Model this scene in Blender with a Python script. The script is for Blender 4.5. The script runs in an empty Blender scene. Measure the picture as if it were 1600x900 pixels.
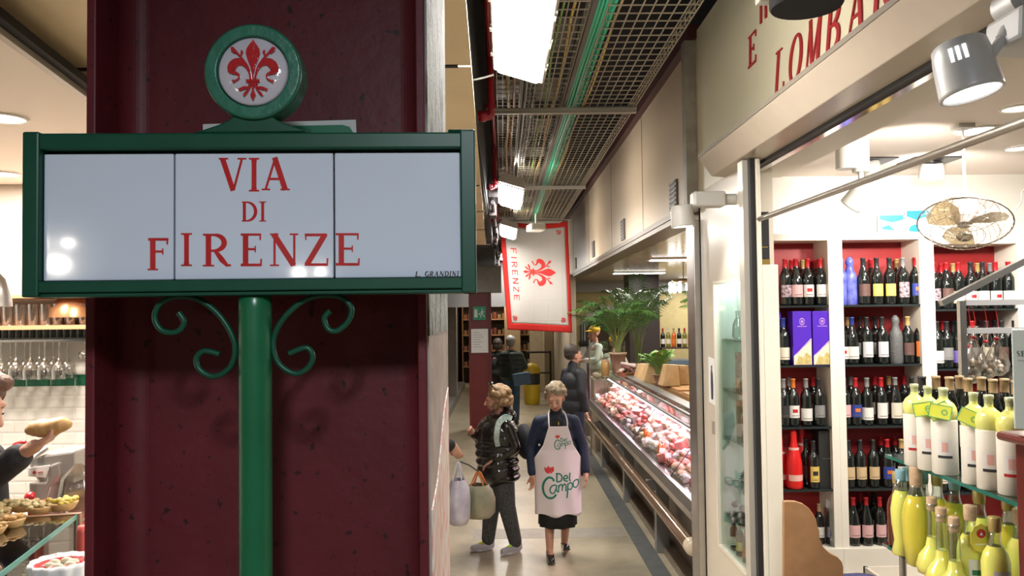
import bpy, math, random
from mathutils import Vector, Matrix, Euler
R = math.radians
rnd = random.Random(7)
SC = bpy.context.scene
COL = SC.collection

# ---------------------------------------------------------------- camera
EYE = Vector((0.0, 0.0, 2.2))
FPX = 1250.0
cd = bpy.data.cameras.new('camera'); cam = bpy.data.objects.new('camera', cd); COL.objects.link(cam)
cd.sensor_width = 36.0; cd.lens = FPX / 1600 * 36; cd.clip_start = 0.05; cd.clip_end = 200
CAMR = Matrix.Rotation(R(-0.69), 4, 'Z') @ Matrix.Rotation(R(90 + 1.83), 4, 'X') @ Matrix.Rotation(R(-0.7), 4, 'Z')
cam.matrix_world = Matrix.Translation(EYE) @ CAMR
SC.camera = cam
SC.view_settings.view_transform = 'Standard'; SC.view_settings.look = 'None'
SC.view_settings.exposure = 0.0; SC.view_settings.gamma = 1.0; SC.view_settings.use_curve_mapping = False
SC.cycles.max_bounces = 6; SC.cycles.diffuse_bounces = 3; SC.cycles.glossy_bounces = 3
SC.cycles.transmission_bounces = 5; SC.cycles.transparent_max_bounces = 12
SC.cycles.caustics_reflective = False; SC.cycles.caustics_refractive = False
SC.cycles.sample_clamp_indirect = 4.0
try:
    SC.cycles.use_denoising = True
except Exception:
    pass

world = bpy.data.worlds.new('world'); SC.world = world; world.use_nodes = True
world.node_tree.nodes['Background'].inputs[0].default_value = (1.0, 0.9, 0.78, 1)
world.node_tree.nodes['Background'].inputs[1].default_value = 0.10

LIGHTS = []
def area(loc, size, power, color=(1, 1, 1), aim=None, sy=None, spread=180):
    l = bpy.data.lights.new('area_light', 'AREA'); l.energy = power; l.color = color
    l.shape = 'RECTANGLE' if sy else 'SQUARE'; l.size = size
    if sy: l.size_y = sy
    l.spread = R(spread)
    o = bpy.data.objects.new('area_light', l); COL.objects.link(o); o.location = loc
    d = (Vector(aim) - Vector(loc)) if aim is not None else Vector((0, 0, -1))
    o.rotation_euler = d.to_track_quat('-Z', 'Y').to_euler()
    return o
def spot(loc, aim, power, color=(1, 1, 1), angle=80, blend=.6, r=.04):
    l = bpy.data.lights.new('spot_light', 'SPOT'); l.energy = power; l.color = color
    l.spot_size = R(angle); l.spot_blend = blend; l.shadow_soft_size = r
    o = bpy.data.objects.new('spot_light', l); COL.objects.link(o); o.location = loc
    o.rotation_euler = (Vector(aim) - Vector(loc)).to_track_quat('-Z', 'Y').to_euler()
    return o

COOL = (0.86, 0.93, 1.0); WARM = (1.0, 0.80, 0.58); NEUT = (1.0, 0.93, 0.84)
# market-hall tubes over the aisle (each sits in a fixture built below); the first hangs behind the viewer
TUBES = [-1.05, 3.08, 7.65, 11.0, 16.2, 20.5]
for ty in TUBES:
    area((0.09, ty, 3.26), .2, 120 if ty < 0 else 38, COOL if ty < 0 else NEUT, sy=.5 if ty < 0 else 1.25)
    if ty > 0: area((0.12, ty, 3.28), .16, 26, NEUT, aim=(1.3, ty, 3.25), sy=1.2)  # extra side fill per tube, added to brighten the right fascia
# wine shop ceiling
for x, y in ((2.45, 3.7), (3.1, 4.3), (2.3, 2.7), (3.1, 3.0)):
    area((x, y, 3.06), .16, 36, (1, .95, .89))
spot((2.1, 3.7, 2.9), (2.2, 5.4, 2.6), 60, NEUT, 110)
spot((2.45, 4.4, 2.80), (2.8, 5.4, 2.8), 60, NEUT, 110)
# deli stall
for x, y in ((2.4, 7.5), (2.4, 10.5), (2.4, 14.0), (4.5, 9.5), (4.5, 13.5), (4.2, 17.0)):
    area((x, y, 2.86), .9, 42, NEUT, sy=.25)
area((1.60, 8.95, 1.19), .04, 100, (1.0, .62, .76), aim=(1.60, 8.95, .8), sy=6.5)
# sandwich stall on the other side
for x, y in ((-2.35, 3.6), (-2.35, 4.5), (-3.2, 4.0)):
    area((x, y, 3.02), .22, 60, (1.0, .92, .84))
# spot over the niche window
spot((1.18, 4.42, 2.70), (1.30, 4.62, 2.1), 14, (1, .97, .92), 70, .4)
# far end of the aisle
area((0.0, 25.0, 2.9), 1.2, 60, WARM)

# ---------------------------------------------------------------- pixel -> world
def ray(u, v):
    return (CAMR.to_3x3() @ Vector(((u - 800) / FPX, -(v - 450) / FPX, -1.0)))
def PY(u, v, Y): d = ray(u, v); return EYE + d * (Y / d.y)
def PX(u, v, X): d = ray(u, v); return EYE + d * (X / d.x)
def PZ(u, v, Z): d = ray(u, v); return EYE + d * ((Z - EYE.z) / d.z)

# ---------------------------------------------------------------- materials
MATS = {}
def mat(name, col, rough=.5, metal=0., noise=0., nscale=8., bump=0., bscale=40., emis=None, estr=0., alpha=1., trans=0., ior=1.45, coat=0., col2=None, sub=0., spec=.5):
    if name in MATS: return MATS[name]
    m = bpy.data.materials.new(name); m.use_nodes = True; nt = m.node_tree; N = nt.nodes; L = nt.links
    b = N['Principled BSDF']
    b.inputs['Base Color'].default_value = (*col, 1); b.inputs['Roughness'].default_value = rough
    b.inputs['Metallic'].default_value = metal; b.inputs['IOR'].default_value = ior
    b.inputs['Alpha'].default_value = alpha; b.inputs['Transmission Weight'].default_value = trans
    b.inputs['Coat Weight'].default_value = coat; b.inputs['Coat Roughness'].default_value = .06
    if sub: b.inputs['Subsurface Weight'].default_value = sub; b.inputs['Subsurface Scale'].default_value = .02
    b.inputs['Specular IOR Level'].default_value = spec
    if emis: b.inputs['Emission Color'].default_value = (*emis, 1); b.inputs['Emission Strength'].default_value = estr
    tc = N.new('ShaderNodeTexCoord')
    if noise or col2:
        n = N.new('ShaderNodeTexNoise'); n.inputs['Scale'].default_value = nscale; n.inputs['Detail'].default_value = 5
        L.new(tc.outputs['Object'], n.inputs['Vector'])
        r = N.new('ShaderNodeValToRGB'); c2 = col2 or tuple(c * (1 - noise) for c in col)
        r.color_ramp.elements[0].position = .35; r.color_ramp.elements[1].position = .65
        r.color_ramp.elements[0].color = (*c2, 1); r.color_ramp.elements[1].color = (*col, 1)
        L.new(n.outputs['Fac'], r.inputs['Fac']); L.new(r.outputs['Color'], b.inputs['Base Color'])
    if bump:
        n2 = N.new('ShaderNodeTexNoise'); n2.inputs['Scale'].default_value = bscale; n2.inputs['Detail'].default_value = 4
        L.new(tc.outputs['Object'], n2.inputs['Vector'])
        bp = N.new('ShaderNodeBump'); bp.inputs['Strength'].default_value = bump; bp.inputs['Distance'].default_value = .01
        L.new(n2.outputs['Fac'], bp.inputs['Height']); L.new(bp.outputs['Normal'], b.inputs['Normal'])
    MATS[name] = m
    return m
def glass(name, col=(.9, 1, .97), alpha=.12, rough=.03):
    """thin clear pane: mostly transparent with a glossy coat"""
    if name in MATS: return MATS[name]
    m = bpy.data.materials.new(name); m.use_nodes = True; nt = m.node_tree; N = nt.nodes; L = nt.links
    N.clear(); out = N.new('ShaderNodeOutputMaterial'); t = N.new('ShaderNodeBsdfTransparent'); g = N.new('ShaderNodeBsdfGlossy')
    t.inputs[0].default_value = (*col, 1); g.inputs['Roughness'].default_value = rough
    lw = N.new('ShaderNodeLayerWeight'); lw.inputs[0].default_value = .35
    mr = N.new('ShaderNodeMapRange'); mr.inputs['To Min'].default_value = alpha * .5; mr.inputs['To Max'].default_value = min(1, alpha * 4)
    L.new(lw.outputs['Facing'], mr.inputs['Value'])
    mx = N.new('ShaderNodeMixShader'); L.new(mr.outputs[0], mx.inputs[0]); L.new(t.outputs[0], mx.inputs[1]); L.new(g.outputs[0], mx.inputs[2])
    L.new(mx.outputs[0], out.inputs[0]); MATS[name] = m; return m
def emit(name, col, s):
    return mat(name, (.8, .8, .8), .5, emis=col, estr=s)

# ---------------------------------------------------------------- mesh builder
class MB:
    def __init__(s): s.v = []; s.f = []; s.mi = []; s.sm = []; s.m = 0; s.xf = Matrix.Identity(4)
    def add(s, vs, fs, smooth=False):
        b = len(s.v)
        for p in vs: s.v.append(s.xf @ Vector(p))
        for f in fs: s.f.append([b + i for i in f]); s.mi.append(s.m); s.sm.append(smooth)
        return s
    def box(s, x0, x1, y0, y1, z0, z1):
        return s.add([(x0,y0,z0),(x1,y0,z0),(x1,y1,z0),(x0,y1,z0),(x0,y0,z1),(x1,y0,z1),(x1,y1,z1),(x0,y1,z1)],
              [(3,2,1,0),(4,5,6,7),(0,1,5,4),(1,2,6,5),(2,3,7,6),(3,0,4,7)])
    def obox(s, c, size, rot=(0,0,0)):
        o = s.xf.copy(); s.xf = s.xf @ Matrix.Translation(c) @ Euler(rot).to_matrix().to_4x4()
        a, b, d = (q / 2 for q in size); s.box(-a, a, -b, b, -d, d); s.xf = o; return s
    def rings(s, rs, closed=False, cap=True, smooth=True):
        n = len(rs[0]); vs = [p for r in rs for p in r]; fs = []
        k = len(rs) if closed else len(rs) - 1
        for i in range(k):
            a = i * n; b = ((i + 1) % len(rs)) * n
            for j in range(n):
                j2 = (j + 1) % n; fs.append((a + j, a + j2, b + j2, b + j))
        s.add(vs, fs, smooth)
        if cap and not closed:
            s.add(rs[0], [tuple(reversed(range(n)))], False); s.add(rs[-1], [tuple(range(n))], False)
        return s
    def tube(s, pts, r, n=8, closed=False, cap=True):
        pts = [Vector(p) for p in pts]; m = len(pts); rr = r if isinstance(r, (list, tuple)) else [r] * m
        rs = []; up = None
        for i, p in enumerate(pts):
            if closed: t = pts[(i + 1) % m] - pts[i - 1]
            else: t = pts[min(i + 1, m - 1)] - pts[max(i - 1, 0)]
            t = t.normalized() if t.length > 1e-9 else Vector((0, 0, 1))
            if up is None: up = Vector((0, 0, 1)) if abs(t.z) < .9 else Vector((1, 0, 0))
            a = t.cross(up); a = a.normalized() if a.length > 1e-6 else t.orthogonal().normalized()
            b = a.cross(t).normalized(); up = b
            rs.append([p + (a * math.cos(q) + b * math.sin(q)) * rr[i] for q in (2 * math.pi * k / n for k in range(n))])
        return s.rings(rs, closed, cap)
    def cyl(s, p0, p1, r0, r1=None, n=16): return s.tube([p0, p1], [r0, r0 if r1 is None else r1], n)
    def lathe(s, prof, c=(0, 0, 0), n=16, cap=True):
        c = Vector(c)
        return s.rings([[c + Vector((r * math.cos(2*math.pi*k/n), r * math.sin(2*math.pi*k/n), z)) for k in range(n)] for r, z in prof], cap=cap)
    def ell(s, c, r, rot=None, nu=16, nv=10):
        r = (r, r, r) if isinstance(r, (int, float)) else r
        o = s.xf.copy(); s.xf = s.xf @ Matrix.Translation(c) @ (Euler(rot).to_matrix().to_4x4() if rot else Matrix.Identity(4))
        rs = []
        for i in range(1, nv):
            a = math.pi * i / nv
            rs.append([(r[0]*math.sin(a)*math.cos(2*math.pi*k/nu), r[1]*math.sin(a)*math.sin(2*math.pi*k/nu), -r[2]*math.cos(a)) for k in range(nu)])
        vs = [p for q in rs for p in q] + [(0, 0, -r[2]), (0, 0, r[2])]; fs = []
        for i in range(nv - 2):
            for k in range(nu):
                k2 = (k + 1) % nu; fs.append((i*nu+k, i*nu+k2, (i+1)*nu+k2, (i+1)*nu+k))
        B = len(vs) - 2
        for k in range(nu):
            k2 = (k + 1) % nu; fs.append((k2, k, B)); fs.append(((nv-2)*nu+k, (nv-2)*nu+k2, B + 1))
        s.add(vs, fs, True); s.xf = o; return s
    def cap(s, p0, p1, r0, r1, n=12):
        p0 = Vector(p0); p1 = Vector(p1); d = (p1 - p0)
        if d.length < 1e-6: return s.ell(p0, r0)
        t = d.normalized(); pts = []; rr = []
        for a in (-85, -60, -30): pts.append(p0 + t * r0 * math.sin(R(a))); rr.append(r0 * math.cos(R(a)))
        pts.append(p0); rr.append(r0); pts.append(p1); rr.append(r1)
        for a in (30, 60, 85): pts.append(p1 + t * r1 * math.sin(R(a))); rr.append(r1 * math.cos(R(a)))
        return s.tube(pts, rr, n)
    def prism(s, poly, fn, d0, d1):
        n = len(poly)
        a = sum(poly[i][0]*poly[(i+1)%n][1] - poly[(i+1)%n][0]*poly[i][1] for i in range(n))
        if a < 0: poly = list(reversed(poly))
        vs = [fn(p[0], p[1], d0) for p in poly] + [fn(p[0], p[1], d1) for p in poly]
        fs = [tuple(range(n)), tuple(reversed(range(n, 2*n)))] + [(i, i + n, (i+1) % n + n, (i+1) % n) for i in range(n)]
        return s.add(vs, fs)
    def stroke(s, pts, fn, d0, d1):
        n = len(pts); L = []; Rr = []
        for i, (x, y, w) in enumerate(pts):
            a = Vector(pts[max(i-1, 0)][:2]); b = Vector(pts[min(i+1, n-1)][:2]); t = b - a
            t = t.normalized() if t.length > 1e-9 else Vector((1, 0)); nn = Vector((-t.y, t.x)) * w / 2
            L.append((x + nn.x, y + nn.y)); Rr.append((x - nn.x, y - nn.y))
        for i in range(n - 1):
            q = [L[i], L[i+1], Rr[i+1], Rr[i]]
            vs = [fn(p[0], p[1], d0) for p in q] + [fn(p[0], p[1], d1) for p in q]
            s.add(vs, [(0,1,2,3), (7,6,5,4), (0,4,5,1), (1,5,6,2), (2,6,7,3), (3,7,4,0)])
        return s

def smoothpts(pts, k=6):
    """Catmull-Rom through tuples of any length"""
    out = []; n = len(pts)
    for i in range(n - 1):
        p0, p1, p2, p3 = pts[max(i-1,0)], pts[i], pts[i+1], pts[min(i+2,n-1)]
        for j in range(k):
            t = j / k
            out.append(tuple(.5*((2*b)+(c-a)*t+(2*a-5*b+4*c-d)*t*t+(3*b-a-3*c+d)*t**3) for a,b,c,d in zip(p0,p1,p2,p3)))
    out.append(tuple(pts[-1])); return out

def tag(o, label=None, cat=None, group=None, kind=None):
    if label: o['label'] = label
    if cat: o['category'] = cat
    if group: o['group'] = group
    if kind: o['kind'] = kind
    return o
def thing(name, label, cat, loc=(0,0,0), rz=0., group=None, kind=None):
    o = bpy.data.objects.new(name, None); COL.objects.link(o); o.location = loc; o.rotation_euler = (0, 0, rz)
    o.empty_display_size = .1
    return tag(o, label, cat, group, kind)
def obj(name, mb, m, parent=None, local=False, bevel=0., remesh=0., smooth=0, label=None, cat=None, group=None, kind=None, solid=0.):
    """link ONE mesh object. Geometry is in world coordinates unless local; with a parent it is moved into the parent's frame."""
    me = bpy.data.meshes.new(name)
    vs = mb.v
    off = Vector((0, 0, 0)); inv = None
    if parent is not None and not local:
        chain = Matrix.Identity(4); q = parent
        while q is not None:
            chain = Matrix.Translation(q.location) @ q.rotation_euler.to_matrix().to_4x4() @ chain; q = q.parent
        inv = chain.inverted(); vs = [inv @ p for p in vs]
    elif parent is None and not local:
        xs = [p.x for p in vs]; ys = [p.y for p in vs]; zs = [p.z for p in vs]
        off = Vector(((min(xs)+max(xs))/2, (min(ys)+max(ys))/2, min(zs))); vs = [p - off for p in vs]
    me.from_pydata([tuple(p) for p in vs], [], mb.f)
    ms = m if isinstance(m, (list, tuple)) else [m]
    for x in ms: me.materials.append(x)
    for i, p in enumerate(me.polygons): p.material_index = min(mb.mi[i], len(ms) - 1); p.use_smooth = mb.sm[i]
    me.validate(); me.update()
    o = bpy.data.objects.new(name, me); COL.objects.link(o); o.location = off
    if parent is not None: o.parent = parent
    if remesh or smooth or bevel or solid:
        if remesh:
            r = o.modifiers.new('r', 'REMESH'); r.mode = 'VOXEL'; r.voxel_size = remesh; r.use_smooth_shade = True
        if smooth:
            r = o.modifiers.new('s', 'SMOOTH'); r.factor = .5; r.iterations = smooth
        if solid:
            r = o.modifiers.new('t', 'SOLIDIFY'); r.thickness = solid; r.offset = 0
        if bevel:
            r = o.modifiers.new('b', 'BEVEL'); r.width = bevel; r.segments = 2; r.limit_method = 'ANGLE'; r.angle_limit = R(40)
        dg = bpy.context.evaluated_depsgraph_get(); dg.update()
        nm = bpy.data.meshes.new_from_object(o.evaluated_get(dg)); o.modifiers.clear(); o.data = nm; nm.name = name
    return tag(o, label, cat, group, kind)
def struct(name, mb, m, **k): return obj(name, mb, m, kind='structure', **k)
def dup(o, parent=None):
    c = o.copy(); COL.objects.link(c)
    if parent is not None: c.parent = parent
    for ch in list(o.children): dup(ch, c)
    return c
ORD = ['first','second','third','fourth','fifth','sixth','seventh','eighth','ninth','tenth','eleventh','twelfth','thirteenth','fourteenth','fifteenth','sixteenth',
       'seventeenth','eighteenth','nineteenth','twentieth']
def ordw(i):
    return ORD[i] if i < 20 else {20:'twenty-first',21:'twenty-second',22:'twenty-third',23:'twenty-fourth',24:'twenty-fifth',25:'twenty-sixth',26:'twenty-seventh',27:'twenty-eighth',28:'twenty-ninth',29:'thirtieth',30:'thirty-first',31:'thirty-second',32:'thirty-third',33:'thirty-fourth',34:'thirty-fifth',35:'thirty-sixth',36:'thirty-seventh',37:'thirty-eighth',38:'thirty-ninth',39:'fortieth',40:'forty-first',41:'forty-second',42:'forty-third',43:'forty-fourth',44:'forty-fifth',45:'forty-sixth'}.get(i, 'last')

# shared materials
CREAM = mat('cream_laminate', (.60, .50, .37), .35, noise=.05, nscale=3)
WHITE = mat('white_paint', (.80, .77, .72), .45, noise=.03, nscale=4)
IVORY = mat('ivory_frame', (.74, .69, .58), .3, noise=.05, nscale=5)
BLACK = mat('black_void', (.012, .012, .014), .8, noise=.3, nscale=3)
BLK = mat('black_plastic', (.02, .02, .022), .4)
STEEL = mat('brushed_steel', (.55, .54, .52), .3, 1., noise=.1, nscale=12)
GALV = mat('galvanised_wire', (.42, .40, .36), .4, .8)
CHROME = mat('chrome', (.75, .75, .75), .12, 1.)
WOOD = mat('warm_wood', (.50, .27, .12), .45, noise=.25, nscale=9)
PAPER = mat('paper', (.78, .78, .76), .7, noise=.03)
DGREEN = mat('green_enamel', (.004, .052, .028), .38, noise=.12, nscale=20, spec=.3)
RED = mat('red_glaze', (.42, .012, .014), .25, noise=.2, nscale=30)

# letters: strokes in a unit box (x right, y up), width relative to height
def arc(cx, cy, rx, ry, a0, a1, w0, wm, n=14):
    return [(cx + rx*math.cos(R(a0+(a1-a0)*i/n)), cy + ry*math.sin(R(a0+(a1-a0)*i/n)), w0 + (wm-w0)*math.sin(math.pi*i/n)) for i in range(n+1)]
T, H_, SF = .17, .07, .05
def serif(x0, x1, y): return [(x0, y, SF), (x1, y, SF)]
GL = {
 'V': [[(.14,.98,T),(.52,.0,T*.9)], [(.84,.98,H_),(.54,.02,H_)], serif(0,.34,.98), serif(.68,1,.98)],
 'I': [[(.5,0,T*1.05),(.5,.15,T*.85),(.5,.85,T*.85),(.5,1,T*1.05)], serif(0,1,.02), serif(0,1,.98)],
 'A': [[(.14,.02,H_),(.47,.95,H_)], [(.46,1,T),(.84,.0,T)], [(.24,.34,H_),(.68,.34,H_)], serif(0,.3,.02), serif(.66,1,.02)],
 'D': [[(.2,0,T*.9),(.2,1,T*.9)], [(.05,.97,H_),(.4,.97,H_)], [(.05,.03,H_),(.4,.03,H_)], arc(.36,.5,.56,.47,90,-90,H_,T)],
 'F': [[(.26,0,T),(.26,1,T)], [(.05,.96,H_*1.2),(.95,.96,H_*1.2)], [(.3,.58,H_),(.72,.58,H_)], [(.94,1,.06),(.92,.8,.05)], [(.72,.68,.04),(.72,.48,.04)], serif(.02,.5,.02)],
 'R': [[(.2,0,T),(.2,1,T)], [(.05,.97,H_),(.4,.97,H_)], [(.2,.48,H_),(.42,.48,H_)], arc(.4,.725,.36,.245,90,-90,H_,T), [(.42,.5,.1),(.68,.2,T),(.86,.03,.1),(1,.03,.06)], serif(0,.4,.02), serif(0,.3,.98)],
 'E': [[(.24,0,T),(.24,1,T)], [(.02,.97,H_),(.92,.97,H_)], [(.02,.03,H_*1.2),(.94,.03,H_*1.2)], [(.25,.52,H_),(.68,.52,H_)], [(.91,1,.05),(.9,.8,.05)], [(.68,.62,.04),(.68,.42,.04)], [(.95,.22,.05),(.93,0,.06)]],
 'N': [[(.16,0,H_),(.16,1,H_)], [(.13,.98,T*1.05),(.84,.02,T*1.05)], [(.86,0,H_),(.86,1,H_)], serif(0,.3,.98), serif(0,.32,.02), serif(.7,1,.98)],
 'Z': [[(.05,.96,H_*1.2),(.95,.96,H_*1.2)], [(.86,.97,T),(.12,.03,T)], [(.03,.04,H_*1.2),(.97,.04,H_*1.2)], [(.06,1,.05),(.08,.8,.04)], [(.97,.24,.05),(.95,0,.05)]],
 'L': [[(.3,0,T),(.3,1,T)], [(.05,.03,H_*1.2),(.92,.03,H_*1.2)], [(.93,.24,.05),(.92,0,.05)], serif(.05,.6,.98)],
 'O': [arc(.5,.5,.42,.46,90,-90,H_,T), arc(.5,.5,.42,.46,90,270,H_,T)],
 'M': [[(.1,0,H_),(.16,1,H_)], [(.14,1,T),(.48,.05,T*.8)], [(.82,1,H_),(.5,.05,H_)], [(.84,1,T),(.88,0,T)]],
 'B': [[(.2,0,T),(.2,1,T)], [(.05,.97,H_),(.4,.97,H_)], [(.05,.03,H_),(.4,.03,H_)], [(.2,.52,H_),(.4,.52,H_)], arc(.4,.75,.34,.22,90,-90,H_,T), arc(.4,.275,.44,.245,90,-90,H_,T)],
 'G': [arc(.52,.5,.44,.46,50,270,H_,T), arc(.52,.5,.4,.46,270,360,H_,T), [(.6,.42,.06),(1,.42,.06)]],
 'S': [[(.88,.85,.05),(.6,.97,.08),(.25,.88,.12),(.22,.66,.14),(.5,.5,.16),(.8,.32,.14),(.74,.1,.12),(.4,.03,.08),(.1,.15,.05)]],
 '.': [[(.3,.0,.16),(.3,.14,.16)]],
 'n': [[(.2,0,T),(.2,.7,T)], [(.22,.55,.06),(.5,.7,.1),(.75,.6,T),(.78,0,T)]],
 'e': [arc(.5,.35,.38,.34,0,300,.08,.13), [(.15,.38,.06),(.88,.38,.06)]],
 'o': [arc(.5,.35,.38,.33,0,360,.12,.12,20)],
 't': [[(.4,1,.1),(.4,.15,T),(.6,.02,.1),(.85,.08,.05)], [(.1,.68,.07),(.85,.68,.07)]],
 'c': [arc(.55,.35,.42,.34,50,310,.08,.15)],
 'a': [arc(.42,.33,.32,.31,0,360,.1,.1,18), [(.78,.7,.13),(.78,.05,.13),(.95,0,.08)]],
}
SANS = {
 'F': [[(.15,0,.12),(.15,1,.12)], [(.1,.94,.12),(.95,.94,.12)], [(.1,.52,.12),(.8,.52,.12)]],
 'I': [[(.5,0,.12),(.5,1,.12)]],
 'R': [[(.15,0,.12),(.15,1,.12)], [(.15,.94,.12),(.5,.94,.12)], [(.15,.48,.12),(.5,.48,.12)], arc(.5,.71,.38,.23,90,-90,.12,.12), [(.5,.48,.12),(.92,0,.12)]],
 'E': [[(.15,0,.12),(.15,1,.12)], [(.1,.94,.12),(.92,.94,.12)], [(.1,.52,.12),(.82,.52,.12)], [(.1,.06,.12),(.92,.06,.12)]],
 'N': [[(.12,0,.12),(.12,1,.12)], [(.12,.96,.12),(.88,.04,.12)], [(.88,0,.12),(.88,1,.12)]],
 'Z': [[(.05,.94,.12),(.95,.94,.12)], [(.88,.94,.12),(.12,.06,.12)], [(.05,.06,.12),(.95,.06,.12)]],
 'M': [[(.1,0,.12),(.1,1,.12)], [(.1,.98,.12),(.5,.3,.12)], [(.9,.98,.12),(.5,.3,.12)], [(.9,0,.12),(.9,1,.12)]],
 'L': [[(.15,0,.12),(.15,1,.12)], [(.1,.06,.12),(.9,.06,.12)]],
 'T': [[(.5,0,.12),(.5,1,.12)], [(.05,.94,.12),(.95,.94,.12)]],
 'S': GL['S'],
}
def glyph(mb, ch, x0, x1, y0, y1, fn, d0, d1, table=GL, shear=0., bold=1.):
    """y0 = baseline, y1 = top, in the 2-D units fn takes; works for y growing either way"""
    h = abs(y1 - y0); sx = x1 - x0
    for k, st in enumerate(table[ch]):
        e = k * 1e-3 * (d1 - d0)
        mb.stroke([(x0 + sx*(p[0]) + shear*h*p[1]*(1 if sx > 0 else -1), y0 + (y1-y0)*p[1], p[2]*h*bold) for p in st], fn, d0, d1 + e)
def fleur(mb, fn, d0, d1, cx, cy, s, rot=0):
    """Florentine lily, unit size about 1, y up"""
    ca, sa = math.cos(rot), math.sin(rot)
    def g(x, y, d): return fn(cx + s*(x*ca - y*sa), cy + s*(x*sa + y*ca), d)
    mb.prism([(0,.93),(.10,.78),(.19,.64),(.21,.50),(.16,.32),(.08,.12),(.03,-.1),(.02,-.3),(-.02,-.3),(-.03,-.1),(-.08,.12),(-.16,.32),(-.21,.50),(-.19,.64),(-.10,.78)], g, d0, d1)
    for m in (-1, 1):
        mb.stroke([(m*x, y, w) for x, y, w in smoothpts([(.07,-.3,.05),(.11,-.05,.07),(.24,.17,.14),(.42,.25,.22),(.58,.16,.26),(.64,.0,.22),(.52,-.09,.1),(.42,-.14,.06),(.42,-.26,.05),(.52,-.33,.05)], 3)], g, d0, d1)
        mb.stroke([(m*x, y, w) for x, y, w in [(.47,-.30,.05),(.58,-.36,.07),(.60,-.30,.05)]], g, d0, d1*1.02)
        mb.stroke([(m*x, y, w) for x, y, w in smoothpts([(.05,-.3,.04),(.12,.0,.05),(.24,.25,.04),(.38,.42,.05),(.55,.60,.07)], 3)], g, d0, d1*1.03)
        mb.prism([(m*x, y) for x, y in [(.48,.58),(.58,.70),(.66,.68),(.64,.58),(.54,.50)]], g, d0, d1*1.04)
        mb.stroke([(m*x, y, w) for x, y, w in [(.3,.33,.04),(.42,.28,.07),(.50,.30,.05)]], g, d0, d1*1.01)
        mb.stroke([(m*x, y, w) for x, y, w in [(.36,.42,.04),(.32,.54,.07),(.34,.60,.04)]], g, d0, d1*1.01)
        mb.stroke([(m*x, y, w) for x, y, w in smoothpts([(.05,-.42,.05),(.14,-.52,.05),(.26,-.54,.09),(.42,-.60,.07)], 3)], g, d0, d1)
        mb.stroke([(m*x, y, w) for x, y, w in smoothpts([(.04,-.42,.05),(.12,-.58,.05),(.2,-.68,.08),(.28,-.78,.05)], 3)], g, d0, d1*1.02)
    mb.stroke([(-.2,-.33,.08),(.2,-.33,.08)], g, d0, d1*1.3)
    mb.stroke([(-.14,-.41,.05),(.14,-.41,.05)], g, d0, d1*1.3)
    mb.stroke([(0,-.42,.06),(0,-.62,.06),(0,-.76,.16),(0,-.9,.03)], g, d0, d1*1.05)

# ================================================================ SETTING
# floor: worn beige resin with blotches, gloss
def floor_mat():
    m = mat('floor_resin', (.42, .36, .25), .32, coat=.25); nt = m.node_tree; N = nt.nodes; L = nt.links; b = N['Principled BSDF']
    tc = N.new('ShaderNodeTexCoord'); n = N.new('ShaderNodeTexNoise'); n.inputs['Scale'].default_value = 1.1; n.inputs['Detail'].default_value = 7
    n.inputs['Roughness'].default_value = .65
    L.new(tc.outputs['Object'], n.inputs['Vector'])
    r = N.new('ShaderNodeValToRGB'); r.color_ramp.elements[0].position = .36; r.color_ramp.elements[1].position = .56
    r.color_ramp.elements[0].color = (.27, .235, .17, 1); r.color_ramp.elements[1].color = (.42, .36, .25, 1)
    L.new(n.outputs['Fac'], r.inputs['Fac']); L.new(r.outputs['Color'], b.inputs['Base Color']); return m
m = MB(); m.box(-5, 7, -3, 30, -.1, 0)
struct('floor', m, floor_mat())
m = MB()   # expansion joints and the darker patch in the resin
m.box(-.32, 1.2, 7.9, 8.25, .0, .0015)
struct('trim_1', m, mat('worn_patch', (.28, .25, .2), .5, noise=.2))
m = MB(); m.box(1.22, 1.38, 1, 24, 0, .004)
struct('trim_2', m, mat('drain_cover', (.10, .105, .10), .5, noise=.3))
m = MB(); m.box(1.44, 1.62, 5.3, 16, .0, .05); struct('trim_3', m, mat('kerb_stone', (.26, .21, .16), .6, noise=.2))
m = MB(); m.box(-5, 7, -3, 30, 4.6, 4.7); struct('ceiling', m, BLACK)
# cream soffit panels over the stalls on one side
SOFF = mat('soffit_panel', (.80, .66, .43), .5, noise=.1, nscale=2)
ys = [1.8, 3.05, 4.42, 5.9, 7.4, 9.0, 11.0]
for i in range(6):
    m = MB(); y0, y1 = ys[i], ys[i+1] - .02
    xe = lambda y: -.10 - .014 * (y - 2.4)
    m.prism([(-2.0, y0), (xe(y0), y0), (xe(y1), y1), (-2.0, y1)], lambda x, y, d: (x, y, d), 3.15, 3.156)
    struct('ceiling_panel', m, SOFF, label=None)
m = MB()
for y in ys: m.box(-2.0, -.16, y - .03, y, 3.146, 3.158)
m.box(-2.0, -.14, 1.8, 22, 3.2, 3.22)
struct('trim_4', m, BLACK)
m = MB(); m.box(-.17, -.13, 1.6, 26, 3.22, 4.6); struct('trim_5', m, BLACK)
xt = lambda y: -1.40 - .149*(y - 2.23)
def slab(a, b, z0, z1, y0=1.0, y1=4.98):
    m = MB(); m.prism([(a if a < -4 else xt(y0) + a, y0), (xt(y0) + b, y0), (xt(y1) + b, y1), (a if a < -4 else xt(y1) + a, y1)], lambda x, y, d: (x, y, d), z0, z1); return m
m = slab(-.035, .0, 3.05, 3.08); struct('trim_6', m, mat('track_black', (.01, .01, .01), .7, spec=.2))
m = slab(-.06, -.035, 3.03, 3.06); struct('trim_7', m, mat('grey_track', (.33, .30, .26), .4))
m = slab(-4.9, -.06, 3.04, 3.075); struct('ceiling_left', m, mat('warm_white_ceiling', (.86, .78, .70), .5))

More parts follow.
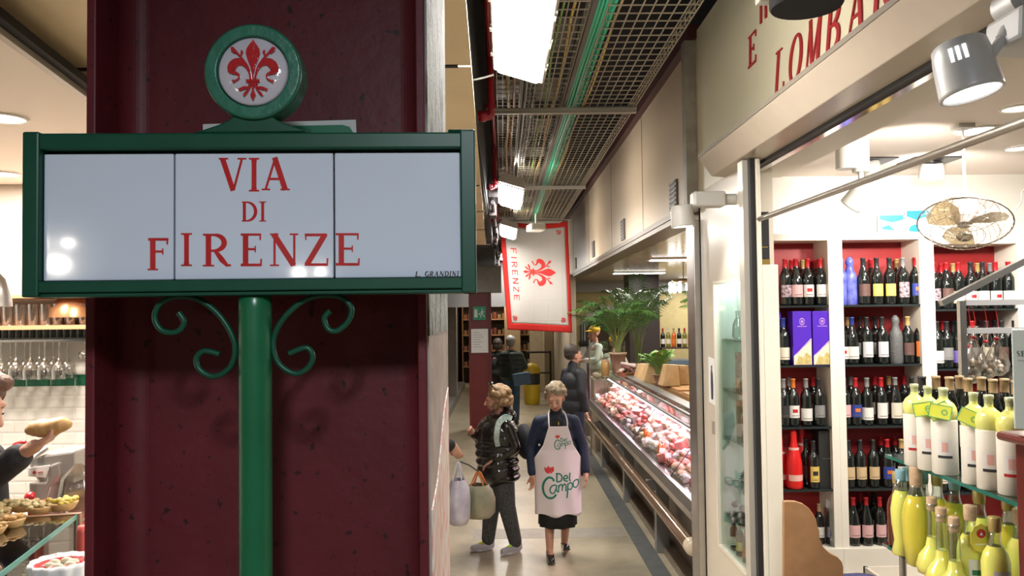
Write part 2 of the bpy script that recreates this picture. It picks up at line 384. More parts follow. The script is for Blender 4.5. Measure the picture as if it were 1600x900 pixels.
# ---- sandwich stall back wall : bevelled white tiles with a green band
def tile_mat(name, c1, c2, w, h, off=.5, grout=(.55, .5, .44), rough=.15):
    m = mat(name, c1, rough); nt = m.node_tree; N = nt.nodes; L = nt.links; b = N['Principled BSDF']
    tc = N.new('ShaderNodeTexCoord'); mp = N.new('ShaderNodeMapping'); mp.inputs['Rotation'].default_value = (R(90), 0, 0)
    sp = N.new('ShaderNodeSeparateXYZ'); cb = N.new('ShaderNodeCombineXYZ')
    L.new(tc.outputs['Object'], sp.inputs[0]); L.new(sp.outputs['X'], cb.inputs['X']); L.new(sp.outputs['Z'], cb.inputs['Y'])
    t = N.new('ShaderNodeTexBrick'); t.offset = off; t.inputs['Scale'].default_value = 1; t.inputs['Brick Width'].default_value = w; t.inputs['Row Height'].default_value = h
    t.inputs['Mortar Size'].default_value = .0022; t.inputs['Mortar Smooth'].default_value = .6
    t.inputs['Color1'].default_value = (*c1, 1); t.inputs['Color2'].default_value = (*c2, 1); t.inputs['Mortar'].default_value = (*grout, 1)
    L.new(cb.outputs[0], t.inputs['Vector']); L.new(t.outputs['Color'], b.inputs['Base Color'])
    t2 = N.new('ShaderNodeTexBrick'); t2.offset = off; t2.inputs['Scale'].default_value = 1; t2.inputs['Brick Width'].default_value = w; t2.inputs['Row Height'].default_value = h
    t2.inputs['Mortar Size'].default_value = .012; t2.inputs['Mortar Smooth'].default_value = 1
    L.new(cb.outputs[0], t2.inputs['Vector'])
    bp = N.new('ShaderNodeBump'); bp.invert = True; bp.inputs['Strength'].default_value = .3; bp.inputs['Distance'].default_value = .008
    L.new(t2.outputs['Fac'], bp.inputs['Height']); L.new(bp.outputs['Normal'], b.inputs['Normal']); return m
WL = 5.0
m = MB(); m.box(-5, -1.2, WL, WL + .1, 0, 1.785); struct('wall_left_back', m, tile_mat('white_tile', (.66, .62, .56), (.62, .58, .52), .15, .075))
m = MB(); m.box(-5, -1.2, WL - .004, WL + .1, 1.785, 1.855)
struct('trim_8', m, tile_mat('green_tile', (.01, .10, .05), (.012, .12, .06), .15, .2, 0, (.6, .58, .5)))
m = MB(); m.box(-5, -1.2, WL, WL + .1, 1.855, 3.1); struct('wall_left_upper', m, mat('stall_plaster', (.80, .76, .68), .5))
m = MB(); m.box(-5, -1.2, WL - .008, WL, 2.07, 2.14)
struct('trim_9', m, tile_mat('dark_tile_band', (.01, .02, .015), (.015, .03, .02), .042, .2, 0, (.6, .56, .5)))
m = MB(); m.box(-5, -4.9, .5, WL, 0, 3.1); struct('wall_left_side', m, mat('stall_plaster', (.7, .64, .55), .5))
m = MB(); m.box(-1.26, -1.2, WL, 5.6, 0, 3.14); struct('wall_left_end', m, mat('stall_plaster', (.7, .64, .55), .5))

# ---- wall of the aisle beyond, on the same side: shop fronts
DK = mat('dark_shopfront', (.05, .035, .03), .35, noise=.4, nscale=6)
m = MB(); m.box(-1.5, -1.42, 5.6, 26, 0, 3.15); struct('wall_left_aisle', m, DK)
TANP = mat('tan_pillar', (.42, .34, .24), .45, noise=.15)
for i, y in enumerate((7.4, 10.2, 13.0, 16.4, 19.8)):
    m = MB(); m.box(-1.415, -1.15, y, y + .35, 0.18, 3.145)
    obj('pilaster', m, TANP if i % 2 else mat('grey_pillar', (.36, .34, .31), .4, noise=.1), label='%s shopfront pilaster %s' % (('tan' if i % 2 else 'grey'), ['just past the maroon steel column', 'second back from the maroon column', 'level with the exit sign pillar', 'behind the exit sign pillar', 'farthest down the aisle'][i]), cat='pilaster', kind='thing')
m = MB(); m.box(-1.42, -1.15, 5.6, 24, 0, .18); struct('baseboard_left', m, mat('grey_kerb', (.22, .21, .2), .5, noise=.2))

# ---- right side: partition, fascia and beam
XR = 1.30
m = MB(); m.box(XR, XR + .06, .4, 5.2, 2.98, 4.05); struct('wall_right_upper', m, mat('fascia_cream', (.72, .68, .50), .38, noise=.05, nscale=2))
m = MB()
m.box(XR, XR + .06, 5.2, 26, 2.94, 4.0); struct('wall_right_fascia', m, mat('fascia_beige', (.66, .53, .38), .35, noise=.06, nscale=1.2))
m = MB(); m.box(XR - .02, XR + .07, 5.42, 26, 2.90, 2.94); m.box(XR-.01, XR + .2, 5.42, 26, 2.86, 2.90); struct('trim_10', m, mat('bronze_track', (.16, .13, .10), .35, .4))
m = MB()
for y in (7.3, 9.4, 11.9, 14.5, 17.5): m.box(XR - .003, XR, y, y + .012, 2.95, 4.0)
struct('trim_11', m, mat('joint_line', (.2, .15, .1), .6))  # dark joint lines between the fascia panels
m = MB(); m.box(XR - .06, XR + .1, 5.2, 26, 4.0, 4.09); struct('trim_12', m, mat('maroon_top', (.06, .015, .015), .5))
m = MB(); m.prism([(1.15, 3.08), (1.22, 2.98), (1.34, 2.97), (1.34, 3.10), (1.15, 3.10)], lambda x, z, y: (x, y, z), .4, 4.6)
struct('beam_right', m, mat('beam_beige', (.50, .43, .35), .22, noise=.04), bevel=.004)
m = MB(); m.box(1.145, 1.16, .4, 4.6, 3.085, 3.105); struct('trim_26', m, mat('beam_edge', (.25, .22, .18), .4))
m = MB(); m.box(1.34, 1.365, .4, 4.32, 2.955, 2.99); struct('trim_13', m, BLK)
m = MB(); m.box(1.365, 1.40, .4, 4.32, 2.945, 2.98); struct('trim_14', m, CHROME)
m = MB(); m.box(1.40, 1.62, .4, 4.6, 2.97, 3.12); struct('trim_15', m, mat('soffit_ivory', (.62, .57, .48), .45))
# wine shop shell
SHW = mat('shop_white', (.80, .77, .71), .5)
m = MB(); m.box(1.40, 6.5, .4, 5.6, 3.12, 3.2); struct('ceiling_shop', m, mat('shop_ceiling', (.66, .58, .52), .5))
m = MB(); m.box(1.30, 6.5, 5.46, 5.54, 0, 3.15); struct('wall_shop_back', m, SHW)
m = MB(); m.box(6.4, 6.5, .4, 5.5, 0, 3.15); struct('wall_shop_right', m, SHW)
# niche panel on the aisle line (hole for the display window)
m = MB(); NY0, NY1, NZ0, NZ1 = 4.33, 4.90, .78, 2.37
m.box(XR, XR + .04, 4.10, NY0, 0, 2.98); m.box(XR, XR + .04, NY1, 5.24, 0, 2.98)
m.box(XR, XR + .04, NY0, NY1, 0, NZ0); m.box(XR, XR + .04, NY0, NY1, NZ1, 2.98)
m.box(XR, XR + .17, 5.20, 5.24, 0, 2.98); m.box(XR + .15, XR + .17, 4.315, 5.2, 0, 2.98); m.box(XR+.04, XR+.17, 4.3, 4.315, 0, 2.98)
struct('wall_right_niche', m, mat('panel_gloss', (.70, .63, .52), .22, coat=.3, noise=.03))
m = MB(); m.box(XR + .14, XR + .15, NY0, NY1, NZ0, NZ1); m.box(XR + .04, XR + .14, NY1, NY1 + .02, NZ0, NZ1); m.box(XR + .04, XR + .14, NY0-.012, NY0, NZ0, NZ1)
m.box(XR+.04, XR+.14, NY0, NY1, NZ0-.02, NZ0); m.box(XR+.04, XR+.14, NY0, NY1, NZ1, NZ1+.02)
struct('trim_16', m, mat('niche_white', (.74, .76, .72), .4))
m = MB()
for a in ((NY0-.012, NY0+.005, NZ0, NZ1), (NY1-.005, NY1+.012, NZ0, NZ1), (NY0-.012, NY1+.012, NZ0-.012, NZ0+.005), (NY0-.012, NY1+.012, NZ1-.005, NZ1+.012)): m.box(XR - .004, XR + .045, *a)
struct('trim_17', m, IVORY)
m = MB(); m.box(XR + .012, XR + .018, NY0, NY1, NZ0, NZ1); struct('window_1', m, glass('pane'))
# door jamb of the shop: chrome strip, black gasket, white leaf
m = MB(); m.box(1.235, 1.262, 4.06, 4.14, 0, 2.97); struct('trim_18', m, mat('satin_ivory_metal', (.6, .57, .5), .25, .3))
m = MB(); m.box(1.262, 1.288, 4.02, 4.10, 0, 2.97); struct('trim_19', m, BLK)
m = MB(); m.box(1.308, 1.388, 4.0, 4.06, 0, 2.43); m.box(1.288, 1.308, 4.0, 4.04, 0, 2.97); struct('trim_20', m, IVORY, bevel=.004)

# steel post between deli and wine shop
m = MB(); m.box(1.255, 1.315, 5.22, 5.42, 0, 2.8); t = obj('corner_post', m, STEEL, bevel=.006)
tag(t, 'brushed steel corner post between the deli counter and the white niche panel', 'post')
m = MB(); m.box(1.225, 1.30, 5.24, 5.34, 2.86, 4.0); tag(obj('ceiling_post', m, mat('worn_grey_paint', (.34, .31, .25), .5, noise=.3), bevel=.004), 'worn grey post rising above the outside spotlight up to the dark ceiling', 'post')
# shutter bar across the shop opening
m = MB(); m.tube([(1.30, 4.06, 2.66), (1.30, 1.2, 2.66)], .013, 10); tag(obj('shutter_bar', m, mat('aged_steel', (.42, .38, .33), .3, .8)), 'thin grey steel bar crossing the opening of the wine shop', 'rail')

# deli shell
m = MB(); m.box(1.36, 8, 5.54, 26, 2.90, 2.98); struct('ceiling_deli', m, mat('deli_ceiling', (.50, .36, .27), .18, noise=.15, nscale=2))
YW = mat('yellow_plaster', (.62, .52, .26), .6, noise=.08); ARC = mat('white_plaster', (.62, .62, .60), .6)
def archwall(name, y, arches, x0, x1):
    m = MB(); n = 12; spring = 1.9
    xs = x0
    for cx, w in arches:
        m.box(xs, cx - w, y, y + .15, 0, 2.95)
        top = [(cx - w, 2.95), (cx + w, 2.95)] + [(cx + w*math.cos(R(180*i/n)), 1.75 + w*math.sin(R(180*i/n))) for i in range(n + 1)]
        m.prism(top, lambda x, z, d: (x, d, z), y, y + .15); xs = cx + w
    m.box(xs, x1, y, y + .15, 0, 2.95)
    struct(name, m, YW)
    m = MB()
    for cx, w in arches:
        for a, b in ((0, 1),):
            pts = [(cx + w, 0, .14), (cx + w, 1.75, .14)] + [(cx + w*math.cos(R(180*i/n)), 1.75 + w*math.sin(R(180*i/n)), .14) for i in range(1, n + 1)] + [(cx - w, 0, .14)]
            m.stroke(pts, lambda x, z, d: (x, d, z), y - .03, y)
    struct('trim_21', m, ARC)
archwall('wall_deli_back', 18.0, [(2.35, .55), (5.15, .62)], 1.35, 8)
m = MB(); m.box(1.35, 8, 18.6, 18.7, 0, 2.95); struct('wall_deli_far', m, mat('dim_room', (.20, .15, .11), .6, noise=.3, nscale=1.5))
m = MB(); m.box(1.36, 8, 17.85, 17.99, 2.66, 2.90); struct('trim_22', m, mat('pale_cornice', (.5, .52, .54), .5))
m = MB(); m.box(7.9, 8, 5.5, 18, 0, 2.95); struct('wall_deli_right', m, YW)
m = MB(); m.box(1.24, 1.34, 14.6, 14.9, 0, 2.9); struct('trim_23', m, mat('beige_mullion', (.4, .34, .26), .4))
m = MB(); m.box(1.30, 1.36, 14.9, 26, 0, 2.9); struct('wall_right_far', m, TANP)

# far end of the aisle
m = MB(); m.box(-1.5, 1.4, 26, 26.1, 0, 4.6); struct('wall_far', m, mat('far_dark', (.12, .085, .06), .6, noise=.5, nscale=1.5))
m = MB(); m.box(-1.5, 1.4, 17.2, 17.4, 2.35, 3.3); struct('trim_24', m, mat('grey_lintel', (.17, .165, .16), .5))
m = MB(); m.box(-1.5, 1.4, 17.1, 17.4, 3.3, 4.6); struct('trim_25', m, BLACK)

# ================================================================ STEEL COLUMN (foreground)
MAROON = mat('maroon_paint', (.108, .013, .018), .5, noise=.25, nscale=5, bump=.18, bscale=25, spec=.3)
def rust(m):
    nt = m.node_tree; N = nt.nodes; L = nt.links; b = N['Principled BSDF']
    src = b.inputs['Base Color'].links[0].from_socket
    tc = N.new('ShaderNodeTexCoord'); n = N.new('ShaderNodeTexNoise'); n.inputs['Scale'].default_value = 48; n.inputs['Detail'].default_value = 9
    L.new(tc.outputs['Object'], n.inputs['Vector'])
    r = N.new('ShaderNodeValToRGB'); r.color_ramp.elements[0].position = .63; r.color_ramp.elements[1].position = .70
    r.color_ramp.elements[0].color = (0, 0, 0, 1); r.color_ramp.elements[1].color = (1, 1, 1, 1)
    L.new(n.outputs['Fac'], r.inputs['Fac'])
    mx = N.new('ShaderNodeMixRGB'); mx.inputs[2].default_value = (.02, .006, .006, 1)
    L.new(r.outputs['Color'], mx.inputs[0]); L.new(src, mx.inputs[1]); L.new(mx.outputs[0], b.inputs['Base Color'])
rust(MAROON)
CX0, CX1 = -.778, -.142
col_t = thing('steel_column', 'large maroon painted steel column behind the Via di Firenze sign', 'column', (-.46, 1.75, 0), kind='thing')
m = MB()
fz = [( .018,1.5),(.018,1.585)] + [(.018+.045*(1-math.cos(R(a))), 1.585+.045*math.sin(R(a))) for a in range(8, 91, 8)]
lft = [(CX0, 1.5)] + [(CX0 + a, b) for a, b in fz]
rgt = [(CX1 - a, b) for a, b in reversed(fz)] + [(CX1, 1.5)]
back = [(CX1, 2.0), (CX1-.018, 2.0), (CX1-.018, 1.66), (CX0+.018, 1.66), (CX0+.018, 2.0), (CX0, 2.0)]
m.prism(lft + rgt + back, lambda x, y, z: (x, y, z), 0, 4.6)
obj('column_shaft', m, MAROON, col_t, bevel=.003)
def flaky():
    m = mat('flaking_silver', (.5, .5, .48), .8, 0, spec=.15, bump=.8, bscale=60); nt = m.node_tree; N = nt.nodes; L = nt.links; b = N['Principled BSDF']
    tc = N.new('ShaderNodeTexCoord'); n = N.new('ShaderNodeTexNoise'); n.inputs['Scale'].default_value = 35; n.inputs['Detail'].default_value = 8
    mp = N.new('ShaderNodeMapping'); mp.inputs['Scale'].default_value = (1, 1, .25); L.new(tc.outputs['Object'], mp.inputs[0]); L.new(mp.outputs[0], n.inputs['Vector'])
    r = N.new('ShaderNodeValToRGB'); r.color_ramp.elements[0].position = .38; r.color_ramp.elements[1].position = .52
    r.color_ramp.elements[0].color = (.08, .075, .06, 1); r.color_ramp.elements[1].color = (.30, .31, .30, 1)
    L.new(n.outputs['Fac'], r.inputs['Fac']); L.new(r.outputs['Color'], b.inputs['Base Color']); return m
m = MB(); m.box(CX1 - .001, CX1 + .004, 1.508, 2.0, 2.16, 4.6); obj('cladding_sheet', m, flaky(), col_t, label='flaking silvery cladding on the side of the column')
m = MB(); m.box(CX1 - .001, CX1 + .003, 1.508, 2.0, 0, 2.16); obj('cladding_sheet', m, mat('stained_side', (.36, .29, .26), .5, noise=.3, nscale=14), col_t)
# poster pasted on the side of the column
def poster_mat():
    m = mat('poster_paper', (.62, .56, .52), .6); nt = m.node_tree; N = nt.nodes; L = nt.links; b = N['Principled BSDF']
    tc = N.new('ShaderNodeTexCoord'); mp = N.new('ShaderNodeMapping'); mp.inputs['Scale'].default_value = (1, 12, 3.5); L.new(tc.outputs['Object'], mp.inputs[0])
    v = N.new('ShaderNodeTexVoronoi'); v.feature = 'DISTANCE_TO_EDGE'; v.inputs['Scale'].default_value = 3; L.new(mp.outputs[0], v.inputs['Vector'])
    r = N.new('ShaderNodeValToRGB'); r.color_ramp.elements[0].position = .06; r.color_ramp.elements[1].position = .16
    r.color_ramp.elements[0].color = (.55, .30, .26, 1); r.color_ramp.elements[1].color = (.60, .55, .49, 1)
    L.new(v.outputs['Distance'], r.inputs['Fac']); L.new(r.outputs['Color'], b.inputs['Base Color']); return m
m = MB(); m.prism([(1.515, 0.6), (1.99, 0.6), (1.99, 2.02), (1.86, 1.98), (1.66, 1.86), (1.53, 1.83)], lambda y, z, x: (x, y, z), CX1 + .003, CX1 + .0055)
t = obj('poster', m, poster_mat()); tag(t, 'pale poster with faded red print pasted on the side of the maroon column', 'poster')

# small emergency sign fixed on the web, half hidden by the street sign
def SC_(u, v, d=0): p = PY(u, v, 1.62 - d); return p
t = thing('emergency_sign', 'small white bordered green plate half hidden behind the street sign', 'sign', SC_(436, 230))
m = MB(); m.prism([(317, 194), (556, 187), (560, 262), (317, 262)], lambda u, v, d: SC_(u, v, d), 0, .012); obj('plate', m, mat('sign_white', (.5, .52, .5), .5), t)
m = MB(); m.prism([(330, 199), (535, 195), (546, 198), (552, 207), (552, 258), (330, 258)], lambda u, v, d: SC_(u, v, d), .012, .015); obj('green_field', m, mat('sign_green', (.0, .13, .06), .4), t)

# ================================================================ STREET SIGN
SY = 1.28; SROT = R(1.6); SO = Vector((-.39, SY, 0))
sn = Vector((math.sin(SROT), -math.cos(SROT), 0))      # towards the viewer
def SP(u, v, d=0.0):
    r = ray(u, v); k = (SO + sn * d - EYE).dot(sn) / r.dot(sn); return EYE + r * k
sign = thing('street_sign', 'green framed street name sign reading Via di Firenze on a green post', 'street sign', (SO.x, SO.y, 0))
def sx(x, z, d): # metric coordinates on the sign plane (x from SO, z abs)
    return SO + Vector((math.cos(SROT), math.sin(SROT), 0)) * x + Vector((0, 0, z)) + sn * d
def smet(u, v):
    p = SP(u, v) - SO; return (p.dot(Vector((math.cos(SROT), math.sin(SROT), 0))), p.z)
xl, zt = smet(36, 209); xr, zb = smet(745, 455); zt = (zt + smet(745, 201)[1]) / 2; zb = (zb + smet(36, 467)[1]) / 2
xli, zti = smet(62, 236); xri, zbi = smet(721, 432); zti = (zti + smet(721, 229)[1]) / 2; zbi = (zbi + smet(62, 441)[1]) / 2
def fbox(mb, x0, x1, z0, z1, d0, d1): mb.prism([(x0, z0), (x1, z0), (x1, z1), (x0, z1)], sx, d0, d1)
D0, D1 = -.075, .0
m = MB(); fbox(m, xl + .002, xr - .002, zti, zt - .002, D0, D1); obj('frame_bar', m, DGREEN, sign, bevel=.003)
m = MB(); fbox(m, xl + .002, xr - .002, zb + .007, zbi, D0, D1); fbox(m, xl, xr, zb, zb + .007, D0, D1 - .006); obj('frame_bar', m, DGREEN, sign, bevel=.002)
m = MB(); fbox(m, xl, xli, zb, zt, D0, .003); obj('frame_bar', m, DGREEN, sign, bevel=.003)
m = MB(); fbox(m, xri, xr, zb, zt + .001, D0, .003); fbox(m, xri - .02, xr, zt, zt + .005, D0, -.01); obj('frame_bar', m, DGREEN, sign, bevel=.003)
m = MB(); fbox(m, xli-.01, xri+.01, zbi-.01, zti+.01, D0 + .01, -.03); obj('backing_board', m, mat('brown_backing', (.10, .06, .05), .6), sign)
GLAZE = mat('white_glaze', (.50, .54, .62), .12, coat=1.0, noise=.03, nscale=3, bump=.05, bscale=9)
x1_, x2_ = smet(268, 330)[0], smet(520, 330)[0]
for a, b in ((xli + .001, x1_ - .0012), (x1_ + .0012, x2_ - .0012), (x2_ + .0012, xri - .001)):
    m = MB(); fbox(m, a, b, zbi + .001, zti - .005, -.03, -.011); obj('ceramic_tile', m, GLAZE, sign, bevel=.002)
TD = -.011
def tsp(u, v, d): p = SP(u, v, TD); return p + sn * d
for ch, x0, x1, yt, yb in (('V',342,385,247,298),('I',389,405,247,299),('A',409,453,246,297),('D',377,401.5,315,346),('I',405,416,315,346),
      ('F',230,264,372,422),('I',283,300,364.5,415.5),('R',317,361,365.5,416),('E',375.5,410,365,415.5),('N',422,466,365,415.5),('Z',475,513,365,415.5),('E',524,563,364.5,414.5)):
    m = MB(); glyph(m, ch, x0, x1, yb, yt, tsp, 0, .0006); obj('red_letter', m, RED, sign)
m = MB(); x = 648
for ch, w in (('L',7),('.',5),(' ',5),('G',8),('R',8),('A',9),('N',9),('D',8),('I',5),('N',8),('I',5)):
    if ch != ' ': glyph(m, ch, x + .4, x + w*.9 - .6, 432.3 - (x-648)*.012, 424.3 - (x-648)*.012, tsp, 0, .0005, shear=.15, bold=1.5)
    x += w*.9
obj('signature_lettering', m, mat('ink', (.01, .01, .01), .4), sign)
# stall lamps behind the viewer, mirrored in the glazed tiles
for i, (u, v, r) in enumerate(((86, 413, .06), (104, 379, .03), (62, 378, .028), (466, 426, .035), (500, 424, .03))):
    pt = SP(u, v); dd = ray(u, v); dd = dd - 2*dd.dot(sn)*sn; k_ = (pt.y + 2.6)/(-dd.y); c = pt + dd*k_
    t_ = thing('globe_lamp', 'small glowing stall lamp behind the viewer, %s' % ['largest', 'above the largest', 'far side', 'toward the aisle', 'nearest the wine shop'][i], 'lamp', c)
    m = MB(); m.ell(c, (r, r, r*.8)); obj('globe', m, emit('stall_lamp_glow', (1, .92, .80), 70), t_); m = MB(); m.tube([c + Vector((0, 0, r*.7)), (c.x, c.y, 3.6)], .006, 6); obj('cord', m, BLK, t_)
# roundel
cx, cz = smet(394.5, 111); rr = 76 * 1.28 / 1250
def ringpts(r, d, n=48): return [sx(cx + r*math.cos(2*math.pi*k/n), cz + r*math.sin(2*math.pi*k/n), d) for k in range(n)]
m = MB(); m.rings([ringpts(rr-.003, -.05), ringpts(rr, -.047), ringpts(rr, -.006), ringpts(rr, -.004), ringpts(rr-.003, 0), ringpts(rr-.005, 0), ringpts(rr*.77, 0), ringpts(rr*.75, 0), ringpts(rr*.735, -.003), ringpts(rr*.73, -.005), ringpts(rr*.73, -.012), ringpts(.001, -.012)], cap=True)
obj('roundel_ring', m, mat('green_enamel_light', (.02, .12, .075), .3, noise=.15, nscale=25, bump=.15, bscale=50), sign)
m = MB(); m.rings([ringpts(rr*.715, -.012), ringpts(rr*.71, -.004), ringpts(rr*.67, -.0015), ringpts(rr*.4, .0), ringpts(.001, .001)], cap=False)
obj('ceramic_roundel', m, mat('roundel_glaze', (.44, .41, .45), .12, coat=1., bump=.25, bscale=35), sign, label='round glazed tile with red lily')
m = MB(); fleur(m, sx, -.0015, .0035, cx + .0015, cz + .001, rr * .69); obj('red_lily', m, mat('lily_glaze', (.36, .012, .016), .12, coat=1., bump=.3, bscale=60), sign, smooth=0)
m = MB()
sh = [(303,208),(342,195),(357,188),(364,182),(372,172),(420,172),(424,181),(432,187),(448,194),(486,206)]
m.prism(sh, lambda u, v, d: SP(u, v, d), -.05, -.008); obj('roundel_bracket', m, DGREEN, sign, bevel=.002)
# post and scrolls
pc = SP(399, 600, -.04)
prof = [(.0265, 0), (.0265, zb - .02), (.0265, zb - .006), (.022, zb + .002)]
m = MB(); m.lathe(prof, (pc.x, pc.y, 0), 32)
POSTM = mat('green_post', (.008, .10, .04), .3, noise=.15, nscale=12)
obj('sign_post', m, POSTM, sign)
m = MB(); m.cyl((pc.x, pc.y, 0), (pc.x, pc.y, .03), .09, .085, 32); obj('post_base', m, POSTM, sign)
def scroll(pts):
    q = smoothpts([(x / 1.956 + 200, y / 1.956 + 440) for x, y in pts], 5)
    m = MB(); m.tube([SP(u, v, -.04) for u, v in q], [.0048] * (len(q)), 10)
    obj('scroll_ornament', m, DGREEN, sign)
scroll([(155,95),(172,125),(150,153),(105,150),(82,112),(98,68),(150,46),(215,55),(275,98),(316,160),(328,212),(312,262),(265,290),(222,272),(209,237),(232,212),(280,222)])
scroll([(618,90),(600,112),(612,145),(640,150),(674,120),(683,82),(655,50),(600,42),(540,57),(482,105),(449,160),(445,210),(465,255),(510,281),(548,265),(565,230),(545,202),(492,220)])

# ================================================================ OVERHEAD
LAMPE = emit('tube_diffuser', (1.0, .98, .95), 55.0)
LBODY = mat('lamp_housing', (.55, .53, .48), .4)
def tube_lamp(y, label):
    t = thing('tube_light', label, 'ceiling light', (.09, y, 3.33), group='fluorescent lights along the aisle')
    m = MB(); L = 1.3
    prof = [(-.125, 0), (-.125, .03), (-.09, .085), (.09, .085), (.125, .03), (.125, 0)]
    rot = Matrix.Translation((.09, y, 3.33)) @ Matrix.Rotation(R(17), 4, 'Y')
    m.xf = rot; m.prism(prof, lambda a, b, d: (a, d, b), -L/2, L/2); obj('housing', m, LBODY, t, bevel=.006)
    m = MB(); m.xf = rot; m.prism([(-.108, 0), (.108, 0), (.095, -.03), (-.095, -.03)], lambda a, b, d: (a, d, b), -L/2 + .012, L/2 - .012)
    obj('diffuser', m, LAMPE, t, bevel=.008)
    m = MB(); m.xf = rot
    for s in (-1, 1):
        m.tube([(s*.118, -L/2 + .01, -.012), (s*.118, L/2 - .01, -.012)], .007, 6)
        for k in range(4): m.obox((s*.122, -L/2 + .15 + k*L/4.2, -.006), (.014, .04, .03))
    for s in (-1, 1): m.tube([(-.118, s*(L/2-.005), -.012), (.118, s*(L/2-.005), -.012)], .007, 6)
    obj('clip_rim', m, mat('clip_grey', (.45, .43, .38), .35), t)
    for s in (-.45, .45):
        m = MB(); m.tube([(.09, y + s, 3.40), (.09, y + s, 3.60)], .004, 6); obj('suspension_wire', m, GALV, t)
for y, l in zip(TUBES[1:5], ('bright fluorescent light nearest over the aisle, just past the street sign', 'white fluorescent light over the aisle in front of the Firenze flag',
        'fluorescent light directly above the Firenze flag', 'fluorescent light beyond the Firenze flag')):
    tube_lamp(y, l)

# cable trays of wire mesh, with the cables lying in them
WIRE = mat('tray_wire', (.40, .36, .27), .4, .7)
def tray(x0, x1, z, y0, y1, label, dy=.10, n=7, side=.06):
    m = MB(); w = .0028
    for k in range(n + 1):
        x = x0 + (x1 - x0) * k / n; m.box(x - w, x + w, y0, y1, z - w, z + w)
    for x in (x0, x1):
        for h in (side * .5, side): m.box(x - w, x + w, y0, y1, z + h - w, z + h + w)
    y = y0
    while y < y1:
        m.box(x0, x1, y - w, y + w, z - w, z + w)
        for x in (x0, x1): m.box(x - w, x + w, y - w, y + w, z, z + side)
        y += dy
    return tag(obj('cable_tray', m, WIRE), label, 'cable tray', 'wire cable trays under the ceiling')
tray(.50, .92, 3.60, 1.4, 16, 'widest open wire mesh cable tray next to the beige fascia', n=8)
tray(.17, .42, 3.62, 1.4, 16, 'wire mesh cable tray left of the bundle of green cables', n=5)
tray(-.02, .13, 3.64, 4.0, 16, 'narrow wire mesh tray carrying yellow and grey cables above the lights', n=4)
def cable(x, z, r, m_, name, label, y0=1.4, y1=16, wob=.01, grp=None):
    q = [(x + wob*math.sin(i*1.7 + x*30), y0 + (y1-y0)*i/24, z + .25*wob*math.sin(i*1.1 + x*9)) for i in range(25)]
    m = MB(); m.tube(q, r, 6); return tag(obj(name, m, m_), label, 'cable', grp)
GC = mat('green_cable', (.03, .36, .20), .4); YC = mat('yellow_cable', (.55, .38, .08), .4); GRC = mat('grey_conduit', (.24, .24, .23), .4)
for i, x in enumerate((.455, .475, .495, .515, .535)):
    cable(x, 3.615 + .006*(i % 2), .0105, GC, 'cable', 'bright green cable of the bundle running along the tray over the aisle', wob=.003, grp='green cables in the bundle')
m = MB(); m.box(.425, .448, 1.4, 16, 3.60, 3.66); m.box(.55, .556, 1.4, 16, 3.6, 3.65)
tag(obj('cable_rail', m, mat('dark_rail', (.07, .06, .05), .5)), 'dark metal rail holding the bundle of green cables', 'rail')
cable(.565, 3.612, .008, YC, 'cable', 'yellow cable beside the bundle of green cables')
cable(.36, 3.632, .008, YC, 'cable', 'yellow cable in the middle wire tray')
cable(.30, 3.634, .007, mat('lime_cable', (.25, .42, .10), .4), 'cable', 'lime green cable in the middle wire tray')
cable(.235, 3.632, .01, mat('black_cable', (.02, .02, .02), .4), 'cable', 'black cable in the middle wire tray', wob=.02)
cable(.055, 3.652, .012, YC, 'cable', 'yellow cable in the narrow tray above the lights')
cable(.09, 3.655, .010, mat('orange_cable', (.5, .2, .06), .4), 'cable', 'orange cable in the narrow tray above the lights')
for i, x in enumerate((.145, .17, .20, .225)):
    cable(x, 3.675, .012, GRC, 'conduit', 'smooth grey conduit lying behind the fluorescent lights', wob=.0, grp='grey conduits over the aisle')
for k in range(14):
    m = MB(); m.box(-.03, .42, 2 + k*1.05, 2.5 + k*1.05, 3.72, 3.73)
    tag(obj('duct_cover', m, mat('duct_metal', (.16, .16, .15), .4, .5)), 'grey metal duct cover above the cable trays', 'duct', 'duct covers above the cable trays')
YB = (5.4, 8.72, 12.05)
for y, l in zip(YB, ('grey strut across the aisle under the trays, nearest', 'grey strut across the aisle under the trays, before the flag', 'grey strut from which the Firenze flag hangs')):
    m = MB(); m.box(-.04, .925, y - .02, y + .02, 3.555, 3.59); m.box(-.04, .925, y - .035, y - .02, 3.575, 3.59); tag(obj('tray_strut', m, mat('strut_grey', (.36, .34, .29), .4, .5), bevel=.002), l, 'strut')
# red sprinkler pipes
REDP = mat('red_pipe', (.30, .012, .02), .3)
def pipe(y, z, label, drop=True):
    m = MB(); m.tube([(-1.2, y, z), (-.12, y, z)], .021, 12); m.ell((-.10, y, z), (.035, .035, .035)); m.cyl((-.16, y, z), (-.125, y, z), .032)
    m.tube(smoothpts([(-.10, y, z), (-.06, y, z + .0), (-.055, y, z + .08), (-.055, y, z + .5)], 5), .021, 12)
    m.cyl((-.055, y, z + .04), (-.055, y, z + .07), .03); m.cyl((-.16, y, z - .03), (-.16, y, z), .018)
    tag(obj('sprinkler_pipe', m, REDP), label, 'pipe')
pipe(4.6, 3.345, 'red sprinkler pipe with elbow nearest above the street sign'); pipe(7.1, 3.33, 'red sprinkler pipe with elbow beside the small fluorescent light')
pipe(9.6, 3.33, 'third red sprinkler pipe along the aisle'); pipe(12.2, 3.33, 'red sprinkler pipe level with the Firenze flag')
m = MB(); m.tube([(-.055, 3.6, 3.70), (-.055, 15, 3.70)], .02, 8); tag(obj('sprinkler_main', m, REDP), 'red sprinkler main running along the dark ceiling', 'pipe')
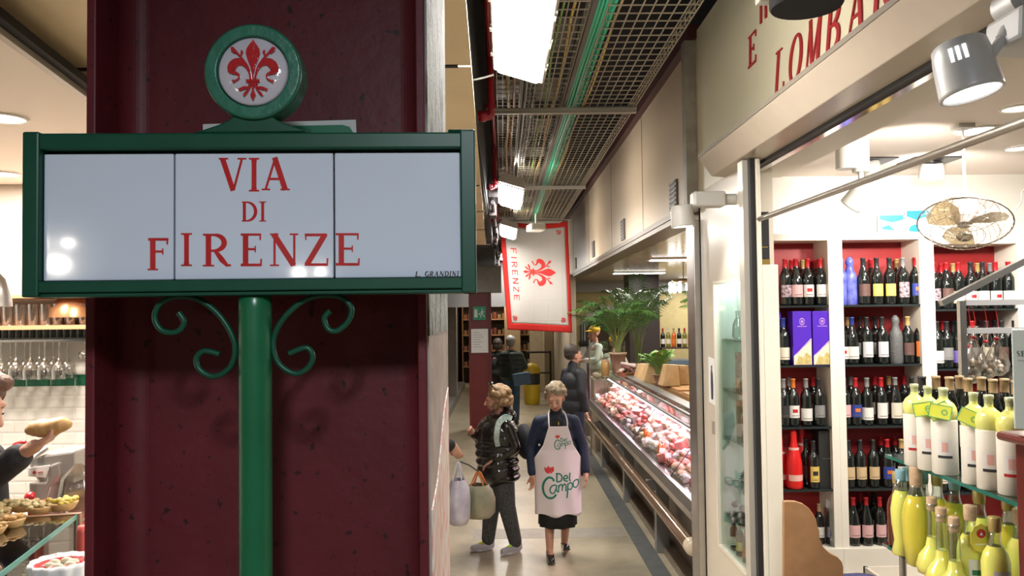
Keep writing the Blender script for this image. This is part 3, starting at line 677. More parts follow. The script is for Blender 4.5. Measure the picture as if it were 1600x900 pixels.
m = MB(); m.tube(smoothpts([(-.42, 3.9, 3.38), (-.28, 3.9, 3.36), (-.14, 3.85, 3.335), (-.03, 3.8, 3.345)], 5), .005, 6)
tag(obj('cable', m, mat('white_cable', (.6, .58, .5), .4)), 'thin white cable running to the nearest fluorescent light', 'cable')
m = MB(); m.tube(smoothpts([(-.04, 6.9, 3.75), (-.09, 7.0, 3.5), (-.10, 7.0, 3.3), (-.04, 7.1, 3.34)], 5), .005, 6)
tag(obj('cable', m, mat('black_cable', (.02, .02, .02), .4)), 'thin black cable looping beside the small fluorescent light', 'cable')
for i in range(5):     # dark plant fixed along the ceiling void
    y = 7.5 + i * 2.2
    m = MB(); m.box(-.12, -.03, y, y + .5, 3.3, 3.55); m.box(-.12, -.05, y + .6, y + .9, 3.2, 3.4); m.tube([(-.08, y, 3.25), (-.08, y + 2, 3.25)], .02, 8)
    tag(obj('junction_box', m, mat('dark_box', (.05, .04, .04), .5)), 'dark junction box on the edge of the cream soffit, %s from the street sign' % ordw(i), 'junction box', 'junction boxes along the soffit')
m = MB(); m.obox((.48, 11.2, 3.40), (.22, .3, .1), (0, 0, .2)); m.cyl((.48, 11.2, 3.44), (.48, 11.2, 3.6), .012)
tag(obj('projector', m, mat('offwhite', (.5, .48, .42), .5), bevel=.02), 'small off-white box hanging just in front of the Firenze flag', 'speaker')

# ---- the Firenze flag
FY = 12.05
f00 = PY(780, 344, FY); f10 = PY(887, 346, FY); f01 = PY(793, 515, FY); f11 = PY(894, 520, FY)
def fwave(a, b):
    return .035*math.sin(a*7 + b*1.3)*(.4 + b) + .02*math.sin(b*9 + a*2) - .03*b
def flagp(a, b, d=0.0):
    """a across 0..1, b down 0..1"""
    sag = .05*math.sin(math.pi*a)*(1 - b)**3
    p = f00*(1-a)*(1-b) + f10*a*(1-b) + f01*(1-a)*b + f11*a*b
    return Vector((p.x, FY - fwave(a, b) - d, p.z - sag))
flag = thing('flag', 'white Firenze flag with a red lily and red border hanging over the aisle', 'flag', (f00 + f10)/2)
def clothmat(name, col):
    m = mat(name, col, .8); nt = m.node_tree; N = nt.nodes; L = nt.links; b = N['Principled BSDF']; out = N['Material Output']
    t = N.new('ShaderNodeBsdfTranslucent'); t.inputs[0].default_value = (*col, 1); mx = N.new('ShaderNodeMixShader'); mx.inputs[0].default_value = .35
    L.new(b.outputs[0], mx.inputs[1]); L.new(t.outputs[0], mx.inputs[2]); L.new(mx.outputs[0], out.inputs[0])
    tc = N.new('ShaderNodeTexCoord'); ck = N.new('ShaderNodeTexBrick'); ck.offset = 0; ck.inputs['Scale'].default_value = 1
    ck.inputs['Brick Width'].default_value = .21; ck.inputs['Row Height'].default_value = .3; ck.inputs['Mortar Size'].default_value = .012; ck.inputs['Mortar Smooth'].default_value = 1
    sp = N.new('ShaderNodeSeparateXYZ'); cb = N.new('ShaderNodeCombineXYZ'); L.new(tc.outputs['Object'], sp.inputs[0]); L.new(sp.outputs['X'], cb.inputs['X']); L.new(sp.outputs['Z'], cb.inputs['Y'])
    L.new(cb.outputs[0], ck.inputs['Vector']); bp = N.new('ShaderNodeBump'); bp.inputs['Strength'].default_value = .25; bp.inputs['Distance'].default_value = .01
    L.new(ck.outputs['Fac'], bp.inputs['Height']); L.new(bp.outputs['Normal'], b.inputs['Normal']); return m
FW = clothmat('flag_white', (.56, .53, .49)); FR = clothmat('flag_red', (.52, .02, .015))
na, nb = 40, 64
def patch(test):
    m = MB(); idx = {}; fs = []
    for j in range(nb):
        for i in range(na):
            if test((i + .5)/na, (j + .5)/nb):
                q = []
                for a, b in ((i, j), (i, j+1), (i+1, j+1), (i+1, j)):
                    if (a, b) not in idx: idx[(a, b)] = len(m.v); m.v.append(flagp(a/na, b/nb))
                    q.append(idx[(a, b)])
                fs.append(q)
    m.f = fs; m.mi = [0]*len(fs); m.sm = [True]*len(fs); return m
edge_ = lambda a, b: a < .065 or a > .94 or b < .045 or b > .945
obj('cloth', patch(lambda a, b: not edge_(a, b)), FW, flag, solid=.003); obj('red_border', patch(edge_), FR, flag, solid=.003)
fl = lambda u, v, d: flagp(u, v, d)
FRL = mat('flag_print', (.46, .02, .018), .8)
asp = (f01 - f00).length / (f10 - f00).length
def fmap(x, y, d): return flagp(x, y, d)           # x across, y down
def fm2(X, Y, d): return flagp(.545 + X, .46 + Y/asp, d)   # around lily centre, square units
m = MB(); fleur(m, lambda x, y, d: fm2(x, y, d), .004, .007, .0, .0, .27, R(-90)); obj('red_lily', m, FRL, flag)
def sub(st):  # subdivide long strokes so they follow the cloth
    out = []
    for (a, b) in zip(st[:-1], st[1:]):
        for t in (0, .34, .67): out.append(tuple(p*(1-t) + q*t for p, q in zip(a, b)))
    return out + [st[-1]]
m = MB(); y = .245
for ch in 'FIRENZE':
    w = .03 if ch == 'I' else .055
    for st in SANS[ch]:   # the word reads downwards: letter tops point to the right edge
        m.stroke(sub([(.135 + .085*p[1], y + w*p[0], p[2]*.085) for p in st]), lambda X, Y, d: flagp(X, Y, d), .004, .007)
    y += w + .021
obj('red_lettering', m, FRL, flag)
for ax, by in ((.14, .085), (.86, .09), (.13, .89), (.87, .89)):
    m = MB(); fleur(m, lambda x, y, d: flagp(ax + x, by + y/asp, d), .004, .007, 0, 0, .05, R(-45 if (ax < .5) == (by > .5) else -135)); obj('corner_lily', m, FRL, flag)
m = MB(); m.tube([f00 + Vector((-.05, 0, .03)), f10 + Vector((.05, 0, .03))], .012, 8); obj('hanging_rod', m, STEEL, flag)
for p in (f00 + Vector((0, 0, .03)), f10 + Vector((0, 0, .03))):
    m = MB(); m.tube([p, (p.x, FY, 3.57)], .004, 6); obj('cord', m, GALV, flag)

# ---- grilles on the fascia
for u, v0, v1, l in ((1052, 283, 328, 'nearest the corner post'), (973, 343, 375, 'second from the corner post'), (927, 377, 402, 'third from the corner post'), (899, 403, 420, 'farthest from the corner post')):
    a = PX(u, (v0+v1)/2, XR - .01); h = (v1 - v0)/FPX*a.y
    t = thing('vent_grille', 'small dark grille on the beige fascia, ' + l, 'vent', (XR, a.y, a.z), group='grilles on the fascia')
    m = MB(); m.box(XR - .015, XR, a.y - .12, a.y + .12, a.z - h/2, a.z + h/2); obj('frame', m, mat('grille_grey', (.13, .12, .11), .5), t)
    m = MB()
    for k in range(6): m.box(XR - .022, XR - .012, a.y - .10, a.y + .10, a.z - h*.4 + h*.16*k, a.z - h*.4 + h*.16*k + .012)
    obj('slats', m, mat('grille_slat', (.22, .20, .18), .5), t)

# ---- shop name on the upper wall
LR = mat('sign_letter_red', (.34, .018, .022), .5)
def wp(Y, z, d): return Vector((XR - .001 - d, Y, z))
t = thing('shop_lettering', 'dark red lettering Enoteca Lombardi on the cream wall above the wine shop', 'sign', (XR, 3.0, 3.2))
for i, ch in enumerate('LOMBARDI'):
    m = MB(); y0 = 3.76 - i*.203; w = .15 if ch != 'I' else .07
    glyph(m, ch, y0, y0 - w, 3.195, 3.405, wp, 0, .006, shear=.26, bold=.75); obj('red_letter', m, LR, t)
for i, ch in enumerate('Enoteca'):
    m = MB(); y = 4.12 - i*.19; z = 3.46 + .28*math.sin(math.pi*(i + .0)/6.0)**.8
    glyph(m, ch, y, y - .13, z, z + .16, wp, 0, .006, shear=.1, bold=.9); obj('red_letter', m, LR, t)

# ---- black cylinder lamp hanging in front of the name
c = PY(1260, 12, 2.5)
t = thing('pendant_lamp', 'black cylindrical lamp hanging in front of the shop name', 'lamp', (c.x, c.y, c.z))
m = MB(); m.lathe([(.108, 0), (.113, .008), (.113, .26), (.10, .28), (.02, .29)], (c.x, c.y, c.z), 32); obj('lamp_body', m, mat('lamp_black', (.008, .008, .009), .7, spec=.2), t)
m = MB(); m.tube([(c.x, c.y, c.z + .28), (c.x, c.y, 4.6)], .012, 8); obj('stem', m, BLK, t)
m = MB(); m.obox((c.x - .08, c.y + .05, c.z + .06), (.12, .05, .05)); obj('white_bracket', m, mat('offwhite', (.5, .48, .42), .5), t, bevel=.005)

# ---- spotlights
SPOTM = mat('spot_grey', (.50, .50, .50), .35, .1); SPE = emit('spot_lens', (1, .98, .95), 14); SPW = mat('spot_white', (.46, .45, .42), .4)
def spotlight(name, label, base, axis, r, L, m_, parent_pts=None, box=None, slots=True, glow=SPE):
    base = Vector(base); ax = Vector(axis).normalized()
    t = thing(name, label, 'spotlight', base)
    q = ax.to_track_quat('Z', 'Y').to_matrix().to_4x4(); xf = Matrix.Translation(base) @ q
    m = MB(); m.xf = xf; m.rings([[(rr*math.cos(2*math.pi*k/32), rr*math.sin(2*math.pi*k/32), z) for k in range(32)] for rr, z in
        ((r*.78, -L/2), (r*.86, -L/2 + .006), (r*.93, -L*.2), (r, L/2 - .01), (r, L/2), (r*.9, L/2), (r*.85, L/2 - .02), (r*.3, L/2 - .03))]); obj('lamp_head', m, m_, t)
    m = MB(); m.xf = xf; m.rings([[(rr*math.cos(2*math.pi*k/24), rr*math.sin(2*math.pi*k/24), L/2 + z) for k in range(24)] for rr, z in ((r*.86, -.012), (r*.8, -.004), (.002, -.002))]); obj('lens', m, glow, t)
    if slots:
        m = MB(); m.xf = xf
        for k in range(3):
            vl = q.to_3x3().inverted() @ Vector((-.62, -.78, .1)); a = math.atan2(vl.y, vl.x) + R(k*13 - 13); m.obox((r*.915*math.cos(a), r*.915*math.sin(a), -L*.18), (.008, .006, L*.26), (0, 0, a + R(90)))
        obj('cooling_slots', m, emit('slot_glow', (1, 1, 1), 2.0), t)
    if parent_pts: m = MB(); m.tube(parent_pts, .014, 10); obj('arm', m, m_, t)
    if box: m = MB(); m.obox(*box); obj('gear_box', m, m_, t, bevel=.012)
    return t
Yb = 1.95
c = PY(1508, 108, Yb)
spotlight('spotlight', 'large grey spotlight on the beam above the wine shop, nearest the viewer', c, (.16, -.14, -1), .073, .135, SPOTM,
          [c + Vector((.06, .01, .02)), PY(1562, 66, Yb), PY(1590, 52, Yb)], (PY(1625, 52, Yb), (.19, .15, .085), (0, R(4), 0)))
t = thing('lamp_bracket', 'rounded grey bracket holding the large spotlight above the wine shop', 'bracket', PY(1590, 20, Yb))
m = MB(); m.cyl(PY(1590, 4, Yb) - Vector((0,.04,0)), PY(1590, 4, Yb) + Vector((0,.04,0)), .045, None, 24); obj('hub', m, SPOTM, t, bevel=.004)
m = MB(); m.tube([PY(1570, 62, Yb), PY(1590, 20, Yb), PY(1640, -40, Yb)], .022, 10); obj('strut', m, SPOTM, t)
c = PY(1066, 338, 4.42)
spotlight('spotlight', 'small white spotlight on an arm lighting the niche panel', c, (.08, .0, -1), .066, .12, SPW,
          [c + Vector((.03, 0, .02)), PY(1085, 318, 4.42), PY(1100, 312, 4.42)], (PY(1106, 312, 4.42), (.18, .10, .085), (0, 0, 0)), slots=False)
z_ = PY(1106, 312, 4.42).z; m = MB(); m.cyl((1.20, 4.42, z_), (1.299, 4.42, z_), .032); obj('wall_mount', m, SPW, bpy.data.objects['spotlight.001'])
# inside the shop
c = PY(1342, 305, 4.3)
t = spotlight('spotlight', 'white ceiling spotlight with a tall gear box inside the wine shop', c, (-.45, .5, -.75), .06, .15, SPW, [c, PY(1345, 285, 4.3), PY(1345, 262, 4.3)], None, slots=False)
m = MB(); p = PY(1322, 250, 4.3); m.cyl((p.x, p.y, p.z - .05), (p.x, p.y, 3.12), .055, None, 24); q = PY(1345, 255, 4.3); m.cyl((q.x, q.y, q.z - .05), (q.x, q.y, 3.12), .045, None, 24); obj('gear_box', m, SPW, t)
c = PY(1360, 262, 4.9)
t = spotlight('recessed_spotlight', 'recessed swivel spotlight behind the tall white spotlight in the shop', c, (.2, .3, -1), .06, .10, SPW, [c, (c.x, c.y, 3.14)], None, slots=False)
m = MB(); m.box(c.x - .14, c.x + .12, c.y - .12, c.y + .12, 3.112, 3.119); obj('recess_frame', m, BLK, t)
c = PY(1456, 266, 4.9)
t = spotlight('recessed_spotlight', 'recessed swivel spotlight above the fan in the wine shop', c, (.1, .35, -1), .075, .10, SPW, [c, (c.x, c.y, 3.14)], None, slots=False)
m = MB(); m.box(c.x - .16, c.x + .14, c.y - .12, c.y + .12, 3.112, 3.119); obj('recess_frame', m, BLK, t)
def downlight(p, r, label, e):
    t = thing('downlight', label, 'ceiling light', p)
    m = MB(); m.lathe([(r*1.15, 0), (r*1.15, -.006), (r, -.010), (r*.96, 0)], p, 32, cap=False); obj('trim_ring', m, WHITE, t)
    m = MB(); m.lathe([(r*.97, -.003), (.001, -.004)], p, 32); obj('lamp_glass', m, e, t)
DE = emit('downlight_glow', (1, .95, .85), 8)
for u, v, r, l in ((1528, 203, .10, 'round recessed downlight glowing in the wine shop ceiling above the fan'), (1592, 168, .07, 'small round downlight at the edge of the shop ceiling, nearest the viewer'), (1592, 231, .07, 'small round downlight in the shop ceiling beyond the glowing one')):
    p = PZ(u, v, 3.118); downlight(p, r, l, DE)
for u, v, l in ((2, 183, 'bright downlight in the sandwich stall ceiling, nearer one'), (3, 271, 'bright downlight in the sandwich stall ceiling, farther one')):
    p = PZ(u, v, 3.038); downlight(p, .09, l, emit('stall_downlight', (1, .9, .75), 12))

# ---- fan under the shop ceiling
fc = PY(1507, 349, 3.9)
t = thing('ceiling_fan', 'wire caged ceiling fan with pale see-through blades tilted over the wine racks', 'fan', fc)
ax = Vector((-.28, -.42, -.86)).normalized(); xf = Matrix.Translation(fc) @ ax.to_track_quat('Z', 'Y').to_matrix().to_4x4()
FCG = mat('fan_chrome', (.55, .50, .42), .2, .9); Rf = .208
def dome(r, s): return s * .085 * (1 - (r/Rf)**2)**.6 if r < Rf else 0
for s, nm in ((1, 'front_cage'), (-1, 'rear_cage')):
    m = MB(); m.xf = xf
    for k in range(36):
        a = 2*math.pi*k/36; m.tube([(r*math.cos(a + .5*(1 - r/Rf)), r*math.sin(a + .5*(1 - r/Rf)), dome(r, s)) for r in (.035, .08, .13, .17, .195, Rf)], .0011, 4)
    for r in (.035, .09, .15, Rf): m.tube([(r*math.cos(q), r*math.sin(q), dome(r, s)) for q in [2*math.pi*k/40 for k in range(40)]], .0016 if r < Rf else .004, 6, closed=True)
    obj(nm, m, FCG, t)
m = MB(); m.xf = xf; m.lathe([(.001, .088), (.03, .086), (.036, .078), (.03, .07)], (0,0,0), 24); obj('badge', m, FCG, t)
m = MB(); m.xf = xf; m.lathe([(.03, .01), (.05, -.03), (.065, -.09), (.05, -.15), (.02, -.17)], (0,0,0), 24); obj('motor', m, mat('fan_motor', (.32, .28, .26), .3, .5), t)
BLD = glass('fan_blade', (.80, .70, .52), .35, .15)
for k in range(3):
    m = MB(); m.xf = xf @ Matrix.Rotation(2*math.pi*k/3 + .4, 4, 'Z') @ Matrix.Rotation(R(18), 4, 'X')
    m.prism([(.03, -.02), (.08, -.075), (.15, -.095), (.185, -.05), (.19, .02), (.15, .06), (.08, .045), (.03, .02)], lambda x, y, d: (x, y, d + .2*x*x), 0, .003); obj('blade', m, BLD, t)
m = MB(); top = xf @ Vector((0, 0, -.16)); m.tube([top, (top.x, top.y, 3.12)], .007, 8); m.obox((top.x, top.y, 3.11), (.08, .08, .02)); m.obox(tuple(top), (.07, .05, .03)); obj('mount', m, SPW, t)
m = MB(); m.tube(smoothpts([PY(1570, 350, 5.0), PY(1580, 335, 5.0), PY(1594, 318, 5.0), PY(1597, 300, 5.0), PY(1610, 285, 5.0)], 5), .006, 6)
tag(obj('cable', m, mat('grey_cable', (.35, .33, .30), .5)), 'grey flex curling beside the ceiling fan on the shop wall', 'cable')
# blue plaques on the wall above the racks
YP = 5.45
for (u0, v0, u1, v1, l) in ((1370, 336, 1412, 365, 'small blue and white plaque on the shop wall behind the fan, on its own'), (1412, 329, 1452, 368, 'blue and white picture in a wooden edged frame beside the fan')):
    a = PY(u0, v0, YP); b = PY(u1, v1, YP)
    t = thing('plaque', l, 'plaque', ((a.x+b.x)/2, YP, b.z))
    m = MB(); m.box(a.x, b.x, YP - .02, YP, b.z, a.z); obj('backing', m, mat('plaque_white', (.60, .68, .76), .3), t, bevel=.003)
    w = b.x - a.x; h = a.z - b.z
    m = MB(); m.prism([(a.x + .01, a.z - .005), (b.x - .01, a.z - .005), (b.x - .01, a.z - h*.28), (a.x + w*.5, a.z - h*.42), (a.x + .01, a.z - h*.25)], lambda x, z, d: (x, YP - .02 - d, z), 0, .002)
    m.prism([(a.x + .02, b.z + .03), (a.x + w*.6, b.z + .02), (a.x + w*.4, b.z + h*.45), (a.x + .03, b.z + h*.35)], lambda x, z, d: (x, YP - .02 - d, z), 0, .002)
    obj('blue_print', m, mat('plaque_blue', (.03, .30, .60), .3), t)

# ================================================================ WINE RACKS
RF = 5.20; RB = 5.45     # rack front and back planes
RW = mat('rack_white', (.72, .67, .58), .35); RS = mat('rack_side_wood', (.55, .46, .36), .45, noise=.08, nscale=6)
RED_BACK = mat('rack_red_back', (.33, .016, .018), .5, noise=.1); SHELFG = mat('dark_glass_shelf', (.02, .025, .025), .08)
SHZ = [2.23, 1.84, 1.44, 1.035, .66]
def rack(x0, x1, label, dz=0):
    t = thing('wine_rack', label, 'wine rack', ((x0+x1)/2, 5.3, 0), group='white wine racks along the shop wall')
    for x in (x0, x1):
        m = MB(); m.box(x - .024, x + .024, RF, RB, .60, 2.67 + dz); obj('side_panel', m, [RW], t, bevel=.002)
    m = MB(); m.box(x0 - .024, x1 + .024, RF - .004, RB, 2.655 + dz, 2.70 + dz); obj('top_panel', m, RW, t)
    m = MB(); m.box(x0 + .024, x1 - .024, RB - .012, RB - .002, .64, 2.66 + dz); obj('red_back_panel', m, RED_BACK, t)
    for z in SHZ[:4]:
        m = MB(); m.box(x0 + .024, x1 - .024, RF + .005, RB - .012, z - .014 + dz, z + dz); obj('shelf', m, SHELFG, t)
    m = MB(); m.box(x0 - .024, x1 + .024, RF - .02, RB, .50, .66 + dz); obj('base_shelf', m, RW, t, bevel=.003)
    return t
rack(1.56, 2.155, 'white wine rack nearest the door jamb, holding the purple gift boxes')
rack(2.203, 2.758, 'middle white wine rack, with the two blue wrapped bottles on top shelf')
rack(2.806, 3.40, 'white wine rack below the fan, with a red back', -.035)
rack(3.448, 4.05, 'white wine rack at the far edge of the picture, past the fan', -.035)

BG = mat('dark_bottle_glass', (.008, .010, .009), .06, coat=.6)
PROF = [(.030, 0), (.0365, .004), (.0375, .012), (.0375, .185), (.035, .203), (.026, .220), (.0175, .236), (.0145, .25), (.0140, .297), (.0155, .298), (.0155, .305), (.001, .306)]
PBUR = [(.030, 0), (.040, .004), (.041, .012), (.041, .150), (.037, .180), (.026, .215), (.0175, .245), (.0145, .26), (.0140, .297), (.0155, .298), (.0155, .305), (.001, .306)]
COLS = {'red': (.40, .012, .018), 'dark': (.02, .02, .022), 'gold': (.40, .26, .10), 'blue': (.02, .04, .22), 'orange': (.55, .14, .02), 'grey': (.20, .20, .20), 'white': (.62, .60, .56),
        'pink': (.60, .36, .36), 'yellow': (.60, .42, .10), 'tan': (.50, .36, .20), 'cream': (.58, .53, .42), 'silver': (.5, .5, .52), 'brown': (.10, .05, .04), 'purple': (.14, .10, .36),
        'patterned': (.30, .16, .18), 'black': (.02, .02, .022), 'lemon': (.62, .58, .04), 'wood': (.36, .24, .12)}
def cm(k, pre='foil'):
    if k == 'patterned': return mat('label_patterned', (.55, .40, .42), .5, col2=(.04, .03, .05), nscale=60)
    return mat(pre + '_' + k, COLS[k], .4 if pre == 'foil' else .55)
CACHE = {}
def part(name, key, build, m, parent):
    """one mesh per kind and material, shared by every copy"""
    k = (key, m.name)
    if k not in CACHE:
        mb = build(); me = bpy.data.meshes.new(name); me.from_pydata([tuple(p) for p in mb.v], [], mb.f); me.materials.append(m)
        for i, p in enumerate(me.polygons): p.use_smooth = mb.sm[i]
        CACHE[k] = me
    o = bpy.data.objects.new(name, CACHE[k]); COL.objects.link(o); o.parent = parent; return o
def lathe_b(prof, n=20): return lambda: MB().lathe(prof, n=n)
def band(r, z0, z1, half, n=14):
    def f():
        m = MB(); a0 = R(-90 - half); a1 = R(-90 + half)
        vs = []
        for z in (z0, z1):
            for i in range(n + 1): a = a0 + (a1 - a0)*i/n; vs.append((r*math.cos(a), r*math.sin(a), z))
        m.add(vs, [(i, i+1, n+2+i, n+1+i) for i in range(n)], True); return m
    return f
def bottle(x, y, z, cap, lab, label, group, style='bordeaux', rz=0, lz=(.055, .135), s=1.0, half=80, glassm=None, plain=False, name='wine_bottle', cat='bottle', mark=None):
    t = thing(name, label, cat, (x, y, z), rz, group); t.scale = (s, s, s)
    pr = PROF if style == 'bordeaux' else PBUR
    gm = glassm or BG
    part('glass_body', style + 'body', lathe_b(pr), gm, t)
    part('capsule', 'cap', lathe_b([(.0148, .238), (.0150, .26), (.0146, .298), (.0162, .299), (.0162, .308), (.001, .309)], 14), cm(cap), t)
    if lab:
        r = (.0381 if style == 'bordeaux' else .0416)
        part('paper_label', 'lab%s%s%s' % (style, lz, half), band(r, lz[0], lz[1], half), cm(lab, 'label'), t)
        if mark:
            part('label_mark', 'mark%s%s' % (style, lz), band(r + .0005, lz[0] + (lz[1]-lz[0])*.42, lz[0] + (lz[1]-lz[0])*.70, 26, 5), cm(mark, 'label'), t)
        if not plain:
            part('label_print', 'prt%s%s' % (style, lz), band(r + .0004, lz[0] + .012, lz[0] + .016, half*.6, 8), mat('print_dark', (.12, .08, .07), .6), t)
    if not plain and rnd.random() < .5:
        part('neck_band', 'neck', band(.0152, .232, .242, 179, 16), mat('neck_white', (.6, .58, .55), .5), t)
    return t
RKN = ['left rack', 'middle rack', 'third rack', 'fourth rack']; SHN = ['top shelf', 'second shelf', 'third shelf', 'fourth shelf', 'bottom shelf']
def xat(u, y): return PY(u, 480, y).x
# (u, capsule, label, label band, half angle)
W = (.055, .135); TALL = (.045, .145); WIDE = (.035, .115)
ROWS = {
 (0,0): [(1228,'red','patterned',W),(1245,'red','pink',W),(1263,'red','white',W),(1283,'red','white',W)],
 (0,1): [(1223,'blue','cream',WIDE)],
 (0,2): [(1221,'grey','black',W),(1236,'orange','white',W),(1256,'grey','white',WIDE),(1276,'dark','grey',W)],
 (1,0): [(1350,'dark','brown',W),(1371,'dark','yellow',W),(1391,'dark','yellow',W),(1412,'grey','patterned',TALL),(1432,'red','blue',W)],
 (1,1): [(1314,'blue','white',WIDE),(1330,'blue','white',WIDE),(1353,'dark','silver',TALL),(1377,'dark','silver',TALL),(1417,'gold','brown',W),(1436,'dark','orange',TALL)],
 (1,2): [(1316,'dark','pink',W),(1333,'red','blue',W),(1351,'grey','white',WIDE),(1373,'red','white',TALL),(1395,'grey','cream',TALL),(1421,'dark','white',W),(1438,'dark','white',W)],
 (1,3): [(1320,'dark','tan',W),(1338,'dark','tan',W),(1358,'dark','tan',W),(1380,'red','blue',W),(1402,'gold','white',W),(1422,'dark','cream',W)],
 (1,4): [(1325,'red','pink',W),(1345,'red','pink',W),(1366,'red','pink',W),(1386,'red','pink',W),(1408,'dark','brown',W),(1428,'dark','white',W)],
 (2,0): [(1461,'red','patterned',W),(1480,'red','brown',W),(1499,'red','cream',WIDE),(1518,'dark','white',WIDE),(1537,'dark','white',WIDE),(1557,'red','white',WIDE),(1577,'red','white',WIDE)],
 (2,1): [(1463,'dark','white',WIDE),(1478,'dark','grey',W),(1496,'dark','purple',WIDE),(1518,'red','grey',W),(1540,'dark','cream',W),(1564,'dark','brown',W),(1584,'dark','brown',W)],
 (2,2): [(1463,'dark','cream',W),(1484,'grey','white',W),(1506,'dark','tan',W),(1528,'red','white',W),(1550,'dark','cream',W),(1572,'dark','white',W)],
 (2,3): [(1463,'dark','cream',W),(1484,'dark','white',W),(1506,'dark','tan',W),(1528,'red','white',W)],
 (3,0): [(1612,'dark','white',WIDE),(1634,'red','cream',W)],
}
BOTG = 'wine bottles on the shop racks'
for (rk, sh), row in ROWS.items():
    for i, (u, cap, lab, lz) in enumerate(row):
        z = SHZ[sh] + (-.035 if rk >= 2 else 0) + .001
        bottle(xat(u, 5.26), 5.26, z, cap, lab, '%s-capped wine bottle, %s label, %s along %s of %s' % (cap, lab, ordw(i), SHN[sh], RKN[rk]), BOTG,
               style='burgundy' if (u*7) % 5 == 0 and lab not in ('tan', 'yellow') else 'bordeaux', lz=lz, half=85 if lz == WIDE else 62, mark={'blue':'orange','white':None}.get(lab) or ('red' if lab == 'white' and u % 3 == 0 else None))
    # bottles standing behind, visible between the front ones
    k = 0
    for a, b in zip(row[:-1], row[1:]):
        if rnd.random() < .75 and abs(b[0] - a[0]) < 30:
            cap = rnd.choice(['dark', 'dark', 'red', 'red', 'gold', 'grey'])
            bottle(xat((a[0] + b[0]) / 2 + 2, 5.38), 5.385, SHZ[sh] + (-.035 if rk >= 2 else 0) + .001, cap, rnd.choice(['white', 'cream', None]),
                   '%s-capped wine bottle, back row, %s along %s of %s' % (cap, ordw(k), SHN[sh], RKN[rk]), BOTG, plain=True); k += 1
# wrapped bottles
WRAP = [(.036, 0), (.041, .01), (.042, .18), (.038, .205), (.024, .23), (.020, .26), (.026, .275), (.022, .30), (.008, .318), (.001, .319)]
def wrapped(x, y, z, m_, label, name='wrapped_bottle'):
    m = MB(); n = 24
    m.rings([[(x + r*(1 + .07*math.sin(k*2.6 + zz*60))*math.cos(2*math.pi*k/n), y + r*(1 + .07*math.sin(k*2.6 + zz*60))*math.sin(2*math.pi*k/n), z + zz) for k in range(n)] for r, zz in WRAP])
    return tag(obj(name, m, m_), label, 'bottle')
BLW = mat('blue_wrap', (.06, .07, .36), .3, col2=(.16, .18, .50), nscale=22)
wrapped(xat(1314, 5.27), 5.27, SHZ[0], BLW, 'bottle wrapped in blue paper, at the very start of the middle rack top shelf')
wrapped(xat(1329, 5.27), 5.27, SHZ[0], BLW, 'bottle wrapped in blue paper, beside the brown labelled wine on the top shelf')
wrapped(xat(1398, 5.26), 5.26, SHZ[1], mat('grey_tissue', (.10, .10, .10), .6, bump=.5, bscale=50), 'bottle wrapped in grey netting on the second shelf of the middle rack')
# gift boxes
def boxthing(name, label, cat, x0, x1, y0, y1, z0, z1, m_, group=None, bevel=.002):
    t = thing(name, label, cat, ((x0+x1)/2, (y0+y1)/2, z0), group=group); m = MB(); m.box(x0, x1, y0, y1, z0, z1); obj('carton', m, m_, t, bevel=bevel); return t
PUR = mat('purple_card', (.075, .02, .42), .3); GIFTG = 'purple gift boxes'
for i, (u0, u1) in enumerate(((1213, 1221), (1238, 1268), (1269, 1300))):
    y = 5.21 if i else 5.30
    x0, x1 = xat(u0, y), xat(u1, y) - .004; z0 = SHZ[1]; h = .352
    t = boxthing('gift_box', 'purple and cream wine gift box, ' + ['partly hidden behind the blue-capped bottle', 'standing in the middle of the second shelf', 'standing against the rack divider'][i], 'box', x0, x1, y, y + .1, z0, z0 + h, PUR, GIFTG)
    f = lambda a, b, d: (x0 + (x1-x0)*a, y - d, z0 + h*b)
    m = MB(); m.prism([(.02, .01), (.98, .01), (.98, .50), (.02, .17)], f, .0, .001); obj('cream_corner', m, mat('cream_print', (.62, .56, .42), .5), t)
    m = MB(); m.prism([(.1, .01), (.95, .01), (.95, .16), (.7, .24), (.5, .14), (.3, .18)], f, .001, .0016); obj('landscape_print', m, mat('gold_print', (.52, .42, .16), .5, noise=.3, nscale=60), t)
    m = MB(); n = 16
    m.stroke([(.5 + .14*math.cos(2*math.pi*k/n), .81 + .055*math.sin(2*math.pi*k/n), .02) for k in range(n+1)], f, 0, .001); m.prism([(.43,.79),(.57,.79),(.57,.83),(.43,.83)], f, 0, .0012)
    m.stroke([(.25, .72, .012), (.75, .72, .012)], f, 0, .001); m.stroke([(.15, .20, .02), (.5, .33, .02), (.95, .46, .02)], f, .001, .002); obj('emblem', m, mat('emblem_lilac', (.40, .22, .50), .5), t)
x0, x1 = xat(1274, 5.24), xat(1305, 5.24) - .02
t = boxthing('wine_case', 'tall black wine box standing on the fourth shelf of the left rack', 'box', x0, x1, 5.24, 5.34, SHZ[3], SHZ[3] + .375, mat('black_card', (.018, .018, .018), .5))
m = MB(); m.box(x0 + .02, x1 - .02, 5.238, 5.24, SHZ[3] + .19, SHZ[3] + .193); obj('silver_line', m, STEEL, t)
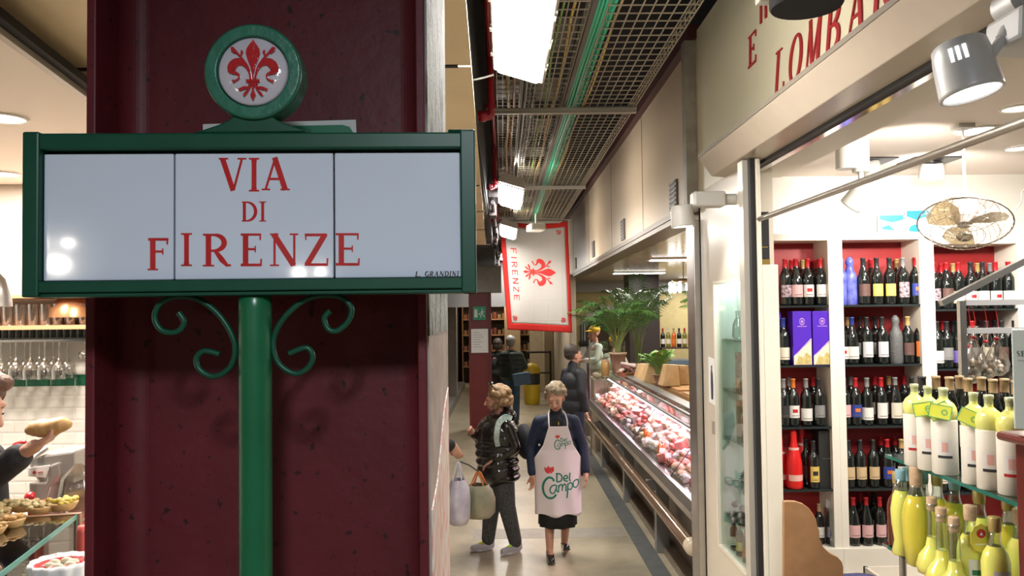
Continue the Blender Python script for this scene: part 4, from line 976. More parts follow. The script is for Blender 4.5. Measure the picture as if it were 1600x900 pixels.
# red magnums, yellow label bottle
REDG = mat('red_sleeve', (.62, .012, .012), .3)
PCH = [(.035, 0), (.045, .006), (.047, .02), (.045, .15), (.036, .20), (.022, .25), (.0175, .28), (.018, .325), (.0165, .34), (.001, .342)]
for i, (u, y, s, l) in enumerate(((1215, 5.34, .95, 'partly behind the white strip'), (1235, 5.25, 1.12, 'the tallest, in front'), (1249, 5.38, 1.15, 'behind the yellow labelled bottle'))):
    t = thing('sparkling_bottle', 'bright red sparkling wine bottle in the left rack, ' + l, 'bottle', (xat(u, y), y, SHZ[3]), group='red sparkling wine bottles'); t.scale = (s, s, s)
    part('glass_body', 'champ', lathe_b(PCH), REDG, t); part('neck_label', 'chn', band(.030, .225, .240, 90), mat('pale_red', (.7, .4, .36), .4), t)
    part('paper_label', 'chl', band(.0472, .05, .085, 60), mat('pale_red', (.7, .4, .36), .4), t)
bottle(xat(1265, 5.25), 5.25, SHZ[3], 'dark', 'yellow', 'dark wine bottle with a bright yellow square label on the left rack', BOTG, lz=TALL, half=50, mark='dark')
bottle(xat(1254, 5.34), 5.34, SHZ[3], 'dark', 'brown', 'dark wine bottle half hidden behind the yellow labelled one', BOTG)
# bottom shelf of left rack
x0, x1 = xat(1286, 5.24), xat(1309, 5.24) - .02
t = thing('decanter_case', 'clear case with deep blue glass vials on the bottom shelf', 'display case', ((x0+x1)/2, 5.26, .66))
m = MB(); m.box(x0, x1, 5.22, 5.31, .665, .90); obj('case', m, glass('case_glass', (.7, .8, .85), .3), t)
m = MB()
for k in range(7): m.ell((x0 + .02 + .011*k, 5.26 + .01*(k % 3), .72 + .022*k), (.016, .012, .02))
obj('blue_filling', m, mat('deep_blue', (.02, .03, .25), .2), t)
for k in range(5):
    m = MB(); xx = x0 + .012 + k*(x1 - x0 - .024)/4; m.lathe([(.009, .90), (.011, .93), (.008, .955), (.001, .957)], (xx, 5.26 + .02*(2 - k)/2, 0), 12); obj('stopper', m, SPW, t)
bottle(xat(1272, 5.3), 5.3, .66, 'wood', 'white', 'small bottle with a cork stopper beside the case of blue glass', BOTG, s=.85)

# base cabinet and drawer box below the racks
m = MB(); m.box(1.56, 4.1, 5.14, 5.45, .0, .49); t = obj('base_cabinet', m, RW, bevel=.004); tag(t, 'low white cabinet under the wine racks', 'cabinet')
t = thing('sample_tray', 'open white wooden tray holding corkscrews and papers on the low cabinet', 'tray', (2.45, 4.7, 0))
m = MB(); X0, X1, Y0, Y1, Z = 2.20, 2.75, 4.45, 4.95, .62
m.box(X0, X1, Y0, Y1, .0, Z - .10)
for a in ((X0, X0+.02, Y0, Y1), (X1-.02, X1, Y0, Y1), (X0, X1, Y0, Y0+.02), (X0, X1, Y1-.02, Y1)): m.box(*a, Z-.10, Z)
obj('tray_box', m, RW, t)
for k in range(6):
    m = MB(); a = rnd.uniform(-.4, .4); m.xf = Matrix.Translation((X0 + .1 + .07*k, Y0 + .2 + .03*(k % 3), Z - .07)) @ Matrix.Rotation(a, 4, 'Z'); m.cap((0, -.09, 0), (0, .09, 0), .018, .014)
    tag(obj('corkscrew', m, mat('pale_wood', (.55, .45, .30), .5)), 'pale wooden corkscrew handle lying in the white tray', 'corkscrew', 'corkscrew handles in the tray')
# black leaflet holder hung in the shop corner
a = PY(1185, 331, 4.10); b = PY(1203, 405, 4.10)
t = thing('leaflet_box', 'narrow black box hanging beside the shop door jamb', 'box', ((a.x+b.x)/2, 4.12, b.z))
m = MB(); m.box(a.x, b.x, 4.10, 4.16, b.z, a.z); obj('carton', m, mat('black_card', (.018, .018, .018), .5), t, bevel=.003)
m = MB(); m.box(a.x + .01, b.x - .01, 4.098, 4.10, b.z + .06, b.z + .065); m.box(a.x, b.x, 4.098, 4.10, b.z - .03, b.z); obj('gold_line', m, mat('gold', (.5, .35, .1), .3, .8), t)

# curved wooden board in the foreground of the shop
YD = 3.6
pts = [(195,1050),(195,552),(215,550),(250,551),(285,562),(312,582),(332,610),(346,635),(352,665),(362,690),(362,725),(380,765),(410,793),(448,812),(468,835),(474,860),(474,1050)]
m = MB(); m.prism([(x/3 + 1160, y/3 + 600) for x, y in pts], lambda u, v, d: PY(u, v, YD) + Vector((0, d, 0)), 0, .025)
tag(obj('shop_chair', m, mat('oak_board', (.36, .19, .09), .45, noise=.2, nscale=14), bevel=.003), 'curved brown wooden board standing inside the shop door', 'board')
p = PY(1350, 905, 3.9)
m = MB(); m.ell((p.x, p.y, p.z - .03), (.13, .13, .045)); m.box(p.x-.1,p.x+.1,p.y-.1,p.y+.1,0,p.z-.04); tag(obj('stool', m, mat('navy_cushion', (.03, .03, .09), .8)), 'stool with a dark navy seat below the white tray', 'stool')

# ================================================================ GLASS STAND WITH LIMONCELLO
t = thing('glass_stand', 'glass shelf stand with the limoncello bottles inside the wine shop', 'display stand', (1.9, 2.9, 0))
SG = glass('shelf_glass', (.55, .72, .62), .22, .04); SE = mat('glass_edge', (.02, .12, .09), .1)
STX0, STX1 = 1.60, 2.35; STY0, STY1 = 2.2, 3.36
for z in (1.59, 1.21, .80):
    m = MB(); m.box(STX0, STX1, STY0, STY1 if z > 1.3 else STY1 + .05, z - .012, z); obj('glass_shelf', m, SG, t)
    m = MB(); m.box(STX0 - .003, STX0, STY0, STY1, z - .012, z + .001); m.box(STX0, STX1, STY1, STY1 + .003, z - .012, z + .001); obj('polished_edge', m, SE, t)
for x, y in ((STX0 + .03, STY1 - .06), (STX1 - .03, STY1 - .06), (STX1 - .03, STY0 + .06)):
    m = MB(); m.cyl((x, y, 0), (x, y, 1.2), .014, None, 14); obj('leg', m, STEEL, t)
for x in (STX0 + .05,):
    m = MB(); m.box(x - .004, x + .02, STY1 - .16, STY1 - .10, 1.22, 1.578); obj('bracket', m, glass('side_glass', (.6, .7, .68), .5), t)
# tall white decorated bottles with yellow necks
WB = mat('white_sleeve', (.66, .62, .54), .45); LEM = mat('limoncello_yellow', (.66, .66, .20), .15, coat=.5, sub=.2); CORK = mat('cork', (.50, .34, .20), .7, noise=.2, nscale=80); FOILC = mat('clear_foil', (.40, .42, .25), .3)
def whitebottle(x, y, label, i):
    t = thing('limoncello_bottle', label, 'bottle', (x, y, 1.591), R(-30), 'white sleeved limoncello bottles on the upper glass shelf')
    part('white_sleeve', 'ws', lathe_b([(.040, 0), (.0425, .003), (.0425, .197), (.041, .2), (.001, .2)], 28), WB, t)
    part('yellow_shoulder', 'ys', lathe_b([(.039, .2), (.0425, .208), (.0440, .226), (.041, .243), (.033, .258), (.020, .269), (.0135, .276), (.0135, .285)], 24), LEM, t)
    part('neck', 'nk', lathe_b([(.0135, .283), (.0135, .30), (.0155, .302), (.0155, .315), (.001, .316)], 16), FOILC, t)
    part('paper_label', 'wl', band(.0429, .07, .13, 33), mat('label_offwhite', (.62, .60, .57), .5), t)
    part('label_band', 'wb%d' % (i % 2), band(.0432, .062, .072, 33), cm('dark' if i % 3 else 'red', 'label'), t)
    part('label_print', 'wp', band(.0433, .085, .12, 14, 5), mat('pink_print', (.62, .34, .30), .5), t)
    if i in (1, 2, 3, 4):
        m = MB(); m.xf = Matrix.Translation((-.012, -.050, .232)) @ Matrix.Rotation(R(-14), 4, 'X') @ Matrix.Rotation(R((-12, 10, -30, 25)[i-1]), 4, 'Y')
        m.box(-.037, .037, -.001, 0, -.026, .026); obj('yellow_tag', m, mat('tag_yellow', (.62, .62, .04), .4), t, local=True)
        m = MB(); m.xf = Matrix.Translation((-.012, -.050, .232)) @ Matrix.Rotation(R(-14), 4, 'X') @ Matrix.Rotation(R((-12, 10, -30, 25)[i-1]), 4, 'Y')
        for q in ((-.037,.037,-.026,-.023),(-.037,.037,.023,.026),(-.037,-.034,-.026,.026),(.034,.037,-.026,.026)): m.box(q[0], q[1], -.002, -.001, q[2], q[3])
        m.stroke([(.014 + .009*math.cos(2*math.pi*k/12), .009*math.sin(2*math.pi*k/12), .004) for k in range(13)], lambda a, b, d: (a, -.001 - d, b), 0, .001)
        obj('tag_border', m, mat('tag_green', (.10, .34, .12), .4), t, local=True)
for i, (u, v, l) in enumerate(((1443, 728, 'farthest from the viewer on the upper glass shelf'), (1470, 745, 'second from the far end'), (1489, 735, 'standing behind the second and fourth'),
        (1487, 742, 'fourth from the far end with a slanting yellow tag'), (1507, 752, 'with the topmost yellow tag'), (1533, 760, 'next to last towards the viewer'), (1560, 770, 'nearest the viewer'), )):
    pass
SPOTS = [(1.79, 3.14), (1.72, 2.98), (1.86, 2.94), (1.76, 2.82), (1.92, 2.80), (1.76, 2.66), (1.92, 2.62), (1.78, 2.50), (1.95, 2.46)]
WL_ = ['farthest one, beside the bottle with a black cap', 'front row, first from the far end', 'second row, first from the far end', 'front row, middle one under slanting tags', 'second row, middle one', 'front row, third from the far end', 'second row, third from the far end', 'front row, nearest the viewer', 'second row, nearest the viewer']
# positions read as a row running towards the viewer along the glass edge
SPOTS = []
for (u, v, Y) in ((1433, 705, 3.22), (1453, 722, 3.08), (1477, 735, 2.95), (1497, 733, 3.02), (1522, 748, 2.84), (1549, 758, 2.72), (1592, 765, 2.74)):
    p = PZ(u, v, 1.591); SPOTS.append((p.x, p.y))
for i, (x, y) in enumerate(SPOTS):
    whitebottle(PY([1431, 1452, 1477, 1499, 1523, 1547, 1580][i], 700, 3.12 - .085*i).x, 3.12 - .085*i + (.1 if i == 3 else 0),
        'white sleeved yellow-necked limoncello bottle, %s from the far end of its shelf' % ordw(i), i)
# gold-capped dark bottles behind them
for i, (u, y) in enumerate(((1441, 3.30), (1463, 3.30), (1484, 3.25), (1500, 3.30), (1513, 3.18), (1534, 3.22), (1552, 3.12), (1570, 3.14), (1588, 3.05))):
    x = PY(u, 620, y).x
    bottle(x, y, 1.591, 'dark' if i == 0 else 'wood', 'cream', '%s-topped dark bottle behind the white sleeved limoncello, %s from the far end' % ('black' if i == 0 else 'gold', ordw(i)), 'dark bottles behind the limoncello', style='burgundy', s=1.07, plain=True)
# lower shelf: flasks and bottles
LQ = mat('lemon_liqueur', (.66, .64, .14), .1, coat=.8, sub=.3); LQ2 = mat('deep_lemon_liqueur', (.56, .48, .05), .1, coat=.8, sub=.3); CLG = glass('clear_bottle', (.85, .92, .88), .3)
FL = {'flask': ([(.02,0),(.05,.01),(.056,.035),(.046,.07),(.024,.10),(.018,.135)], [(.0185,.13),(.0165,.20),(.0165,.235),(.019,.24),(.0185,.25),(.001,.251)], (.0175,.235,.27)),
      'waisted': ([(.03,0),(.036,.006),(.026,.05),(.034,.11),(.036,.16),(.028,.21),(.02,.23)], [(.021,.23),(.017,.25),(.017,.27),(.001,.271)], (.0175,.27,.30)),
      'amphora': ([(.026,0),(.034,.006),(.040,.08),(.043,.15),(.036,.19),(.024,.215)], [(.024,.215),(.0175,.235),(.0175,.26),(.001,.262)], (.0185,.25,.30)),
      'straight': ([(.034,0),(.038,.006),(.038,.15),(.032,.175),(.02,.195)], [(.02,.195),(.0155,.215),(.0155,.25),(.001,.251)], (.0175,.245,.275))}
def liqueur(kind, x, y, z, m_, capm, label, s=1.0, lab=None):
    t = thing('liqueur_bottle', label, 'bottle', (x, y, z), 0, 'lemon liqueurs on the lower glass shelf'); t.scale = (s, s, s)
    b, n, c = FL[kind]
    part('body', 'b' + kind, lathe_b(b, 28), m_, t); part('neck', 'n' + kind, lathe_b(n, 18), CLG, t)
    part('stopper', 's' + kind, lathe_b([(c[0]*.9, c[1]-.01), (c[0], c[1]), (c[0], c[2]), (c[0]*.9, c[2]+.003), (.001, c[2]+.004)], 18), capm, t)
    if lab:
        r = max(q[0] for q in b) + .0006
        part('paper_label', 'll' + kind, band(r, .05, .13, 40), mat('ll_' + lab, COLS.get(lab, (.6, .6, .58)), .5), t)
        part('label_print', 'lp' + kind, band(r + .0005, .085, .10, 28, 8), mat('print_green', (.02, .14, .08), .5), t)
GC_ = mat('gold_cap', (.42, .32, .12), .35, .4); BLC = mat('pale_blue_foil', (.22, .36, .42), .35)
LQS = [('waisted', 1408, 3.24, LQ, BLC, None, 'curved waisted bottle of bright yellow liqueur with a blue seal', 1.12), ('amphora', 1432, 3.10, LQ2, CORK, None, 'amphora bottle of golden liqueur with a cork', 1.25),
       ('flask', 1456, 2.98, LQ, CORK, None, 'round bottomed flask of lemon liqueur, first of three', 1.06), ('flask', 1470, 2.82, LQ, CORK, None, 'round bottomed flask of lemon liqueur, middle of three', 1.06), ('flask', 1490, 2.70, LQ, CORK, None, 'round bottomed flask of lemon liqueur, nearest of three', 1.05),
       ('straight', 1515, 2.72, LQ, CORK, 'white', 'tall corked lemon liqueur bottle with a white label', 1.15), ('straight', 1553, 2.60, LQ, GC_, 'silver', 'gold capped lemon liqueur bottle with a grey label, nearest the viewer', 1.12),
       ('straight', 1443, 3.24, LQ2, BLC, None, 'blue capped golden liqueur bottle behind the amphora', 1.2), ('straight', 1403, 3.36, mat('amber_glass', (.10, .02, .01), .1), GC_, None, 'gold capped amber bottle at the back corner of the lower glass shelf', 1.1),
       ('straight', 1465, 3.20, LQ2, GC_, None, 'gold capped bottle behind the flasks', 1.2), ('straight', 1492, 3.12, LQ2, BLC, None, 'blue capped bottle in the back row behind the three flasks', 1.2), ('straight', 1530, 2.90, LQ, GC_, 'white', 'gold capped lemon bottle behind the green labelled one', 1.2),
       ('straight', 1575, 2.80, LQ2, GC_, 'tan', 'gold capped lemon bottle in the back row by the maroon cabinet', 1.2), ('straight', 1592, 2.66, LQ, CORK, 'white', 'lemon liqueur bottle half hidden behind the maroon cabinet', 1.15),
       ('straight', 1420, 3.30, LQ, BLC, None, 'slim blue sealed bottle behind the waisted one', 1.2)]
for k, u, y, m_, c, lab, l, s in LQS: liqueur(k, PY(u, 790, y).x, y, 1.211, m_, c, l, s, lab)
p = PY(1532, 700, 2.55)
m = MB(); q = PY(1527, 842, 2.66)
m = MB(); q = PY(1527, 838, 2.66); m.cyl((q.x, 2.665, q.z - .0), (q.x, 2.66, q.z), .001)
t = thing('hang_tag', 'yellow scalloped neck tag with a round red seal on the lemon liqueur bottle', 'tag', (q.x, 2.64, q.z))
n = 20; m = MB(); m.prism([((.034 + (.004 if k % 2 else 0))*math.cos(2*math.pi*k/n), (.044 + (.004 if k % 2 else 0))*math.sin(2*math.pi*k/n)) for k in range(n)], lambda x, z, d: (q.x + x, 2.64 - d, q.z + z), 0, .002); obj('card', m, mat('tag_yellow2', (.66, .58, .08), .5), t)
m = MB(); m.prism([(.015*math.cos(2*math.pi*k/16), .015 + .015*math.sin(2*math.pi*k/16)) for k in range(16)], lambda x, z, d: (q.x + x, 2.64 - d, q.z + z), .002, .003); obj('red_seal', m, mat('seal_red', (.5, .04, .04), .5), t)
m = MB(); m.prism([(-.005,.01),(0,.02),(.005,.01)], lambda x, z, d: (q.x + x, 2.64 - d, q.z + z), .003, .004); m.stroke([(-.02,-.02,.004),(.02,-.02,.004)], lambda x, z, d: (q.x + x, 2.64 - d, q.z + z), .002, .003); obj('seal_mark', m, WHITE, t)

# steel price rail frame standing on the stand, with cellophane bags
YR = 3.45
t = thing('display_rack', 'grey steel display frame with a slanted arm above the limoncello bottles', 'display frame', PY(1502, 570, YR))
a = PY(1502, 470, YR)
m = MB(); m.box(a.x - .014, a.x + .014, YR - .012, YR + .012, 1.59, a.z); obj('upright', m, STEEL, t)
m = MB(); m.stroke([(1470, 474, 9), (1600, 408, 10)], lambda u, v, d: PY(u, v, YR) + Vector((0, d, 0)), -.015, .015); obj('slanted_arm', m, STEEL, t)
for v in (473, 517):
    m = MB(); p, q = PY(1508, v, YR), PY(1640, v, YR); m.box(p.x, q.x, YR - .006, YR + .006, p.z - .012, p.z + .012); obj('crossbar', m, mat('bright_alu', (.6, .6, .6), .3, .6), t)
for i, (u, v) in enumerate(((1513, 566), (1532, 572), (1549, 568), (1508, 580))):
    p = PY(u, v, 3.52); t = thing('candy_bag', 'cellophane bag of pale sweets tied with ribbon, %s from the steel upright' % ordw(i), 'bag', (p.x, 3.475 + .002*i, p.z), group='cellophane bags hanging on the steel frame')
    m = MB(); m.rings([[((r*(1 + .12*math.sin(3*k + z*40)))*math.cos(2*math.pi*k/18) , r*.8*math.sin(2*math.pi*k/18), z) for k in range(18)] for r, z in ((.02,-.05),(.045,-.03),(.05,.0),(.04,.04),(.02,.08),(.006,.11),(.014,.14),(.02,.16))])
    obj('cellophane', m, glass('cellophane', (.9, .88, .85), .35, .15), t, local=True)
    m = MB()
    for k in range(14): m.ell((rnd.uniform(-.03, .03), rnd.uniform(-.02, .02), rnd.uniform(-.04, .01)), .013, nu=10, nv=6)
    obj('sweets', m, mat('cream_sweets', (.60, .50, .40), .5), t, local=True)
    m = MB(); m.tube([(0, 0, .10), (.01, 0, .18), (0, 0, (PY(u, 480, 3.52).z - p.z))], .0012, 6); m.ell((0, 0, .11), (.012, .012, .008)); obj('ribbon', m, mat('red_ribbon', (.5, .02, .02), .4), t, local=True)
# pale tall carton with the word SEL...
a = PY(1580, 515, 2.1)
t = thing('tall_carton', 'tall pale green carton printed SEL standing on the maroon cabinet ledge', 'box', (a.x, a.y, 1.88), -math.atan2(a.x, a.y) + R(0))
zc = a.z - 1.88
m = MB(); m.box(0, .14, 0, .09, 0, zc); obj('carton', m, mat('pale_green_card', (.56, .60, .54), .5), t, bevel=.003, local=True)
m = MB(); x = .010
for ch in 'SEL': glyph(m, ch, x, x + .0085, zc - .070, zc - .056, lambda u, v, d: (u, -d, v), 0, .001); x += .0105
obj('lettering', m, mat('ink', (.01, .01, .01), .4), t, local=True)
m = MB(); m.box(.012, .05, -.001, 0, zc - .082, zc - .080); obj('small_print', m, mat('grey_print', (.3, .3, .3), .5), t, local=True)
# maroon till cabinet at the frame edge
p = PY(1582, 700, 2.2)
t = thing('maroon_cabinet', 'polished maroon wooden counter end with a rounded ledge, at the shop entrance', 'counter', (p.x + .2, 2.3, 0))
MW = mat('mahogany', (.13, .018, .014), .25, noise=.3, nscale=6, coat=.4)
m = MB(); m.box(p.x, p.x + .5, 1.80, 2.19, 0, 1.85); obj('body', m, MW, t, bevel=.004)
m = MB(); z = PY(1560, 680, 2.2).z; m.box(PY(1557, 680, 2.2).x, p.x + .52, 1.76, 2.21, z - .014, z + .012); obj('ledge', m, MW, t, bevel=.012)

# ---- niche contents
NX = XR + .088
for z in (2.03, 1.73, 1.44, 1.17, .98):
    m = MB(); m.box(XR + .04, XR + .14, NY0, NY1, z - .006, z); tag(obj('niche_shelf', m, SG), 'thin glass shelf in the niche window, %s from the top' % ordw([2.03, 1.73, 1.44, 1.17, .98].index(z)), 'shelf', 'glass shelves in the niche window')
bottle(NX, 4.50, 2.031, 'silver', 'silver', 'silver labelled bottle on the top shelf of the niche window', 'bottles in the niche window', s=.75)
t = thing('glass_jug', 'clear glass jug beside the bottle at the top of the niche window', 'jug', (NX, 4.68, 2.031))
m = MB(); m.lathe([(.03, 0), (.045, .02), (.04, .09), (.02, .13), (.024, .17)], n=20, cap=False); obj('glass_body', m, CLG, t, local=True); m = MB(); m.tube(smoothpts([(.04, 0, .03), (.07, 0, .08), (.03, 0, .14)], 5), .005, 6); obj('handle', m, CLG, t, local=True)
for z, l in ((1.731, 'red and white patterned gift box with a round emblem, upper one in the niche window'), (1.441, 'wooden framed box with a round red emblem in the niche window')):
    t = thing('gift_box', l, 'box', (NX + .05, 4.62, z))
    m = MB(); m.box(NX + .015, NX + .05, 4.44, 4.84, z, z + .22); obj('carton', m, mat('terracotta_pattern', (.42, .10, .06), .5, col2=(.55, .40, .30), nscale=40) if z > 1.6 else mat('frame_wood', (.40, .20, .10), .5, noise=.2), t, bevel=.003)
    m = MB(); fn = lambda a, b, d: (NX + .015 - d, 4.68 + a, z + .11 + b); m.prism([(.06*math.cos(2*math.pi*k/20), .06*math.sin(2*math.pi*k/20)) for k in range(20)], fn, 0, .002); obj('round_emblem', m, mat('emblem_cream', (.6, .55, .48), .5), t)
    m = MB(); m.prism([(.035*math.cos(2*math.pi*k/20), .035*math.sin(2*math.pi*k/20)) for k in range(20)], fn, .002, .004); obj('red_disc', m, mat('seal_red', (.5, .04, .04), .5), t)
JD = mat('dark_jar', (.02, .02, .025), .08, coat=.8)
for y, z, l in ((4.52, 1.731, 'small round dark jar before the patterned gift box in the niche'), (4.50, 1.441, 'shiny black jar before the wooden framed box in the niche')):
    m = MB(); m.lathe([(.02, 0), (.032, .02), (.035, .05), (.03, .08), (.02, .09), (.02, .11), (.001, .112)], (NX + .0 - .02, y, z), 20); tag(obj('dark_jar', m, JD), l, 'jar')
t = thing('balsamic_bottle', 'square dark vinegar bottle with a brown stopper in the niche window', 'bottle', (NX, 4.55, 1.171))
m = MB(); m.lathe([(.04, 0), (.05, .01), (.052, .09), (.03, .13), (.018, .14), (.018, .17)], n=20); obj('glass_body', m, JD, t, local=True); m = MB(); m.lathe([(.022, .16), (.024, .21), (.001, .212)], n=14); obj('stopper', m, mat('brown_stopper', (.16, .08, .04), .5), t, local=True)
m = MB(); m.box(-.056, -.053, -.02, .02, .02, .08); obj('paper_label', m, cm('grey', 'label'), t, local=True)
for k in range(22):
    m = MB(); m.ell((NX - .02 + rnd.uniform(-.05, .05), 4.55 + rnd.uniform(-.1, .12), .995 + .03*(k % 4)), .02, nu=10, nv=7); tag(obj('grape', m, mat('dusky_grape', (.16, .13, .13), .3)), 'dusky glass grape in the bunch low in the niche window', 'grape', 'glass grapes in the niche window')
for i, (y, cap, lab) in enumerate(((4.44, 'gold', 'tan'), (4.54, 'red', 'orange'), (4.66, 'gold', 'yellow'), (4.78, 'dark', 'cream'))):
    bottle(NX - .03, y, .781, cap, lab, '%s-capped small bottle at the bottom of the niche window, %s from the door' % (cap, ordw(i)), 'bottles in the niche window', s=.62, rz=R(-60))
# paper with a dark figure and a sticker on the panel
a = PX(1107, 557, XR); b = PX(1119, 632, XR)
t = thing('paper_notice', 'white paper with a dark standing silhouette taped to the niche panel', 'notice', (XR - .002, (a.y+b.y)/2, b.z))
m = MB(); m.prism([(a.y, a.z), (b.y, a.z - .01), (b.y, b.z - .01), (a.y, b.z)], lambda y, z, d: (XR - d, y, z), 0, .002); obj('sheet', m, PAPER, t)
cy, cz = (a.y+b.y)/2, (a.z+b.z)/2
m = MB(); m.prism([(cy-.02, cz-.12), (cy+.02, cz-.12), (cy+.028, cz-.02), (cy+.02, cz+.05), (cy+.012, cz+.06), (cy+.014, cz+.09), (cy-.012, cz+.09), (cy-.01, cz+.06), (cy-.022, cz+.04), (cy-.03, cz-.03)], lambda y, z, d: (XR - d, y, z), .002, .003); obj('silhouette', m, mat('ink_blue', (.03, .04, .07), .5), t)
a = PX(1115, 668, XR); m = MB(); m.box(XR - .002, XR, a.y - .03, a.y + .03, a.z - .04, a.z + .04); tag(obj('sticker', m, mat('sticker_grey', (.28, .24, .2), .5)), 'small grey sticker below the paper notice on the niche panel', 'sticker')

t = thing('niche_fill', 'slim glowing strip added under the top of the niche window to brighten it', 'light', (XR + .09, 4.6, NZ1 - .02))
m = MB(); m.box(XR + .07, XR + .10, NY0 + .04, NY1 - .04, NZ1 - .018, NZ1 - .004); obj('fill_strip', m, emit('niche_fill_glow', (.95, 1, .97), 45), t)  # added glow that brightens the inside of the niche

# ================================================================ DELI COUNTER
CY0, CY1 = 5.60, 12.3
t = thing('deli_counter', 'long chilled glass deli counter full of cheese and meats along the aisle', 'display counter', (1.7, 8.8, 0))
m = MB(); m.box(1.55, 2.35, CY0, CY1, .06, .70); obj('base_panel', m, mat('counter_base', (.16, .12, .09), .35, .3, noise=.2), t)
m = MB(); m.prism([(1.30, .74), (1.29, .80), (1.33, .86), (1.40, .86), (1.55, .70), (1.55, .66), (1.34, .70)], lambda x, z, y: (x, y, z), CY0, CY1); obj('front_rail', m, STEEL, t)
m = MB(); m.box(1.295, 1.30, CY0, CY1, .775, .785); m.box(1.31, 1.35, CY0, CY1, .86, .868); obj('rail_groove', m, mat('rail_dark', (.2, .2, .2), .3, .8), t)
m = MB(); m.cap((1.27, CY0 - .12, .60), (1.27, CY1, .60), .05, .05); obj('bumper_rail', m, mat('bronze_bumper', (.26, .17, .11), .22, .6), t, label='bronze coloured bumper rail')
m = MB(); m.ell((1.27, CY0 - .14, .60), (.055, .03, .055)); m.cyl((1.27, CY0-.15, .60), (1.27, CY0 - .08, .60), .056); obj('rail_end_cap', m, mat('cream_cap', (.55, .46, .34), .3), t)
for i, y in enumerate((5.5, 7.35, 9.3, 11.4)):
    m = MB(); m.box(1.38, 1.50, y, y + .10, .0, .70); m.box(1.30, 1.40, y + .02, y + .08, .56, .66); obj('leg', m, mat('leg_steel', (.34, .35, .35), .3, .7), t, bevel=.004)
m = MB(); m.prism([(1.36, .84), (1.42, .86), (1.98, 1.10), (1.98, 1.02), (1.42, .78), (1.36, .78)], lambda x, z, y: (x, y, z), CY0, CY1); obj('display_deck', m, mat('deck_white', (.66, .60, .60), .3), t)
m = MB(); m.prism([(1.345, .868), (1.351, .868), (1.656, 1.27), (1.65, 1.27)], lambda x, z, y: (x, y, z), CY0, CY1); obj('front_glass', m, glass('counter_glass', (.97, .99, .98), .10), t)
m = MB(); m.box(1.65, 2.02, CY0, CY1, 1.265, 1.275); obj('top_glass', m, glass('counter_glass', (.97, .99, .98), .10), t)
m = MB(); m.box(1.585, 1.615, CY0, CY1, 1.195, 1.215); m.box(1.645, 1.665, CY0, CY1, 1.262, 1.285); obj('light_bar', m, mat('bar_alu', (.38, .38, .38), .3, .7), t)
m = MB(); m.box(1.74, 1.86, CY0, CY1, 1.278, 1.292); obj('steel_edge', m, mat('edge_grey', (.22, .23, .22), .3, .5), t)
m = MB()
for y in (6.5, 8.4, 10.3): m.tube([(1.342, y, .87), (1.648, y, 1.27)], .004, 6)
obj('glass_joint', m, BLK, t)
m = MB(); m.prism([(1.35, .86), (1.66, 1.28), (2.02, 1.28), (2.02, .86)], lambda x, z, y: (x, y, z), CY1, CY1 + .01); obj('end_glass', m, glass('counter_glass', (.97, .99, .98), .10), t)
m = MB(); m.box(2.02, 2.55, CY0, CY1, 1.08, 1.26); obj('back_worktop', m, mat('worktop_wood', (.50, .27, .10), .35, noise=.2, nscale=6), t)
m = MB(); m.box(2.02, 2.35, CY0, CY1, .7, 1.08); obj('rear_cabinet', m, mat('counter_base', (.16, .12, .09), .35), t)

def deck(x): return .86 + (x - 1.42)*(1.10 - .86)/(1.98 - 1.42)
DM = {'pale': mat('cheese_pale', (.52, .34, .25), .5, noise=.12, nscale=18), 'pink': mat('ham_pink', (.52, .20, .17), .45, noise=.25, nscale=22), 'red': mat('meat_red', (.36, .07, .05), .4, noise=.3, nscale=25),
      'grey': mat('rind_grey', (.24, .19, .16), .6, noise=.3, nscale=22), 'cream': mat('cheese_cream', (.60, .46, .32), .5, noise=.1), 'orange': mat('cured_orange', (.55, .20, .07), .4, noise=.2), 'wrap': mat('wrapped_white', (.60, .58, .60), .2, coat=.5, noise=.15, nscale=40)}
DN = {'pale': 'pale', 'pink': 'pink', 'red': 'dark red', 'grey': 'grey rinded', 'cream': 'cream', 'orange': 'orange', 'wrap': 'film wrapped'}
TAGW = mat('price_tag_white', (.70, .68, .68), .5)
def wedge(mb, w, d, h): mb.prism([(-w/2, -d/2), (w/2, -d/2), (w*.35, d/2), (-w*.2, d/2)], lambda x, y, z: (x, y, z), 0, h)
rows_x = (1.435, 1.515, 1.60, 1.685, 1.77, 1.855, 1.935)
rown = ['row beside the rail', 'second row', 'third row', 'middle row', 'fifth row', 'sixth row', 'row farthest from the rail']
